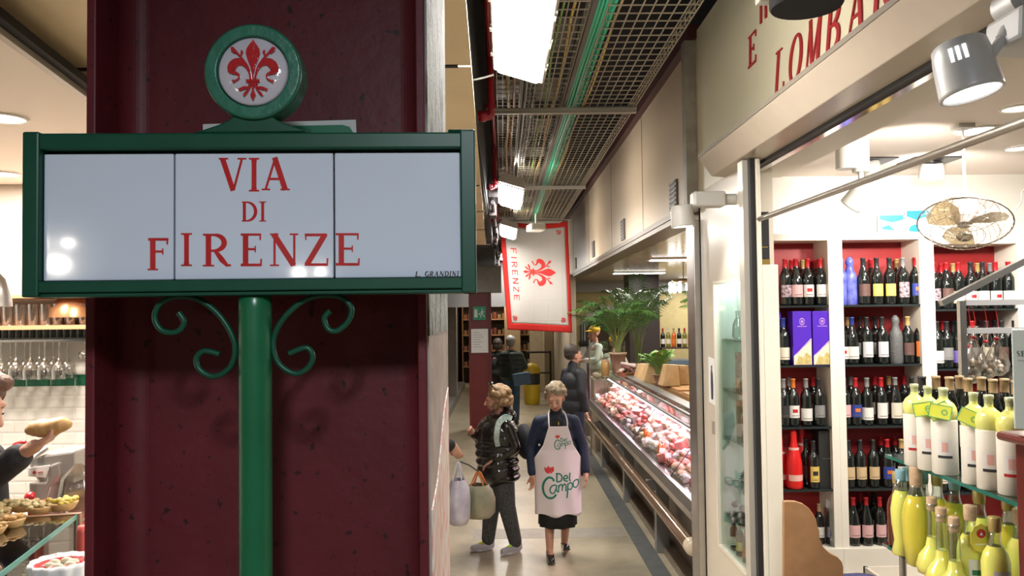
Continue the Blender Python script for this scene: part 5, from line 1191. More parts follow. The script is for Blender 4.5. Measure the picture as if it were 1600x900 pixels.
for r, x in enumerate(rows_x):
    y = CY0 + .12 + .05*r; i = 0
    while y < CY1 - .1:
        s = rnd.uniform(.85, 1.15); far = y > 8.5
        kind = rnd.choice(['wedge', 'block', 'ham', 'salami', 'tray'] if y > 7.0 else ['tray', 'slices', 'salami', 'tray', 'ham'])
        c = rnd.choice(['pink', 'pink', 'pale', 'pale', 'cream', 'grey', 'pale', 'wrap', 'red'] if y > 7.0 else ['pink', 'wrap', 'wrap', 'pale', 'pale', 'red'])
        m = MB(); h = .075*s + .008*r; w = .074*s; L = .14*s*(1.0 if y < 8.5 else 1.25)
        if kind == 'wedge': wedge(m, w, L, h); nm, cat = 'cheese_wedge', 'cheese'
        elif kind == 'block': m.obox((0, 0, h/2), (w, L, h), (0, 0, rnd.uniform(-.3, .3))); nm, cat = 'cheese_block', 'cheese'
        elif kind == 'ham': m.ell((0, 0, h*.5), (w*.62, L*.6, h*.55)); m.ell((0, L*.4, h*.5), (w*.3, L*.3, h*.3)); nm, cat = 'ham', 'ham'
        elif kind == 'salami': m.cap((-w*.1, -L*.5, .03), (w*.1, L*.5, .03), .032, .026, 14); m.cap((w*.3, -L*.4, .075), (w*.2, L*.5, .07), .026, .024, 14); nm, cat = 'salami', 'salami'
        elif kind == 'slices':
            for k in range(5): m.obox((0, -L*.4 + L*.2*k, .012 + .007*k), (w, L*.35, .008), (R(14), 0, rnd.uniform(-.2, .2)))
            nm, cat = 'sliced_meat', 'meat'
        else:
            m.obox((0, 0, .012), (w*1.1, L, .024));
            for k in range(4): m.ell((rnd.uniform(-.02, .02), -L*.32 + L*.2*k, .032), (w*.42, L*.13, .018), nu=12, nv=8)
            nm, cat = 'meat_tray', 'meat'
        q = m.v; rz = rnd.uniform(-.35, .35); xf = Matrix.Translation((x + rnd.uniform(-.012, .012), y + L/2, deck(x) + .012)) @ Matrix.Rotation(rz, 4, 'Z') @ Matrix.Rotation(-R(18), 4, 'Y')
        m.v = [xf @ p for p in q]
        o = obj(nm, m, DM[c], bevel=.006 if kind in ('wedge', 'block') else 0)
        tag(o, '%s %s in the deli counter, %s along the %s' % (DN[c], nm.replace('_', ' '), ordw(i), rown[r]), cat, 'meats and cheeses in the deli counter')
        if rnd.random() < .26 and r < 6:
            m = MB(); p = xf @ Vector((-.01, -.02, h*.9 if kind in ('wedge', 'block', 'ham') else .06)); m.xf = Matrix.Translation(p) @ Euler((R(-15), R(rnd.uniform(-12, 12)), rnd.uniform(-.9, .1))).to_matrix().to_4x4()
            m.box(-.026, .026, -.001, .001, .008, .05); m.box(-.002, .002, -.001, .001, -.03, .01); tag(obj('price_tag', m, TAGW), 'white price tag in the deli counter, %s, %s item' % (rown[r], ordw(i)), 'price tag', 'white price tags in the deli counter')
        y += L*1.08 + (.02 if y < 8.5 else .09); i += 1
# bottles standing in the counter
OIL = mat('orange_sauce', (.50, .11, .02), .1, coat=.5)
for i, (x, y, c, l, s) in enumerate(((1.43, 8.1, 'sauce', 'round jar of orange sauce in the counter, farther one', .6), (1.42, 7.95, 'sauce', 'round jar of orange sauce in the counter, second from the far one', .6), (1.415, 7.30, 'sauce', 'slim orange sauce bottle close to the rail', .55),
        (1.42, 7.18, 'sauce', 'slim orange sauce bottle nearest the front of the rail', .55), (1.52, 6.05, 'wine', 'dark bottle with a white label standing in the deli counter', .85), (1.60, 6.7, 'wine', 'dark slim bottle in the deli counter beside the glass joint', .75))):
    bottle(x, y, deck(x) + .01, 'white' if c == 'sauce' else 'dark', 'white' if c == 'wine' else None, l, 'bottles in the deli counter', s=s, glassm=OIL if c == 'sauce' else None, plain=True, rz=R(-40))
# packs and flowers on the top of the counter
def pack(x, y, z, dx, dy, dz, m_, name, label, cat, grp=None):
    mb = MB(); mb.box(x-dx/2, x+dx/2, y-dy/2, y+dy/2, z, z+dz); return tag(obj(name, mb, m_, bevel=.004), label, cat, grp)
for i in range(10):
    pack(1.955, 9.3 + i*.27, 1.105, .07, .15, .04 + .025*(i % 2), [mat('pack_crimson', (.28, .03, .08), .35), mat('pack_pink', (.55, .25, .35), .35), mat('pack_white', (.6, .55, .55), .4)][i % 3], 'food_pack', 'small %s pack of food at the back of the deli display, %s from the lemons' % (['crimson', 'pink', 'white'][i % 3], ordw(i)), 'package', 'packs on top of the deli counter')
m_ = mat('lemon', (.62, .50, .04), .45)
for i in range(5):
    m = MB(); m.ell((1.90 + .04*(i % 2), 8.72 + .07*i, 1.20), (.028, .036, .028)); m.cap((1.90+.04*(i % 2), 8.72+.07*i - .036, 1.20), (1.90+.04*(i % 2), 8.72+.07*i - .043, 1.20), .008, .005); tag(obj('lemon', m, m_), 'yellow lemon on the deli counter top beside the white lilies', 'lemon', 'lemons on the deli counter')
t = thing('flower_bunch', 'bunch of white flowers with green leaves lying on the deli counter', 'flowers', (1.92, 8.25, 1.10))
m = MB(); mg = MB()
for k in range(9):
    c = Vector((1.90 + rnd.uniform(-.07, .07), 8.25 + rnd.uniform(-.22, .22), 1.20 + rnd.uniform(-.02, .03)))
    for q in range(6):
        a = 2*math.pi*q/6 + k; m.ell(c + Vector((.028*math.cos(a), .028*math.sin(a), .01)), (.026, .011, .005), (0, R(-25), a), 8, 6)
    mg.tube([c, (1.92, 8.25, 1.11)], .003, 5)
    a = rnd.uniform(0, 6.28); mg.ell(c + Vector((.04*math.cos(a), .04*math.sin(a), -.03)), (.045, .012, .004), (0, 0, a), 8, 6)
obj('blossoms', m, mat('petal_white', (.75, .75, .68), .5), t); obj('leaves', mg, mat('leaf_green', (.06, .20, .04), .5), t)
# wooden boards with hard cheese
def board(x0, x1, y0, y1, z, label):
    m = MB(); m.box(x0, x1, y0, y1, z, z + .02); return tag(obj('wooden_board', m, mat('board_wood', (.52, .29, .11), .45, noise=.2, nscale=12), bevel=.004), label, 'board')
board(2.05, 2.45, 8.3, 9.2, 1.262, 'wooden board on the back of the deli counter nearest the steel post')
board(2.05, 2.5, 9.4, 10.5, 1.262, 'wooden board carrying the large wedges of hard cheese')
HC = mat('hard_cheese', (.58, .38, .18), .5, noise=.12, nscale=14); HR = mat('hard_cheese_rind', (.36, .20, .08), .5)
for i, (u, Y, w, h, l) in enumerate(((1020, 10.6, .30, .26, 'cracked wedge of hard cheese beside the red flowered plant, left of the white wrapped one'), (1046, 9.95, .22, .27, 'tall wedge of hard cheese with a pale cut face, in front on the board'), (1064, 10.1, .17, .25, 'smaller wedge of hard cheese with dark rind nearest the steel post'), (1005, 11.2, .22, .22, 'flaky half wheel of cheese at the far end of the boards'))):
    x = PY(u, 600, Y).x; z = 1.283 if 9.4 < Y < 10.5 else 1.262
    t = thing('hard_cheese', l, 'cheese', (x, Y, z), group=None)
    m = MB(); m.xf = Matrix.Translation((x, Y, z)); vs = [(-w/2,-.12,0),(w/2,-.12,0),(w/2+.01,.14,0),(-w/2-.01,.14,0),(-w*.22,-.09,h),(w*.42,-.11,h*.96),(w*.46,.13,h*.93),(-w*.25,.12,h*.96)]
    m.add(vs, [(3,2,1,0),(4,5,6,7),(0,1,5,4),(1,2,6,5),(2,3,7,6),(3,0,4,7)]); obj('cheese_body', m, HC, t, bevel=.01)
    m = MB(); m.xf = Matrix.Translation((x, Y, z)); m.add([(w/2+.002,-.115,.002),(w/2+.012,.135,.002),(w*.465,.125,h*.92),(w*.425,-.105,h*.95)], [(0,1,2,3)]); obj('rind', m, HR, t, solid=.006)
# bowl basket of salamis beside the palm
x = PY(981, 580, 11.6).x
t = thing('salami_basket', 'wicker basket of dark and pale salamis beside the palm pot', 'basket', (x, 11.6, 1.262)); m = MB(); m.lathe([(.13, 0), (.17, .07), (.175, .075), (.155, .072), (.12, .01), (.001, .01)], (x, 11.6, 1.262), 28, cap=False); obj('basket_body', m, mat('wicker', (.34, .16, .07), .6, bump=.5, bscale=80), t)
for i in range(9):
    a = i*.7; m = MB(); p = Vector((x + .07*math.cos(a), 11.6 + .06*math.sin(a), 1.33 + .035*(i % 4)))
    m.cap(p - Vector((.07*math.cos(a*2), .05, .01)), p + Vector((.07*math.cos(a*2), .05, .02)), .028, .022); tag(obj('salami', m, mat('salami_dusty', (.48, .38, .34), .6) if i % 2 else mat('salami_dark', (.14, .05, .04), .5)), '%s salami in the wicker basket beside the palm' % ('dusty pale' if i % 2 else 'dark'), 'salami', 'salamis in the wicker basket %s' % ('pale' if i % 2 else 'dark'))
# tall jar, utensil jar
x = PY(946, 590, 11.9).x
t = thing('storage_jar', 'amber storage jar on the glass top near the far end of the counter', 'jar', (x, 11.9, 1.262)); m = MB(); m.lathe([(.05, 0), (.065, .02), (.065, .19), (.05, .21)], (x, 11.9, 1.262), 20); obj('jar_body', m, mat('amber_jar', (.30, .18, .06), .2), t); m = MB(); m.lathe([(.055, .21), (.055, .235), (.001, .24)], (x, 11.9, 1.262), 20); obj('lid', m, mat('lid_wood', (.3, .18, .1), .5), t)

# ---- plants
LEAF = mat('palm_leaf', (.045, .13, .035), .45, col2=(.10, .22, .05), nscale=6); LEAFY = mat('palm_leaf_bright', (.14, .30, .06), .45)
def palm(base, h, n, spread, name, label, cat, pot=None, seed=1, leafm=LEAF, droop=.6, nl=22, ll=.22):
    rr = random.Random(seed); t = thing(name, label, cat, base)
    st = MB(); lf = MB(); b = Vector(base) + Vector((0, 0, pot[1] if pot else 0))
    for k in range(n):
        a = 2*math.pi*k/n + rr.uniform(-.3, .3); out = spread*rr.uniform(.55, 1.1); hh = h*rr.uniform(.65, 1.1); dr = droop*rr.uniform(.6, 1.2)
        pts = []
        for i in range(13):
            s = i/12; r_ = out*(s**1.7); z = hh*(1.25*s - dr*s**3*.62); pts.append(b + Vector((r_*math.cos(a) + .03*math.cos(a), r_*math.sin(a) + .03*math.sin(a), z)))
        st.tube(pts, [.010*(1 - .8*i/12) for i in range(13)], 5)
        side = Vector((-math.sin(a), math.cos(a), 0))
        for j in range(nl):
            s = .35 + .65*j/(nl-1); f = s*12; i0 = min(int(f), 11); p = pts[i0].lerp(pts[i0+1], f - i0); tg = (pts[i0+1] - pts[i0]).normalized()
            L = ll*math.sin(math.pi*(.15 + .8*(j/(nl-1))))*rr.uniform(.8, 1.1)
            for sg in (-1, 1):
                d = (side*sg*.8 + tg*.75 + Vector((0, 0, -.15))).normalized(); w = .011; e = p + d*L + Vector((0, 0, -L*L*1.3)); md = p + d*L*.5 + Vector((0, 0, .01)); nn = tg.cross(d).normalized(); ww = d.cross(nn).normalized()*w
                lf.add([p, md + ww, e, md - ww], [(0,1,2,3)])
    obj('stems', st, mat('palm_stem', (.16, .20, .06), .5), t); obj('fronds', lf, leafm, t)
    if pot:
        m = MB(); r, ph = pot; m.lathe([(r*.62, 0), (r*.95, ph*.9), (r*1.05, ph*.9), (r*1.05, ph), (r*.9, ph), (r*.85, ph*.93), (.001, ph*.93)], base, 28, cap=False); obj('pot', m, mat('terracotta_pot', (.38, .26, .18), .6, noise=.2), t)
        m = MB(); m.lathe([(r*.86, ph*.93), (.001, ph*.95)], base, 20); obj('soil', m, mat('soil', (.05, .03, .02), .9), t)
    return t
x = PY(966, 600, 12.05).x
palm((x, 12.05, 1.277), 1.05, 22, .70, 'potted_palm', 'large potted palm arching over the far end of the deli counter', 'plant', (.13, .32), seed=3, leafm=LEAF, ll=.26, droop=.95)
palm((x + .5, 13.2, 1.0), 1.65, 14, .55, 'potted_palm', 'dark palm with hanging fronds in front of the black column', 'plant', (.16, .35), seed=5, ll=.30, droop=.8)
palm((2.35, 8.55, 2.05), .55, 12, .6, 'hanging_fern', 'palm fronds hanging from the deli ceiling beside the steel post', 'plant', None, seed=9, droop=1.2, ll=.22)
o = MB(); o.tube([(2.35, 8.55, 2.0), (2.35, 8.55, 2.9)], .006, 6); o.lathe([(.05, 0), (.10, .12), (.001, .12)], (2.35, 8.55, 1.93), 16); tag(obj('hanging_basket', o, mat('wicker', (.34, .16, .07), .6)), 'hanging basket holding the palm fronds beside the steel post', 'basket')
x = PY(1029, 590, 10.35).x
t = palm((x, 10.35, 1.283), .30, 22, .20, 'potted_bromeliad', 'small green plant with a red flower among the wedges of cheese', 'plant', (.07, .11), seed=11, leafm=LEAFY, droop=.5, nl=10, ll=.12)
m = MB()
for k in range(10):
    a = k*.63; m.ell((x + .03*math.cos(a), 10.3 + .03*math.sin(a), 1.62 + .02*(k % 3)), (.035, .012, .02), (0, R(-40), a), 8, 6)
obj('red_flower', m, mat('flower_red', (.45, .08, .06), .5), t)
# black column inside deli
m = MB(); x0, x1 = PY(983, 500, 15).x, PY(1031, 500, 15).x; m.box(x0, x1, 15, 15.6, 0, 2.9); tag(obj('deli_column', m, mat('dark_brown_column', (.030, .022, .022), .4), bevel=.01, kind='thing'), 'dark brown square column behind the palms in the deli', 'column')
# deli back shelf with bottles, worktop, hanging utensils, fridge
m = MB(); m.box(2.98, 5.2, 14.8, 15.3, 0, 1.30); tag(obj('rear_counter', m, mat('blue_grey_counter', (.10, .14, .18), .4), bevel=.01), 'blue grey counter at the back of the deli', 'counter')
m = MB(); m.box(2.98, 5.2, 15.0, 15.3, 1.50, 1.53); m.box(3.0, 3.05, 15.0, 15.3, 1.30, 1.50); m.box(5.1, 5.15, 15.0, 15.3, 1.3, 1.5); tag(obj('bottle_shelf', m, mat('shelf_dark', (.08, .05, .04), .4)), 'low dark shelf on the blue grey deli counter', 'shelf')
for i in range(9):
    u = 1036 + i*8.5; x = PY(u, 545, 15.1).x
    bottle(x, 15.1, 1.531, ['red', 'white', 'gold', 'dark'][i % 4], ['white', 'cream', 'orange'][i % 3], 'bottle on the dark shelf at the back of the deli, %s from the black column' % ordw(i), 'bottles at the back of the deli', s=1.15, plain=True, glassm=[BG, mat('olive_glass', (.16, .16, .03), .1), OIL][i % 3])
for i in range(3):
    u = 908 + i*4; p = PY(u, 520, 17.9); m = MB(); m.tube([(p.x, 17.93, p.z - .2), (p.x, 17.93, p.z + .2)], .012, 6); m.ell((p.x, 17.93, p.z - .24), (.05, .012, .07)); tag(obj('ladle', m, BLK), 'dark ladle hanging on the pale deli wall', 'utensil', 'ladles hanging on the deli wall')
m = MB(); m.box(1.42, 2.1, 12.6, 13.3, 0, 1.15); tag(obj('work_table', m, mat('pale_worktable', (.35, .28, .2), .5), bevel=.01), 'work table at the far end of the deli counter', 'table')
for i in range(8):
    m = MB(); m.ell((1.5 + .12*(i % 4), 12.8 + .2*(i//4), 1.19), (.06, .075, .045)); tag(obj('cheese_round', m, mat('ricotta', (.66, .52, .34), .5)), 'small pale cheese round on the table past the counter', 'cheese', 'small cheese rounds past the counter')
t = thing('glass_screen', 'clear glass screen standing at the far end of the deli counter', 'screen', (1.35, 12.4, 0)); m = MB(); m.box(1.34, 1.9, 12.42, 12.43, 1.15, 1.75); obj('pane', m, glass('pane'), t)
m = MB(); m.cyl((1.34, 12.42, 0), (1.34, 12.42, 1.78), .012); obj('post', m, STEEL, t)
# deli ceiling lights
DLE = emit('deli_light', (1, .97, .92), 7)
for i, (x, y) in enumerate(((2.4, 7.5), (2.4, 10.5), (2.4, 14.0), (4.5, 9.5), (4.5, 13.5), (4.2, 17.0))):
    t = thing('ceiling_light', 'oblong white ceiling light inside the deli, %s' % ['nearest the steel post', 'above the cheese wedges', 'in front of the black column', 'deep inside on the near side', 'deep inside past the column', 'by the yellow back wall'][i], 'ceiling light', (x, y, 2.88), group='oblong deli ceiling lights')
    m = MB(); m.obox((x, y, 2.89), (.94, .29, .02)); obj('frame', m, WHITE, t); m = MB(); m.obox((x, y, 2.876), (.88, .23, .01)); obj('diffuser', m, DLE, t)
t = thing('chandelier', 'pendant cluster of small white bulbs hanging in the deli', 'lamp', (3.0, 13.2, 2.6))
m = MB(); m.tube([(3.0, 13.2, 2.9), (3.0, 13.2, 2.7)], .01, 6); m.ell((3.0, 13.2, 2.7), (.2, .2, .04)); obj('canopy', m, mat('lamp_brass', (.4, .3, .15), .3, .7), t)
for k in range(6):
    m = MB(); a = k*1.05; m.cap((3.0 + .22*math.cos(a), 13.2 + .22*math.sin(a), 2.66), (3.0 + .22*math.cos(a), 13.2 + .22*math.sin(a), 2.54), .03, .035); obj('bulb', m, DLE, t)

# ================================================================ FAR AISLE
p0, p1 = PY(733, 560, 15).x, PY(768, 560, 15).x
t = thing('pillar', 'maroon pillar in the aisle carrying an exit sign and a notice', 'pillar', ((p0+p1)/2, 15.2, 0), kind='thing')
PM = mat('maroon_pillar', (.15, .016, .016), .4, noise=.15, nscale=4)
m = MB(); m.box(p0, p1, 15.03, 15.35, 0, 2.6); obj('pillar_web', m, PM, t)
for x in (p0, p1 - .03): m = MB(); m.box(x, x + .03, 15, 15.38, 0, 2.6); obj('flange', m, PM, t)
m = MB(); m.box(p0 - .15, p1 + .2, 14.95, 15.4, 2.6, 3.1); tag(obj('pillar_capital', m, mat('grey_casing', (.34, .34, .32), .5, noise=.1), bevel=.01), 'pale grey boxed casing above the maroon pillar', 'casing')
YE = 15.0
a, b = PY(739, 479, YE), PY(759, 500, YE)
t = thing('exit_sign', 'green running man emergency exit sign on the maroon pillar', 'sign', ((a.x+b.x)/2, YE, b.z))
m = MB(); m.box(a.x, b.x, YE - .01, YE + .03, b.z, a.z); obj('plate', m, mat('exit_green', (.01, .16, .08), .4, emis=(.01, .2, .1), estr=.15), t)
f = lambda x, y, d: (a.x + (b.x-a.x)*x, YE - .01 - d, b.z + (a.z-b.z)*y)
m = MB(); m.prism([(.1,.2),(.35,.2),(.35,.8),(.1,.8)], f, 0, .002); obj('door_symbol', m, mat('exit_white', (.6, .65, .6), .5), t)
m = MB(); m.prism([(.40,.48),(.40,.42),(.50,.42),(.50,.36),(.57,.45),(.50,.54),(.50,.48)], f, 0, .002); obj('arrow_symbol', m, mat('exit_white', (.6, .65, .6), .5), t)
m = MB(); m.prism([(.72+.05*math.cos(k*.6), .78+.06*math.sin(k*.6)) for k in range(10)], f, 0, .002)
for st in ([(.74,.70,.09),(.70,.45,.1)], [(.70,.46,.07),(.60,.34,.06),(.62,.18,.05)], [(.71,.46,.07),(.82,.36,.06),(.92,.22,.05)], [(.73,.66,.05),(.62,.58,.05),(.60,.48,.04)], [(.74,.66,.05),(.84,.56,.05),(.92,.62,.04)]): m.stroke(st, f, 0, .002)
obj('running_figure', m, mat('exit_white', (.6, .65, .6), .5), t)
a, b = PY(736, 514, YE), PY(763, 551, YE)
t = thing('paper_notice', 'white paper notice pinned on the maroon pillar below the exit sign', 'notice', ((a.x+b.x)/2, YE, b.z)); m = MB(); m.box(a.x, b.x, YE - .006, YE - .002, b.z, a.z); obj('sheet', m, PAPER, t)
m = MB()
for k in range(7): m.stroke([(.12, .85 - k*.1, .02), (.5 + .3*((k*37) % 5)/5, .85 - k*.1, .02)], lambda x, y, d: (a.x + (b.x-a.x)*x, YE - .006 - d, b.z + (a.z-b.z)*y), 0, .001)
obj('printed_lines', m, mat('grey_print', (.3, .3, .3), .5), t)
# more of the aisle: counter side legs, wooden ledge, warm shop window, bin, bollards, tan pillars
m = MB(); m.box(-1.42, -.98, 10.6, 11.6, 1.28, 1.32); m.tube([(-1.40, 11.1, .95), (-1.02, 11.1, 1.28)], .015, 6); tag(obj('wall_ledge', m, mat('ledge_wood', (.30, .21, .13), .5)), 'small wooden wall ledge on a bracket at the dark shopfronts', 'shelf')
for i, (x, y, w, c) in enumerate(((.05, 25.2, .5, 0), (.75, 22.5, .42, 1), (1.05, 20.5, .24, 0), (-.75, 24.0, .4, 1))):
    m = MB(); m.box(x, x + w, y, y + .3, 0, 3.3); tag(obj('aisle_pillar', m, mat('pale_tan_pillar', (.46, .36, .22), .5, noise=.1) if c else mat('beige_pillar', (.38, .31, .2), .5), bevel=.01), 'tan pillar at the far end of the aisle, %s' % ['behind the grey haired man', 'behind the yellow bin', 'by the deli corner', 'behind the maroon pillar'][i], 'pillar', kind='thing')
for i in range(3):
    t = thing('display_shelf', 'lit shelving of goods at the far end of the aisle, %s bay' % ordw(i), 'shelving', (-.9 + i*.8, 25.6, 0)); m = MB(); X = -.9 + i*.8
    for z in (.5, 1.0, 1.5, 2.0, 2.5): m.box(X - .38, X + .38, 25.5, 25.95, z, z + .04)
    m.box(X - .4, X - .37, 25.5, 25.95, 0, 2.9); m.box(X + .37, X + .4, 25.5, 25.95, 0, 2.9); obj('shelves', m, mat('shelf_brown', (.30, .17, .09), .5), t)
    for z in (.54, 1.04, 1.54, 2.04):
        for k in range(5):
            m = MB(); m.box(X - .34 + k*.14, X - .24 + k*.14, 25.55, 25.8, z, z + .14 + .1*((k*7 + i) % 3)/3); tag(obj('carton', m, mat('carton_%d' % ((k+i) % 4), [(.25, .11, .06), (.3, .24, .16), (.16, .03, .02), (.2, .15, .06)][(k+i) % 4], .5), bevel=.004), 'small carton on the lit shelving at the end of the aisle', 'box', 'cartons on the far shelving')
for i, (x, z) in enumerate(((-.35, 2.72), (.15, 2.72), (.6, 2.75))):
    t = thing('hanging_lamp', 'round glowing lamp at the far end of the aisle, %s from the maroon pillar' % ordw(i), 'lamp', (x, 23.5, z)); m = MB(); m.ell((x, 23.5, z), .07); obj('globe', m, emit('globe', (1, .75, .45), 10), t); m = MB(); m.tube([(x, 23.5, z + .06), (x, 23.5, 4.6)], .008, 6); obj('cord', m, BLK, t)
x = PY(831, 590, 19.5).x
t = thing('litter_bin', 'yellow litter bin with a domed lid and dark band down the aisle', 'bin', (x, 19.5, 0))
YB_ = mat('bin_yellow', (.62, .42, .02), .4)
m = MB(); m.lathe([(.17, 0), (.19, .05), (.19, .50), (.17, .52)], (x, 19.5, 0), 24); obj('bin_body', m, YB_, t)
m = MB(); m.lathe([(.195, .48), (.20, .50), (.20, .74), (.195, .75)], (x, 19.5, 0), 24); obj('dark_band', m, mat('bin_dark', (.03, .03, .03), .4), t)
m = MB(); m.lathe([(.21, .75), (.20, .85), (.14, .95), (.05, .99), (.001, 1.0)], (x, 19.5, 0), 24); obj('domed_lid', m, YB_, t)
t = thing('barrier_rail', 'dark metal railing beside the yellow bin', 'railing', (x + .3, 20.2, 0)); m = MB(); m.tube([(x - .1, 20.2, 0), (x - .1, 20.2, 1.25)], .025, 8); m.tube([(x + .5, 20.2, 0), (x + .5, 20.2, 1.25)], .025, 8); m.tube([(x - .1, 20.2, 1.22), (x + .5, 20.2, 1.22)], .025, 8); m.tube([(x - .1, 20.2, .7), (x + .5, 20.2, .7)], .02, 8); obj('rails', m, BLK, t)
for i, (x, y, z0, z1, c) in enumerate(((-1.38, 6.6, .3, 2.9, 'steel_a'), (-1.36, 9.0, .3, 2.9, 'brown_a'), (-1.38, 11.9, .2, 2.6, 'steel_a'), (-1.38, 14.6, .2, 2.6, 'brown_a'))):
    t = thing('shopfront_door', '%s framed shopfront with dark glass on the far side of the steel column, %s along' % ('grey' if c == 'steel_a' else 'brown', ordw(i)), 'shopfront', (x, y, 0)); fm = mat(c, (.30, .29, .28) if c == 'steel_a' else (.16, .09, .06), .3, .4 if c == 'steel_a' else 0)
    m = MB(); m.box(x - .03, x + .03, y - .5, y - .42, z0, z1); m.box(x - .03, x + .03, y + .42, y + .5, z0, z1); m.box(x - .03, x + .03, y - .5, y + .5, z1 - .1, z1); m.box(x - .03, x + .03, y - .5, y + .5, z0, z0 + .12); obj('door_frame', m, fm, t)
    m = MB(); m.box(x - .015, x - .005, y - .42, y + .42, z0 + .12, z1 - .1); obj('glass_panel', m, mat('warm_glass', (.08, .05, .03), .05, emis=(1, .5, .2), estr=.03), t)
    m = MB(); m.ell((x + .05, y + .2, z1 - .35), .045); obj('wall_lamp', m, emit('globe', (1, .75, .45), 10), t)

# ================================================================ SANDWICH STALL
WS = mat('stall_shelf_wood', (.42, .20, .10), .45)
XL0 = -5
m = MB(); m.box(-4.6, -1.5, 4.72, 4.99, 2.14, 2.165); tag(obj('glass_shelf', m, WS), 'brown wooden shelf of glasses above the green tile band', 'shelf')
m = MB(); m.box(-4.6, -1.5, 4.72, 4.99, 2.325, 2.345); tag(obj('wall_shelf', m, WS), 'upper brown wooden shelf behind the corner of the street sign', 'shelf')
t = thing('hanging_glass_rack', 'chrome rack holding wine glasses upside down below the wooden shelf', 'rack', (-3, 4.85, 2.08)); m = MB()
for k in range(60): x = -4.5 + k*.05; m.box(x - .002, x + .002, 4.74, 4.98, 2.075, 2.083)
obj('rack_wires', m, CHROME, t); m = MB(); m.box(-4.5, -1.52, 4.735, 4.742, 2.068, 2.082); m.box(-4.5, -1.52, 4.975, 4.982, 2.075, 2.085); obj('rack_rail', m, CHROME, t)
GLS = glass('wine_glass', (.93, .93, .92), .55, .05)
wg = [(.032, 0), (.033, .003), (.006, .008), (.004, .03), (.004, .085), (.012, .095), (.034, .125), (.038, .155), (.034, .185)]
tm = [(.028, 0), (.030, .004), (.034, .13), (.0345, .132)]
def shared(name, key, build, m_, loc, label, cat, grp, rot=(0, 0, 0), s=1):
    k = (key, m_.name)
    if k not in CACHE:
        mb = build(); me = bpy.data.meshes.new(name); me.from_pydata([tuple(p) for p in mb.v], [], mb.f); me.materials.append(m_)
        for i, p in enumerate(me.polygons): p.use_smooth = mb.sm[i]
        CACHE[k] = me
    o = bpy.data.objects.new(name, CACHE[k]); COL.objects.link(o); o.location = loc; o.rotation_euler = rot; o.scale = (s, s, s); return tag(o, label, cat, grp)
for i in range(7):
    for j in range(2): shared('wine_glass', 'wg', lambda: MB().lathe(wg, n=18, cap=False), GLS, (-3.15 + i*.085, 4.80 + .09*j, 2.075), 'clear long stemmed wine glass hanging upside down from the chrome rack', 'glass', 'long stemmed wine glasses hanging under the shelf', (R(180), 0, 0), 1.25)
for i in range(8):
    shared('wine_glass', 'wg2', lambda: MB().lathe([(r, z*.62) for r, z in wg], n=18, cap=False), GLS, (-2.52 + i*.075, 4.86, 2.075), 'clear short stemmed glass hanging upside down from the rack', 'glass', 'short stemmed glasses hanging under the shelf', (R(180), 0, 0), 1.0)
for i in range(4):
    shared('wine_glass', 'wg', None, GLS, (-2.22 + i*.095, 4.79, 2.075), 'clear round wine glass hanging nearest the steel column', 'glass', 'round wine glasses hanging next to the column', (R(180), 0, 0), 1.05)
for i in range(10):
    for j in range(2): shared('tumbler', 'tm', lambda: MB().lathe(tm, n=18, cap=False), GLS, (-3.17 + i*.075, 4.80 + .1*j, 2.166), 'clear tumbler standing on the brown wooden shelf', 'glass', 'tumblers on the wooden shelf', s=.95)
for i in range(4): shared('tall_glass', 'tg', lambda: MB().lathe([(r*1.05, z*1.5) for r, z in tm], n=18, cap=False), GLS, (-2.43 + i*.085, 4.84, 2.166), 'tall clear glass on the wooden shelf below the sign corner', 'glass', 'tall glasses on the wooden shelf', s=.9)
for i in range(7): shared('espresso_cup', 'cup', lambda: MB().lathe([(.02, 0), (.026, .004), (.032, .05), (.029, .05), (.022, .006), (.001, .006)], n=18, cap=False), mat('cup_white', (.75, .72, .66), .2), (-2.07 + i*.07, 4.80, 2.166), 'small white cup on the wooden shelf beside the column', 'cup', 'white cups on the wooden shelf')
x = PY(118, 480, 4.85).x
t = thing('copper_pan', 'rounded copper coloured lamp shade on the shelf beside the maroon column', 'lamp', (x, 4.88, 2.21)); m = MB(); m.lathe([(.16, .0), (.15, .05), (.10, .13), (.03, .16), (.001, .162)], (x, 4.88, 2.21), 28); obj('copper_shade', m, mat('copper', (.55, .27, .13), .2, .8), t)
# hanging grey lamp at the frame edge
p = PY(0, 430, 2.6); q = PY(0, 479, 2.6)
t = thing('pendant_lamp', 'grey metal pendant lamp shade cut by the edge of the picture', 'lamp', (p.x - .04, 2.6, q.z)); m = MB(); m.lathe([(.075, 0), (.072, .03), (.055, .09), (.03, .12), (.01, .14), (.001, .141)], (p.x - .045, 2.6, q.z), 28); obj('lamp_shade', m, mat('grey_shade', (.34, .30, .27), .3, .5), t); m = MB(); m.tube([(p.x - .045, 2.6, q.z + .13), (p.x - .045, 2.6, 3.04)], .005, 6); obj('cord', m, BLK, t)
# counter with glass display
t = thing('sandwich_counter', 'glass food display counter of the sandwich stall', 'display counter', (-2.3, 3.0, 0))
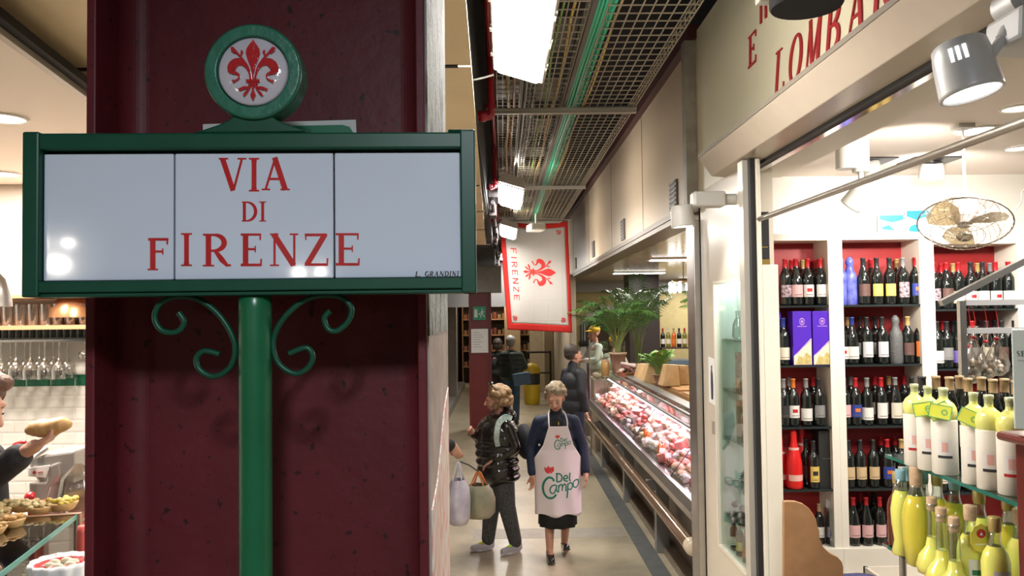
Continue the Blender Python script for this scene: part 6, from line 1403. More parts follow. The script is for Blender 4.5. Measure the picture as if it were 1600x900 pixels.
# glass top edge runs from far right corner towards the viewer on the left
c1 = PZ(120, 803, 1.47); c0 = PZ(-140, 1000, 1.47)
u = (c0 - c1).normalized(); nrm = Vector((u.y, -u.x, 0));
if nrm.x > 0: nrm = -nrm
def cf(a, b, z): p = c1 + u*a + nrm*b; return Vector((p.x, p.y, z))
Lc = 2.0
def cbox(mb, a0, a1, b0, b1, z0, z1): mb.add([cf(a0,b0,z0),cf(a1,b0,z0),cf(a1,b1,z0),cf(a0,b1,z0),cf(a0,b0,z1),cf(a1,b0,z1),cf(a1,b1,z1),cf(a0,b1,z1)], [(3,2,1,0),(4,5,6,7),(0,1,5,4),(1,2,6,5),(2,3,7,6),(3,0,4,7)])
m = MB(); cbox(m, 0, Lc, 0, .62, 0, 1.10); obj('counter_base', m, mat('stall_counter', (.50, .46, .40), .4), t)
m = MB(); cbox(m, -.03, 0, -.01, .64, 0, 1.47); obj('end_panel', m, mat('stall_wood', (.30, .16, .08), .4), t)
m = MB(); cbox(m, 0, Lc, 0, .008, 1.10, 1.455); obj('front_glass', m, glass('counter_glass', (.97, .99, .98), .10), t)
m = MB(); cbox(m, 0, Lc, 0, .60, 1.455, 1.467); obj('top_glass', m, glass('smoked_top', (.42, .40, .38), .25), t)
m = MB(); cbox(m, 0, Lc, -.002, .003, 1.452, 1.468); cbox(m, -.002, .004, -.002, .003, 1.10, 1.46); obj('glass_edge', m, mat('glass_edge_green', (.12, .30, .26), .1), t)
m = MB(); cbox(m, 0, Lc, .02, .60, 1.27, 1.278); obj('inner_shelf', m, glass('shelf_glass', (.55, .72, .62), .22), t)
BR = mat('bread_crust', (.56, .34, .13), .55, noise=.25, nscale=30); FIL = mat('filling_mix', (.60, .50, .26), .6, col2=(.42, .30, .12), nscale=45); YF = mat('yellow_filling', (.66, .48, .08), .5, noise=.2, nscale=50)
foods = [(97, 796, .058, .06, 'golden fritter plate', YF, 'yellow'), (64, 800, .055, .05, 'topped crostini', FIL, 'cream'), (38, 798, .050, .055, 'topped crostini', FIL, 'cream'), (10, 799, .055, .05, 'topped crostini', FIL, 'cream'), (18, 823, .045, .055, 'filled pastry cup', BR, 'brown'), (-8, 812, .05, .05, 'topped crostini', FIL, 'cream'), (-14, 835, .05, .05, 'filled pastry cup', BR, 'brown')]
for i, (uu, vv, r, h, nm, mm, c) in enumerate(foods):
    p = PZ(uu, vv, 1.468); t2 = thing(nm.replace(' ', '_'), '%s %s on top of the sandwich counter, %s from the maroon column' % (c, nm, ordw(i)), 'food', p, group='snacks on the sandwich counter')
    m = MB(); m.lathe([(r*.7, 0), (r, h*.45), (r*.95, h*.5), (.001, h*.45)], p, 20); obj('crust', m, BR, t2)
    m = MB()
    for k in range(26): q = rnd.uniform(0, 6.28); s = r*.85*math.sqrt(rnd.random()); m.ell(p + Vector((s*math.cos(q), s*math.sin(q), h*.5 + rnd.uniform(0, .010))), (.013, .011, .008), (0, 0, q), 8, 6)
    obj('topping', m, mm, t2)
for i in range(16):
    a = .1 + .2*(i//2); b = .12 + .22*(i % 2); z = 1.101 if i % 3 else 1.279
    p = cf(a, b, z); m = MB(); m.lathe([(.05, 0), (.085, .03), (.08, .032), (.001, .02)], p, 18)
    for k in range(8): m.ell(p + Vector((.04*math.cos(k*.8), .04*math.sin(k*.8), .035)), (.02, .018, .014), nu=8, nv=6)
    tag(obj('food_dish', m, [mat('dish_cream', (.62, .56, .40), .4), mat('dish_green', (.16, .34, .16), .4), mat('dish_yellow', (.62, .50, .16), .4)][i % 3]), '%s dish of food inside the sandwich counter, %s from the end panel' % (['cream', 'green', 'yellow'][i % 3], ordw(i)), 'dish', 'dishes in the sandwich counter')
p = cf(.62, .01, 1.40); t2 = thing('chalk_label', 'black food label with white writing inside the sandwich counter', 'label', p)
sl = lambda a, z, d: cf(a, .012 - d, z)
m = MB(); m.prism([(.50, 1.33), (.86, 1.33), (.86, 1.43), (.50, 1.43)], sl, -.004, 0); obj('board', m, BLK, t2)
m = MB()
m = MB()
for k in range(7): m.stroke([(.83 - k*.045, 1.36, .008), (.815 - k*.045, 1.39, .008), (.80 - k*.045, 1.36, .008)], sl, 0, .001)
obj('chalk_marks', m, WHITE, t2)
# red and white bag standing in front, bowl with strawberries
p = PY(96, 897, 2.35)
t2 = thing('food_basket', 'paper lined basket with red and cream food in front of the sandwich counter', 'basket', (p.x, 2.35, p.z - .05))
m = MB(); m.lathe([(.05, -.06), (.072, 0), (.075, .03), (.070, .03), (.06, 0), (.001, -.01)], (p.x, 2.35, p.z), 24, cap=False); obj('basket_body', m, mat('basket_red', (.50, .05, .05), .5), t2)
m = MB(); n = 40; m.rings([[(p.x + r*(1 + .06*math.sin(k*1.9))*math.cos(2*math.pi*k/n), 2.35 + r*(1 + .06*math.sin(k*1.9))*math.sin(2*math.pi*k/n), p.z + z) for k in range(n)] for r, z in ((.074, -.02), (.084, .03), (.08, .042), (.068, .01), (.001, .005))], cap=False); obj('paper_liner', m, PAPER, t2)
m = MB()
for k in range(7): m.ell((p.x + .04*math.cos(k*.9), 2.35 + .04*math.sin(k*.9), p.z + .02), (.018, .018, .014), nu=10, nv=7)
obj('red_fruit', m, mat('fruit_red', (.55, .04, .03), .3), t2, label='red fruit'); m = MB()
for k in range(6): m.ell((p.x + .03*math.cos(k*1.1 + .5), 2.35 + .03*math.sin(k*1.1 + .5), p.z + .028), (.018, .012, .012), nu=10, nv=7)
obj('cream_food', m, mat('dish_cream', (.62, .56, .40), .4), t2)
pb = p; m = MB(); m.box(p.x - .12, p.x + .07, 2.26, 2.44, 0, p.z - .06); tag(obj('serving_stand', m, mat('stall_counter', (.50, .46, .40), .4), bevel=.01), 'pale stand under the paper lined basket', 'stand')
# meat slicer
YS = 3.95
t = thing('meat_slicer', 'large grey and red meat slicer behind the sandwich counter', 'slicer', PY(105, 790, YS))
SL = mat('slicer_alu', (.50, .46, .42), .25, .5); SLR = mat('slicer_red', (.38, .015, .02), .2, coat=.5)
def sp(u, v, d): return PY(u, v, YS) + Vector((0, d, 0))
m = MB(); m.prism([(66,716),(72,706),(136,698),(136,748),(118,742),(100,752),(94,765),(70,728)], sp, -.12, .10); obj('blade_cover', m, SL, t, bevel=.012)
m = MB(); m.prism([(71,745),(71,800),(98,800),(98,770),(104,752),(118,734),(116,714),(100,720),(98,742),(96,745)], sp, -.14, .06); obj('housing', m, SL, t, bevel=.008)
m = MB(); m.prism([(71,722),(104,718),(98,737),(71,735)], sp, -.145, -.139); obj('white_badge', m, WHITE, t, bevel=.002)
m = MB(); m.prism([(78,729),(81,726),(84,729),(81,732)], sp, -.147, -.145); m.stroke([(86,729,1.2),(94,728,1.2)], sp, -.147, -.145); obj('red_mark', m, mat('seal_red', (.5, .04, .04), .5), t)
m = MB(); m.tube([PY(74, 700, YS-.1), PY(50, 716, YS-.15), PY(30, 694, YS-.2)][::-1], .012, 8); obj('carriage_arm', m, STEEL, t)
m = MB(); m.cap(PY(24, 696, YS - .2), PY(37, 692, YS - .2), .014, .014); m.tube([PY(20, 700, YS-.2), PY(28, 712, YS-.2)], .012, 8); obj('handle', m, SLR, t, label='red handle')
m = MB(); m.prism([(98,742),(128,742),(136,790),(136,800),(98,800)], sp, .0, .05); obj('back_plate', m, SL, t)
m = MB(); m.lathe([(.16, 0), (.17, .03), (.15, .05)], PY(105, 812, YS), 24); m.box(PY(70, 0, YS).x, PY(136, 0, YS).x, YS - .15, YS + .15, PY(100, 812, YS).z - .02, PY(100, 795, YS).z); obj('slicer_base', m, SLR, t)
z0 = PY(105, 812, YS).z - .03; m = MB(); m.box(-2.9, -1.62, YS - .2, YS + .35, 0, z0 - .0); tag(obj('back_counter', m, mat('stall_counter', (.50, .46, .40), .4), bevel=.01), 'pale counter under the meat slicer', 'counter')
for i, (u_, v_) in enumerate(((47, 777), (72, 788))):
    p = PY(u_, v_, 3.7); m = MB(); m.ell(p, (.025, .025, .026)); m.cap(p - Vector((0, 0, .09)), p - Vector((0, 0, .02)), .01, .01); m.lathe([(.03, -.15), (.03, -.09), (.001, -.09)], p, 16); tag(obj('red_knob', m, SLR), 'glossy red round topped %s in front of the slicer' % ('shaker beside the fritters' if i else 'shaker, taller one beside the crostini'), 'shaker')
p = PY(122, 770, 3.3)
t = thing('plastic_bag', 'clear crumpled plastic bag hanging beside the slicer', 'bag', p); m = MB(); m.rings([[((r*(1 + .15*math.sin(3*k + z*50)))*math.cos(2*math.pi*k/20), r*.7*(1 + .15*math.sin(5*k))*math.sin(2*math.pi*k/20), z) for k in range(20)] for r, z in ((.01,-.12),(.06,-.10),(.075,-.02),(.06,.06),(.03,.10),(.01,.12))])
obj('bag_film', m, glass('bag_film', (.85, .82, .78), .45, .2), t, local=True)
p = PY(130, 830, 2.9); m = MB(); m.lathe([(.022, -.30), (.022, 0), (.018, .02), (.001, .02)], p, 16); m.box(p.x-.04, p.x+.04, 2.87, 2.95, 0, p.z-.29); tag(obj('spray_bottle', m, mat('red_white_carton', (.6, .1, .08), .4)), 'small red and white bottle beside the end panel of the sandwich counter', 'bottle')

# ================================================================ PEOPLE
SKIN = mat('skin_fair', (.56, .30, .21), .5, noise=.08, nscale=30, sub=.08); SKINR = mat('skin_ruddy', (.50, .25, .18), .5, noise=.1, nscale=30, sub=.08)
LIP = mat('lip', (.42, .17, .14), .5); EYEW = mat('eye_white', (.34, .28, .25), .4); EYED = mat('eye_dark', (.03, .02, .015), .2)
def hand(mb, w, d, n, side, curl=.5, s=1.0):
    """w wrist, d finger direction, n palm normal (the way the fingers curl), side = thumb direction sign"""
    w = Vector(w); d = Vector(d).normalized(); n = Vector(n); n = (n - d*n.dot(d)).normalized(); t = d.cross(n)*side
    mb.cap(w, w + d*.03*s, .025*s, .027*s)
    for k in range(4): # palm as four metacarpal rods
        o = t*(.024 - .016*k)*s; mb.cap(w + d*.015*s + o*.7, w + d*.082*s + o*1.12, .014*s, .0125*s, 10)
    for k, L in enumerate((.068, .078, .072, .056)):
        o = t*(.024 - .0165*k)*s*1.15; p = w + d*.084*s + o; dirv = d; r = .0092*s
        for j, f in enumerate((.44, .32, .24)):
            a = curl*(.55 + .35*j); dirv = (dirv*math.cos(a) + n*math.sin(a)).normalized(); n2 = (n - dirv*n.dot(dirv)); q = p + dirv*L*f*s
            mb.cap(p, q, r, r*.92, 8); p = q; r *= .92; n_ = n2.normalized() if n2.length > .1 else -d; 
    p = w + d*.028*s + t*.022*s; q = p + (d*.62 + t*.62 + n*.30).normalized()*.042*s; mb.cap(p, q, .013*s, .0105*s, 10)
    q2 = q + (d*.85 + t*.15 + n*.4).normalized()*.032*s; mb.cap(q, q2, .0105*s, .009*s, 10)
def human(name_label, loc, rz, H, L_arm, R_arm, L_leg, R_leg, tilt=0., turn=0., skin=SKIN, curl=(.5, .5), palmn=((0,-.3,-1),(0,-.3,-1)), lean=0., broad=1.0, belly=.0, vox=.0085, face=True, smile=0, fdir=(None, None)):
    """faces -Y; arms (elbow, wrist), legs (knee, ankle) in a 1.6 m frame; L = the person's own left = +X"""
    t = thing('person', name_label, 'person', loc, rz); s = H/1.6; t.scale = (s, s, s)
    b = MB(); HP = Vector((0, -.01 - lean*.2, 1.36)); 
    b.ell((0, 0, .90), (.145*broad, .10, .11)); b.ell((0, -.005, 1.02), (.125*broad, .09, .13)); b.ell((0, -.01, 1.18), (.14*broad, .095, .14)); b.cap((-.105*broad, 0, 1.27), (.105*broad, 0, 1.27), .045, .045)
    b.cap((0, .012, 1.26), (0, -.004, 1.40), .052, .047)
    sh = .165*broad
    for sg, (el, wr), cu, pn, fd in ((1, L_arm, curl[0], palmn[0], fdir[0]), (-1, R_arm, curl[1], palmn[1], fdir[1])):
        S = Vector((sg*(sh - .025), 0, 1.258)); el = Vector(el); wr = Vector(wr); b.cap(S, el, .040, .035); b.cap(el, wr, .036, .024)
        hand(b, wr, Vector(fd) if fd else (wr - el), pn, -sg if Vector(pn).z < 0 else sg, cu)
    for sg, (kn, an) in ((1, L_leg), (-1, R_leg)):
        Hp = Vector((sg*.075, 0, .84)); kn = Vector(kn); an = Vector(an); b.cap(Hp, kn, .078, .050); md = kn.lerp(an, .3) + Vector((0, .012, 0)); b.cap(kn, md, .048, .048); b.cap(md, an, .048, .032); b.cap(an, an + Vector((0, -.10, -.045)), .03, .025)
    hx = Matrix.Translation(HP) @ Matrix.Rotation(turn, 4, 'Z') @ Matrix.Rotation(tilt, 4, 'X') @ Matrix.Scale(1.09, 4) @ Matrix.Translation(-HP)
    b.xf = hx
    b.ell((0, .018, 1.515), (.070, .088, .082)); b.ell((0, -.028, 1.470), (.058, .062, .080)); b.ell((0, -.048, 1.412), (.036, .036, .028)); b.ell((0, -.035, 1.425), (.047, .045, .035))
    b.cap((0, -.088, 1.492), (0, -.112, 1.458), .009, .0125); b.cap((-.012, -.094, 1.455), (.012, -.094, 1.455), .008, .008)
    b.cap((-.034, -.072, 1.505), (.034, -.072, 1.505), .013, .013)
    for g in (-1, 1): b.ell((g*.068, .012, 1.470), (.010, .019, .031), (0, 0, g*.3)); b.ell((g*.034, -.066, 1.448), (.02, .018, .018))
    b.cap((-.018, -.086, 1.428), (.018, -.086, 1.428), .008, .008)
    b.xf = Matrix.Identity(4)
    obj('body', b, skin, t, local=True, remesh=vox, smooth=2)
    if face:
        for g in (-1, 1):
            m = MB(); m.xf = hx; m.ell((g*.027, -.0840, 1.482), (.012, .006, .0045)); m.m = 1; m.ell((g*.027, -.0885, 1.4815), (.0048, .002, .0040)); obj('eye', m, [EYEW, EYED], t, local=True)
        m = MB(); m.xf = hx; m.ell((0, -.094, 1.4305), (.021, .006, .0045)); m.ell((0, -.093, 1.4235), (.018, .006, .0045)); obj('lips', m, LIP, t, local=True)
        m = MB(); m.xf = hx
        for g in (-1, 1): m.cap((g*.015, -.0865, 1.503), (g*.043, -.076, 1.504), .003, .002, 6)
        obj('eyebrow', m, mat('brow', (.26, .17, .11), .8), t, local=True)
    return t, hx
def garment(name, t, prims, m_, vox=.011, smooth=2, **k):
    b = MB()
    for p in prims:
        if p[0] == 'c': b.cap(*p[1:5])
        elif p[0] == 'e': b.ell(*p[1:])
        elif p[0] == 'b': b.obox(*p[1:])
    return obj(name, b, m_, t, local=True, remesh=vox, smooth=smooth, **k)
def lerp3(a, b, f): return tuple(x + (y-x)*f for x, y in zip(a, b))
def sleeves(arms, sh, r0, r1, r2, cut=.92):
    out = []
    for sg, (el, wr) in zip((1, -1), arms):
        S = (sg*(sh - .012), 0, 1.262); out += [('c', S, el, r0 - .006, r1), ('c', el, lerp3(el, wr, cut), r1, r2)]
    return out
def quilted(arms, sh, rx, ry, z0, z1, n, belly=0.):
    """puffer jacket: stacked padded tubes"""
    out = []
    for k in range(n):
        f = (k + .5)/n; z = z0 + (z1-z0)*f; w = 1 + .06*math.sin(f*3.14) - (.25 if f > .92 else 0); out.append(('e', (0, -belly*math.sin(f*3.14), z), (rx*w, ry*w, (z1-z0)/n*.92)))
    for z in (z0 + .10, (z0+z1)/2, z1 - .12): out.append(('e', (0, -belly*.8, z), (rx*.985, ry*.985, .17)))
    for sg, (el, wr) in zip((1, -1), arms):
        S = (sg*(sh - .02), 0, z1 - .045)
        for a, b, r0, r1 in ((S, el, .070, .062), (el, lerp3(el, wr, .9), .062, .050)):
            for j in range(5): f = (j + .3)/5; p = lerp3(a, b, f); q = lerp3(a, b, min(1, f + .1)); out.append(('c', p, q, r0 + (r1-r0)*f, r0 + (r1-r0)*f))
            out.append(('c', a, b, r0*.90, r1*.90))
    return out
def trousers(legs, r0=.098, r1=.070, r2=.058, top=.93, wx=.155):
    out = [('e', (0, 0, .88), (wx, .118, .10)), ('e', (0, 0, top), (wx*.93, .108, .05))]
    for sg, (kn, an) in zip((1, -1), legs): out += [('c', (sg*.072, 0, .83), kn, r0, r1), ('c', kn, lerp3(kn, an, .93), r1, r2)]
    return out
def shoe(t, an, m_, L=.15, yaw=0., h=.036, sole=None, pitch=0., label=None, tongue=None):
    for_ = Matrix.Translation((an[0], an[1], an[2])) @ Matrix.Rotation(yaw, 4, 'Z') @ Matrix.Rotation(pitch, 4, 'X')
    b = MB(); b.xf = for_; b.cap((0, .035, -.035), (0, -.03, -.035), .036, .038); b.cap((0, -.03, -.036), (0, -L, -.046), .038, .030); b.ell((0, .035, -.01), (.033, .035, .035)); b.obox((0, -L*.42, -.068), (.066, L*1.25, .016))
    o = obj('shoe', b, m_, t, local=True, remesh=.006, smooth=2)
    if label: o['label'] = label
    if sole: m = MB(); m.xf = for_; m.prism([(.034*math.cos(k*.314)*(1.1 if math.sin(k*.314) < 0 else .95), -L*.42 + (L*.78)*math.sin(k*.314)) for k in range(20)], lambda x, y, d: (x, y, d), -.080, -.062); obj('sole', m, sole, o if False else t, local=True)
    if tongue: m = MB(); m.xf = for_; m.cap((0, -.005, .0), (0, -.085, -.018), .020, .018); obj('shoe_lacing', m, tongue, t, local=True, label='neon yellow laces and tongue')
def hairdo(t, hx, prims, m_, vox=.009, bump=0, **k):
    b = MB(); b.xf = hx
    for p in prims:
        r = p[1]; b.ell(p[0], tuple(q + .007 for q in r), *p[2:])
    return obj('hair', b, m_, t, local=True, remesh=vox, smooth=1, **k)
def hairmat(name, c1, c2): return mat(name, c1, .55, col2=c2, nscale=45, bump=.8, bscale=90)

# ---- woman in the white apron
def feetz(v): return v
px = PZ(872, 872, 0.0)
La = ((.245, .02, 1.03), (.262, -.05, .80)); Ra = ((-.235, .03, 1.03), (-.232, -.04, .79))
Ll = ((.085, -.01, .45), (.085, .16, .095)); Rl = ((-.080, -.05, .45), (-.085, -.07, .085))
NAVY = mat('navy_cardigan', (.010, .018, .048), .7, noise=.3, nscale=25, bump=.2, bscale=60)
t, hx = human('person in a white Del Campo apron over a navy jacket, walking towards the viewer', (px.x, px.y, 0), R(4), 1.55, La, Ra, Ll, Rl, tilt=R(24), turn=R(-14), vox=.0075, skin=SKIN)
garment('jacket', t, [('e', (0, 0, .99), (.175, .125, .10)), ('e', (0, 0, 1.12), (.172, .122, .13)), ('e', (0, .005, 1.22), (.168, .115, .09)), ('c', (-.115, 0, 1.272), (.115, 0, 1.272), .058, .058), ('c', (0, .01, 1.28), (0, .005, 1.33), .085, .062)] + sleeves((La, Ra), .175, .066, .058, .046, .93), NAVY)
garment('black_sweater', t, [('e', (0, -.05, 1.22), (.10, .075, .09)), ('c', (0, .01, 1.30), (0, 0, 1.355), .062, .060)], mat('black_knit', (.012, .012, .014), .8), vox=.009)
def wob(a, z): return .006*math.sin(a*9 + z*5)*(1.3 - z)
rs = []
for z, rx, ry in ((.31, .170, .175), (.45, .170, .160), (.60, .165, .140), (.78, .158, .122), (.90, .15, .115), (.97, .14, .11)):
    rs.append([((rx + wob(a, z)*2)*math.cos(a), (ry + wob(a, z)*2)*math.sin(a) + .0, z) for a in [2*math.pi*k/40 for k in range(40)]])
m = MB(); m.rings(rs, cap=False); obj('skirt', m, mat('black_skirt', (.012, .012, .012), .8), t, local=True, solid=.006)
# apron sheet wraps the front of the body
def ap_half(z): return .088 + (1.235 - z)/(1.235 - 1.06)*.052 if z > 1.06 else (.14 + (1.06 - z)/.12*.075 if z > .94 else .215)
def ap_pt(s_, z, d=0.):
    """s_ -1..1 across, z height"""
    w = ap_half(z); rx = .205 if z < 1.0 else .195; ry = (.150 if z > 1.0 else .152 + .06*(1.0 - z)*(1 if z > .6 else 1)); x = s_*w
    a = max(-.98, min(.98, x/ (rx*1.12))); y = -ry*math.sqrt(1 - a*a) - .004*math.sin(s_*7 + z*6)*(1.25 - z)*3 - d
    return (x*1.0, y, z)
nz, nx = 60, 34; m = MB(); Z0, Z1 = .43, 1.235
vs = [ap_pt(-1 + 2*i/nx, Z0 + (Z1-Z0)*j/nz + (.012*math.sin(i*.35) if j == 0 else 0)) for j in range(nz+1) for i in range(nx+1)]
m.add(vs, [(j*(nx+1)+i, j*(nx+1)+i+1, (j+1)*(nx+1)+i+1, (j+1)*(nx+1)+i) for j in range(nz) for i in range(nx)], True)
APR = mat('apron_white', (.74, .66, .67), .8, noise=.04); ap = obj('apron', m, APR, t, local=True, solid=.004)
m = MB()
for g in (-1, 1): m.tube(smoothpts([ap_pt(g*.95, 1.232), (g*.084, -.115, 1.29), (g*.072, -.03, 1.345), (g*.05, .05, 1.355)], 4), .007, 6)
obj('neck_strap', m, APR, t, local=True)
# lettering of the apron, drawn in metres across and up, then laid on the cloth
def aw(x, z, d):
    w = ap_half(z); s_ = x/w; p = ap_pt(s_, z, .003 + d); return p
GRN = mat('apron_green', (.02, .20, .13), .7); TUL = mat('tulip_red', (.60, .05, .05), .7)
def logo(cx, cz, k):
    g = MB()
    def st(pts, w=.055): g.stroke([(cx + k*x, cz + k*y, (w if len(p) < 3 else p[2])*k) for p in smoothpts(pts, 4) for x, y in [p[:2]]], aw, 0, .0015)
    # big C with curl, amp o
    st([(-.18,.10),(-.24,.20),(-.36,.22),(-.48,.10),(-.54,-.10),(-.50,-.32),(-.38,-.44),(-.22,-.42),(-.12,-.32)], .07)
    st([(-.12,-.02),(-.24,-.04),(-.32,-.16),(-.28,-.28),(-.18,-.26),(-.10,-.08)], .045); st([(-.10,-.02),(-.11,-.18),(-.05,-.26)], .045)
    st([(-.04,-.26),(-.03,-.02)], .045); st([(-.03,-.10),(.04,-.01),(.09,-.05),(.08,-.22)], .045); st([(.09,-.10),(.16,.0),(.21,-.05),(.21,-.24)], .045)
    st([(.28,.02),(.27,-.20),(.24,-.46)], .05); st([(.28,-.02),(.38,.04),(.44,-.06),(.38,-.18),(.28,-.16)], .045)
    st([(.58,.10),(.48,.05),(.48,-.10),(.58,-.14),(.67,-.04),(.66,.08),(.58,.10)], .045)
    # Del
    st([(-.08,.34),(-.09,.08)], .055); st([(-.12,.34),(.02,.33),(.09,.22),(.04,.10),(-.10,.08)], .05)
    st([(.15,.17),(.27,.19),(.24,.28),(.16,.24),(.16,.12),(.28,.09)], .045); st([(.36,.36),(.34,.14),(.38,.10)], .05)
    r = MB()
    r.prism([(cx + k*x, cz + k*y) for x, y in [(-.46,.40),(-.50,.56),(-.42,.52),(-.36,.60),(-.30,.54),(-.18,.58),(-.17,.44),(-.26,.36),(-.38,.35)]], aw, 0, .0015)
    return g, r
for cx, cz, k in ((.0, .715, .275), (.03, 1.085, .125)):
    g, r = logo(cx, cz, k); obj('green_lettering', g, GRN, ap, local=True); obj('red_tulip', r, TUL, ap, local=True)
for i, an in enumerate((Ll[1], Rl[1])): shoe(t, an, mat('black_patent', (.012, .012, .014), .12, coat=.6), L=.13, pitch=R(-18) if i == 0 else 0)
rr = random.Random(8); hp = [((0, .030, 1.530), (.074, .085, .076)), ((0, .055, 1.49), (.070, .06, .075))]
for k in range(80):
    a = rr.uniform(0, 2*math.pi); e = rr.uniform(-.5, 1.5); x = .078*math.cos(e)*math.cos(a); y = .025 + .088*math.cos(e)*math.sin(a); z = 1.515 + .082*math.sin(e)
    if y < -.02 and z < 1.555: continue
    hp.append(((x, y, z), (.016, .022, .013), (rr.uniform(-1, 1), rr.uniform(-1, 1), rr.uniform(-1, 1))))
hairdo(t, hx, hp, hairmat('grey_blond_hair', (.40, .31, .20), (.20, .15, .10)), vox=.007)
m = MB(); m.ell((0.005, -.118, 1.255), (.006, .004, .018)); obj('pendant', m, mat('gold', (.5, .35, .1), .3, .8), t, local=True)

# ---- woman in black quilted jacket, side on
pj = PZ(783, 862, 0.0)
Ra2 = ((-.20, -.10, 1.05), (-.10, -.24, 1.16)); La2 = ((.215, .07, 1.04), (.15, -.12, .93))
Ll2 = ((.085, .03, .46), (.09, .12, .085)); Rl2 = ((-.085, -.06, .46), (-.10, -.10, .085))
BLKJ = mat('black_nylon', (.013, .011, .010), .22, noise=.2, nscale=12, coat=.3)
t, hx = human('person in a shiny black quilted jacket with a backpack, neon laced trainers, standing side on', (pj.x, pj.y, 0), R(-68), 1.51, La2, Ra2, Ll2, Rl2, tilt=R(14), turn=R(-18), broad=1.1, skin=SKINR, curl=(.5, .9), palmn=((0,0,-1),(1,0,0)))
garment('quilted_jacket', t, quilted((La2, Ra2), .19, .225, .205, .70, 1.30, 8, .035) + [('e', (0, 0, 1.29), (.16, .10, .06))], BLKJ, vox=.012, smooth=7)
garment('hood', t, [('e', (0, .09, 1.33), (.13, .075, .07)), ('e', (.08, .03, 1.335), (.05, .07, .05)), ('e', (-.08, .03, 1.335), (.05, .07, .05)), ('e', (0, .06, 1.37), (.10, .05, .045))], BLKJ, vox=.011)
garment('trousers', t, trousers((Ll2, Rl2), .112, .088, .066, wx=.17), mat('speckled_trousers', (.10, .10, .095), .8, col2=(.015, .015, .018), nscale=90))
for an, yw in ((Ll2[1], R(12)), (Rl2[1], R(-4))): shoe(t, an, mat('pale_trainer', (.42, .40, .42), .6), L=.15, sole=mat('sole_white', (.62, .60, .60), .6), tongue=mat('neon_yellow', (.50, .85, .03), .5), yaw=yw)
rr = random.Random(4); hp = []
for k in range(70):
    a = rr.uniform(0, 2*math.pi); e = rr.uniform(-.7, 1.4); r_ = .088; x = r_*math.cos(e)*math.cos(a); y = .03 + .098*math.cos(e)*math.sin(a); z = 1.505 + .085*math.sin(e) - (.04 if e < 0 else 0)
    if y < -.035 and z < 1.56: continue
    hp.append(((x, y, z), (.024, .024, .022)))
hp.append(((0, .03, 1.52), (.08, .09, .085)))
hairdo(t, hx, hp, hairmat('curly_blond_hair', (.42, .27, .13), (.16, .09, .05)), vox=.008)
m = MB(); m.xf = hx; m.tube([(-.105, .02, 1.56), (-.098, -.0, 1.605), (-.04, -.03, 1.632), (.04, -.03, 1.632), (.098, -.0, 1.605), (.105, .02, 1.56)], .005, 6)
for g in (-1, 1): m.ell((g*.040, -.012, 1.632), (.030, .024, .010), (R(12), 0, 0))
obj('sunglasses', m, mat('sunglass_black', (.01, .01, .012), .08, coat=.6), t, local=True)
garment('backpack', t, [('e', (.02, .25, 1.07), (.135, .085, .17)), ('e', (.02, .27, 1.0), (.12, .075, .12))], mat('black_canvas', (.014, .014, .016), .7), vox=.012)
m = MB(); m.stroke(smoothpts([(.05, 1.315, .05), (-.01, 1.335, .05), (-.09, 1.28, .05), (-.13, 1.17, .05), (-.12, 1.07, .045)], 5), lambda y, z, d: (.135 + .40*max(0, 1.345 - z) - .35*max(0, 1.19 - z) + d, y, z), .035, .05)
obj('backpack_strap', m, mat('pale_strap', (.42, .46, .40), .7, col2=(.20, .30, .28), nscale=30), t, local=True)

# ---- person behind the column: forearm and shopping bags in view
pb_ = Vector((-.86, 6.2, 0)); RZB = R(82)
Lb = ((.235, .02, 1.05), (.235, -.05, .82)); Rg = ((-.085, -.01, .46), (-.09, .02, .085)); Lg = ((.085, -.01, .46), (.09, .0, .085))
hb = PY(711, 703, 6.2); sB = 1.62/1.6
wb = (Matrix.Rotation(-RZB, 3, 'Z') @ (hb - pb_))/sB
Rb = ((-.22, -.10, 1.02), tuple(wb + Vector((0, .02, .05))))
t, hx = human('person in dark clothes carrying shopping bags, almost hidden behind the steel column', (pb_.x, pb_.y, 0), RZB, 1.62, Lb, Rb, Lg, Rg, curl=(.6, .9), vox=.009, palmn=((-1,0,-.1),(.9,-.1,.1)), fdir=(None, (0, -.45, -1)))
garment('coat', t, [('e', (0, 0, .95), (.19, .13, .14)), ('e', (0, 0, 1.12), (.185, .125, .15)), ('c', (-.115, 0, 1.272), (.115, 0, 1.272), .058, .058), ('c', (0, .01, 1.28), (0, .005, 1.33), .085, .062)] + sleeves((Lb, Rb), .17, .066, .058, .048, .95), mat('dark_wool', (.02, .02, .022), .8))
garment('trousers', t, trousers((Lg, Rg)), mat('grey_trousers', (.06, .06, .07), .8))
for an in (Lg[1], Rg[1]): shoe(t, an, mat('dark_leather', (.03, .02, .015), .4))
hairdo(t, hx, [((0, .028, 1.53), (.082, .09, .08)), ((0, .05, 1.48), (.078, .065, .08))], hairmat('brown_hair', (.10, .05, .03), (.04, .02, .01)))
hw = hb + Vector((.035, -.01, -.085))
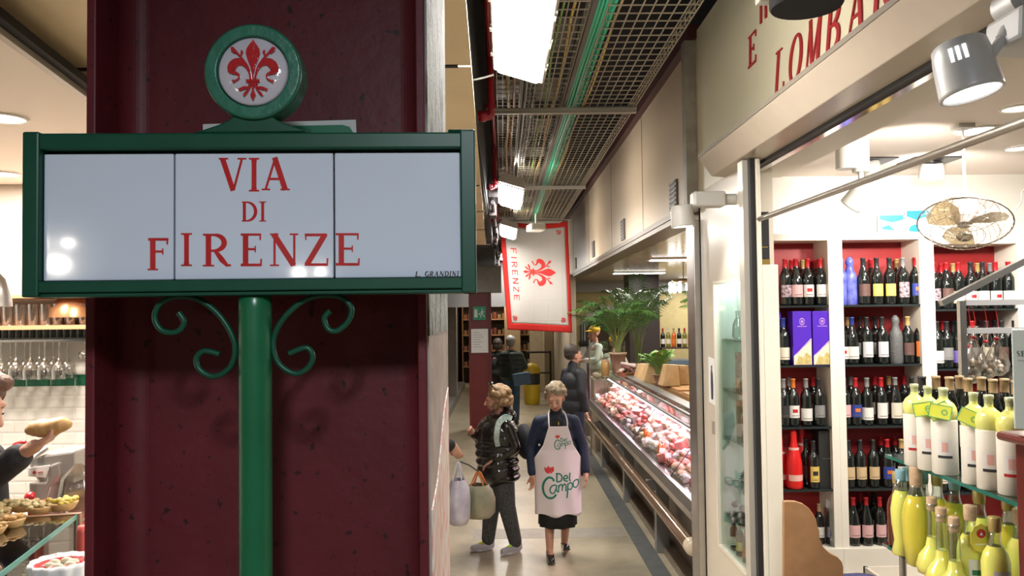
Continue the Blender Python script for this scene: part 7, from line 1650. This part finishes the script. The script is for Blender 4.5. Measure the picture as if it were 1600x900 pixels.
def bag(name, label, top, w, d, h, m_, hm, seed):
    t = thing(name, label, 'bag', (top.x, top.y, top.z - h)); rr = random.Random(seed); n = 28
    m = MB(); m.rings([[((w*fx*(1 + .08*math.sin(k*1.3 + z*20 + seed)))*math.cos(2*math.pi*k/n), (d*fx*(1 + .08*math.cos(k*1.7 + z*25)))*math.sin(2*math.pi*k/n), h*z) for k in range(n)] for z, fx in ((0, .35), (.02, .75), (.12, 1.0), (.4, 1.05), (.6, .9), (.72, .62))], cap=False)
    m.add([(w*.35*math.cos(2*math.pi*k/n), d*.35*math.sin(2*math.pi*k/n), 0) for k in range(n)], [tuple(range(n))]); obj('bag_body', m, m_, t, local=True)
    m = MB()
    for g in (-1, 1): m.tube(smoothpts([(g*w*.5, g*d*.3, h*.70), (g*w*.3, 0, h*.86), (g*.006, 0, h*1.0), (-g*w*.15, g*.01, h*.86), (-g*w*.3, g*d*.2, h*.70)], 4), .007, 6)
    obj('bag_handle', m, hm, t, local=True); return t
bag('plastic_bag', 'thin white and lilac plastic carrier bag hanging from the hand beside the column', hw + Vector((-.01, -.02, .0)), .085, .10, .48, mat('carrier_plastic', (.55, .54, .60), .3, col2=(.40, .36, .46), nscale=9, bump=.4, bscale=14), mat('carrier_plastic2', (.55, .54, .60), .3), 2)
bag('shopping_bag', 'full striped beige and green shopping bag behind the woman in the black jacket', hw + Vector((.14, .10, -.10)), .12, .11, .36, mat('beige_bag', (.30, .26, .19), .5, col2=(.16, .17, .10), nscale=7), mat('bag_orange', (.5, .16, .04), .5), 5)
m = MB(); pz = hw; m.tube([hw + Vector((.0, -.01, .0)), hw + Vector((.07, .05, -.04)), hw + Vector((.14, .10, -.10))], .006, 6); tag(obj('bag_cord', m, mat('dark_cord', (.03, .03, .03), .6)), 'dark cord running from the hand to the striped shopping bag', 'cord')

# ---- man in a dark coat at the counter
pm = Vector((PY(896, 560, 11.0).x, 11.0, 0))
Lm = ((.24, .0, 1.04), (.22, -.12, .90)); Rm = ((-.24, .03, 1.04), (-.23, -.02, .82)); Lgm = ((.085, -.01, .46), (.09, .0, .085)); Rgm = ((-.085, -.01, .46), (-.09, .03, .085))
t, hx = human('person in a long dark jacket with short dark hair, turned towards the deli counter', (pm.x, pm.y, 0), R(118), 1.74, Lm, Rm, Lgm, Rgm, vox=.010, curl=(.7, .5))
garment('jacket', t, [('e', (0, 0, .86), (.19, .145, .14)), ('e', (0, 0, 1.0), (.19, .14, .16)), ('e', (0, 0, 1.15), (.20, .14, .15)), ('c', (-.15, 0, 1.26), (.15, 0, 1.26), .075, .075), ('c', (0, .015, 1.30), (0, .01, 1.36), .075, .068)] + sleeves((Lm, Rm), .18, .075, .066, .052), mat('dark_parka', (.012, .014, .018), .6))
garment('trousers', t, trousers((Lgm, Rgm)), mat('dark_denim', (.02, .025, .04), .8))
for an in (Lgm[1], Rgm[1]): shoe(t, an, mat('dark_leather', (.03, .02, .015), .4))
hairdo(t, hx, [((0, .03, 1.53), (.078, .085, .075)), ((0, .05, 1.49), (.072, .06, .06))], hairmat('dark_hair', (.05, .035, .025), (.02, .015, .01)))

# ---- man seen from behind down the aisle
pk = Vector((PY(799, 600, 15.9).x, 15.9, 0))
Lk = ((.25, -.04, 1.05), (.17, -.17, .97)); Rk = ((-.25, -.02, 1.05), (-.17, -.18, 1.0)); Lgk = ((.08, -.03, .46), (.085, -.02, .085)); Rgk = ((-.09, .02, .46), (-.10, .14, .10))
t, hx = human('person with grey hair in a dark green puffer jacket and jeans, walking away', (pk.x, pk.y, 0), R(172), 1.74, Lk, Rk, Lgk, Rgk, vox=.011, face=False)
garment('puffer_jacket', t, quilted((Lk, Rk), .18, .215, .155, .84, 1.32, 6), mat('dark_green_nylon', (.015, .028, .022), .4), vox=.012, smooth=1)
garment('jeans', t, trousers((Lgk, Rgk), .09, .068, .055), mat('blue_denim', (.05, .10, .16), .8, noise=.3, nscale=10))
for an in (Lgk[1], Rgk[1]): shoe(t, an, mat('dark_leather', (.03, .02, .015), .4))
hairdo(t, hx, [((0, .03, 1.525), (.078, .085, .078)), ((0, .05, 1.48), (.072, .055, .06))], hairmat('grey_hair', (.34, .33, .31), (.2, .19, .18)))
q = PY(815, 592, 15.6); t = thing('shoulder_bag', 'blue shoulder bag hanging at the side of the man in the green puffer jacket', 'bag', (q.x, 15.62, q.z - .12)); m = MB(); m.obox((q.x, 15.60, q.z), (.34, .10, .24), (0, R(-8), 0)); obj('bag_body', m, mat('blue_bag', (.07, .13, .22), .5), t, bevel=.02)
m = MB(); m.tube(smoothpts([(q.x - .14, 15.6, q.z + .1), (q.x - .25, 15.66, q.z + .5), (q.x - .30, 15.74, q.z + .66)], 5), .012, 6); obj('bag_strap', m, BLK, t)
# ---- dark figure beside him
pd = Vector((PY(778, 600, 16.8).x, 16.8, 0))
Ld = ((.22, -.03, 1.05), (.20, -.10, .82)); Rd = ((-.22, -.02, 1.05), (-.20, -.08, .82)); Lgd = ((.08, -.03, .46), (.085, -.02, .085)); Rgd = ((-.08, .02, .46), (-.085, .08, .09))
t, hx = human('person in black clothes ahead of the grey haired man, half behind the maroon pillar', (pd.x, pd.y, 0), R(185), 1.66, Ld, Rd, Lgd, Rgd, vox=.011, face=False)
garment('black_coat', t, [('e', (0, 0, .92), (.18, .13, .14)), ('e', (0, 0, 1.10), (.18, .13, .16)), ('c', (-.115, 0, 1.272), (.115, 0, 1.272), .058, .058), ('c', (0, .01, 1.28), (0, .005, 1.33), .085, .062)] + sleeves((Ld, Rd), .17, .066, .058, .048), mat('black_wool', (.012, .012, .014), .8), vox=.013)
garment('trousers', t, trousers((Lgd, Rgd)), mat('black_wool', (.012, .012, .014), .8), vox=.013)
for an in (Lgd[1], Rgd[1]): shoe(t, an, mat('dark_leather', (.03, .02, .015), .4))
hairdo(t, hx, [((0, .03, 1.525), (.082, .088, .08)), ((0, .05, 1.47), (.078, .06, .08))], hairmat('dark_hair', (.05, .035, .025), (.02, .015, .01)))

# ---- cooks in yellow caps inside the deli
WSH = mat('cook_white', (.62, .58, .52), .8); CAPY = mat('cap_yellow', (.66, .42, .03), .6)
for u, v, Y, rz, l in ((930, 510, 14.2, R(-70), 'person in a yellow cap and white cook shirt standing beyond the palm pot'), (959, 526, 14.5, R(150), 'person in a yellow cap mostly hidden behind the potted palm')):
    p = PY(u, v, Y); zb_ = p.z - 1.66
    La_ = ((.22, -.10, 1.05), (.10, -.30, 1.04)); Ra_ = ((-.22, -.10, 1.05), (-.10, -.30, 1.02)); Lg_ = ((.085, -.01, .46), (.09, .0, .085)); Rg_ = ((-.085, -.01, .46), (-.09, .03, .085))
    m = MB(); m.box(p.x - .2, p.x + .2, Y - .2, Y + .2, 0, max(zb_, .02)); tag(obj('duckboard', m, mat('work_step', (.2, .17, .13), .6), bevel=.01), 'low step on the deli floor under the cook, %s' % ('beyond the palm pot' if u < 950 else 'behind the palm fronds'), 'step')
    t, hx = human(l, (p.x, Y, max(zb_, .02)), rz, 1.64, La_, Ra_, Lg_, Rg_, tilt=R(10), vox=.011, skin=SKINR)
    garment('white_shirt', t, [('e', (0, 0, .95), (.175, .125, .14)), ('e', (0, 0, 1.13), (.175, .12, .15)), ('c', (-.14, 0, 1.27), (.14, 0, 1.27), .062, .062)] + sleeves((La_, Ra_), .17, .062, .052, .044, .8), WSH, vox=.013)
    garment('trousers', t, trousers((Lg_, Rg_)), mat('khaki', (.25, .2, .13), .8), vox=.013)
    for an in (Lg_[1], Rg_[1]): shoe(t, an, mat('dark_leather', (.03, .02, .015), .4))
    m = MB(); m.xf = hx; m.ell((0, .02, 1.55), (.088, .10, .07)); m.ell((0, -.08, 1.545), (.06, .06, .012)); obj('yellow_cap', m, CAPY, t, local=True)

# ---- man with bread at the sandwich stall
YM = 3.2
p = PY(2, 574, YM); LEAN = R(15); zb_ = p.z - 1.70; w = PY(42, 704, YM - .05); e = PY(-40, 765, YM + .05)
loc = Vector((p.x - .50, YM, max(.0, zb_)))
s = 1.74/1.6; rz = R(82); Mi = Euler((LEAN, 0, rz)).to_matrix().inverted()
def loc_(q): return tuple((Mi @ (Vector(q) - loc))/s)
wl, el_ = loc_(w), loc_(e)
m = MB(); m.box(loc.x - .3, loc.x + .35, 3.08, YM + .3, 0, loc.z); tag(obj('duckboard', m, mat('work_step', (.2, .17, .13), .6), bevel=.01), 'raised step behind the sandwich counter', 'step')
La_ = (el_, wl)
Ra_ = ((-.22, -.03, 1.04), (-.14, -.22, .92)); Lg_ = ((.085, -.01, .46), (.09, .0, .085)); Rg_ = ((-.085, -.01, .46), (-.09, .03, .085))
fd = tuple(Mi @ (PY(86, 680, YM - .05) - w))
# swap: the arm nearest the viewer holds the bread
t, hx = human('person with short brown hair in a dark sweater holding out a long bread roll', tuple(loc), rz, 1.74, Ra_ if False else ((.22, -.03, 1.04), (.14, -.22, .92)), La_, Lg_, Rg_, tilt=R(8), turn=R(0), vox=.0078, skin=mat('skin_stall', (.62, .34, .24), .5, sub=.08), curl=(.5, .35), palmn=((0,-.3,-1), (0, 0, 1)), fdir=(None, fd))
t.rotation_euler = (LEAN, 0, rz)
arms_ = (((.22, -.03, 1.04), (.14, -.22, .92)), La_)
garment('sweater', t, [('e', (0, 0, .95), (.175, .125, .14)), ('e', (0, 0, 1.13), (.175, .12, .15)), ('c', (-.14, 0, 1.27), (.14, 0, 1.27), .062, .062)] + sleeves(arms_, .17, .066, .056, .050, .84), mat('charcoal_knit', (.03, .03, .033), .8, bump=.3, bscale=80))
garment('trousers', t, trousers((Lg_, Rg_)), mat('dark_denim', (.02, .025, .04), .8))
for an in (Lg_[1], Rg_[1]): shoe(t, an, mat('dark_leather', (.03, .02, .015), .4))
hairdo(t, hx, [((0, .03, 1.54), (.082, .092, .078)), ((0, .055, 1.49), (.077, .062, .07)), ((0, -.045, 1.575), (.06, .035, .025)), ((-.062, .0, 1.52), (.02, .04, .04)), ((.062, .0, 1.52), (.02, .04, .04))], hairmat('brown_short_hair', (.17, .08, .045), (.07, .03, .02)))
# bread roll, a thing of its own
a, b = PY(50, 672, YM - .04), PY(102, 664, YM - .05)
m = MB(); d = b - a
for f, r in ((0, .030), (.12, .044), (.3, .052), (.5, .054), (.7, .050), (.88, .044), (1, .030)):
    m.ell(a + d*f + Vector((0, 0, .004*math.sin(f*9))), (.028, r*.9, r*.72))
t = thing('bread_roll', 'long golden bread roll held in the outstretched hand', 'bread', a + Vector((0, 0, -.03)))
obj('crust', m, mat('roll_crust', (.66, .38, .15), .5, noise=.2, nscale=25), t, remesh=.008, smooth=3)
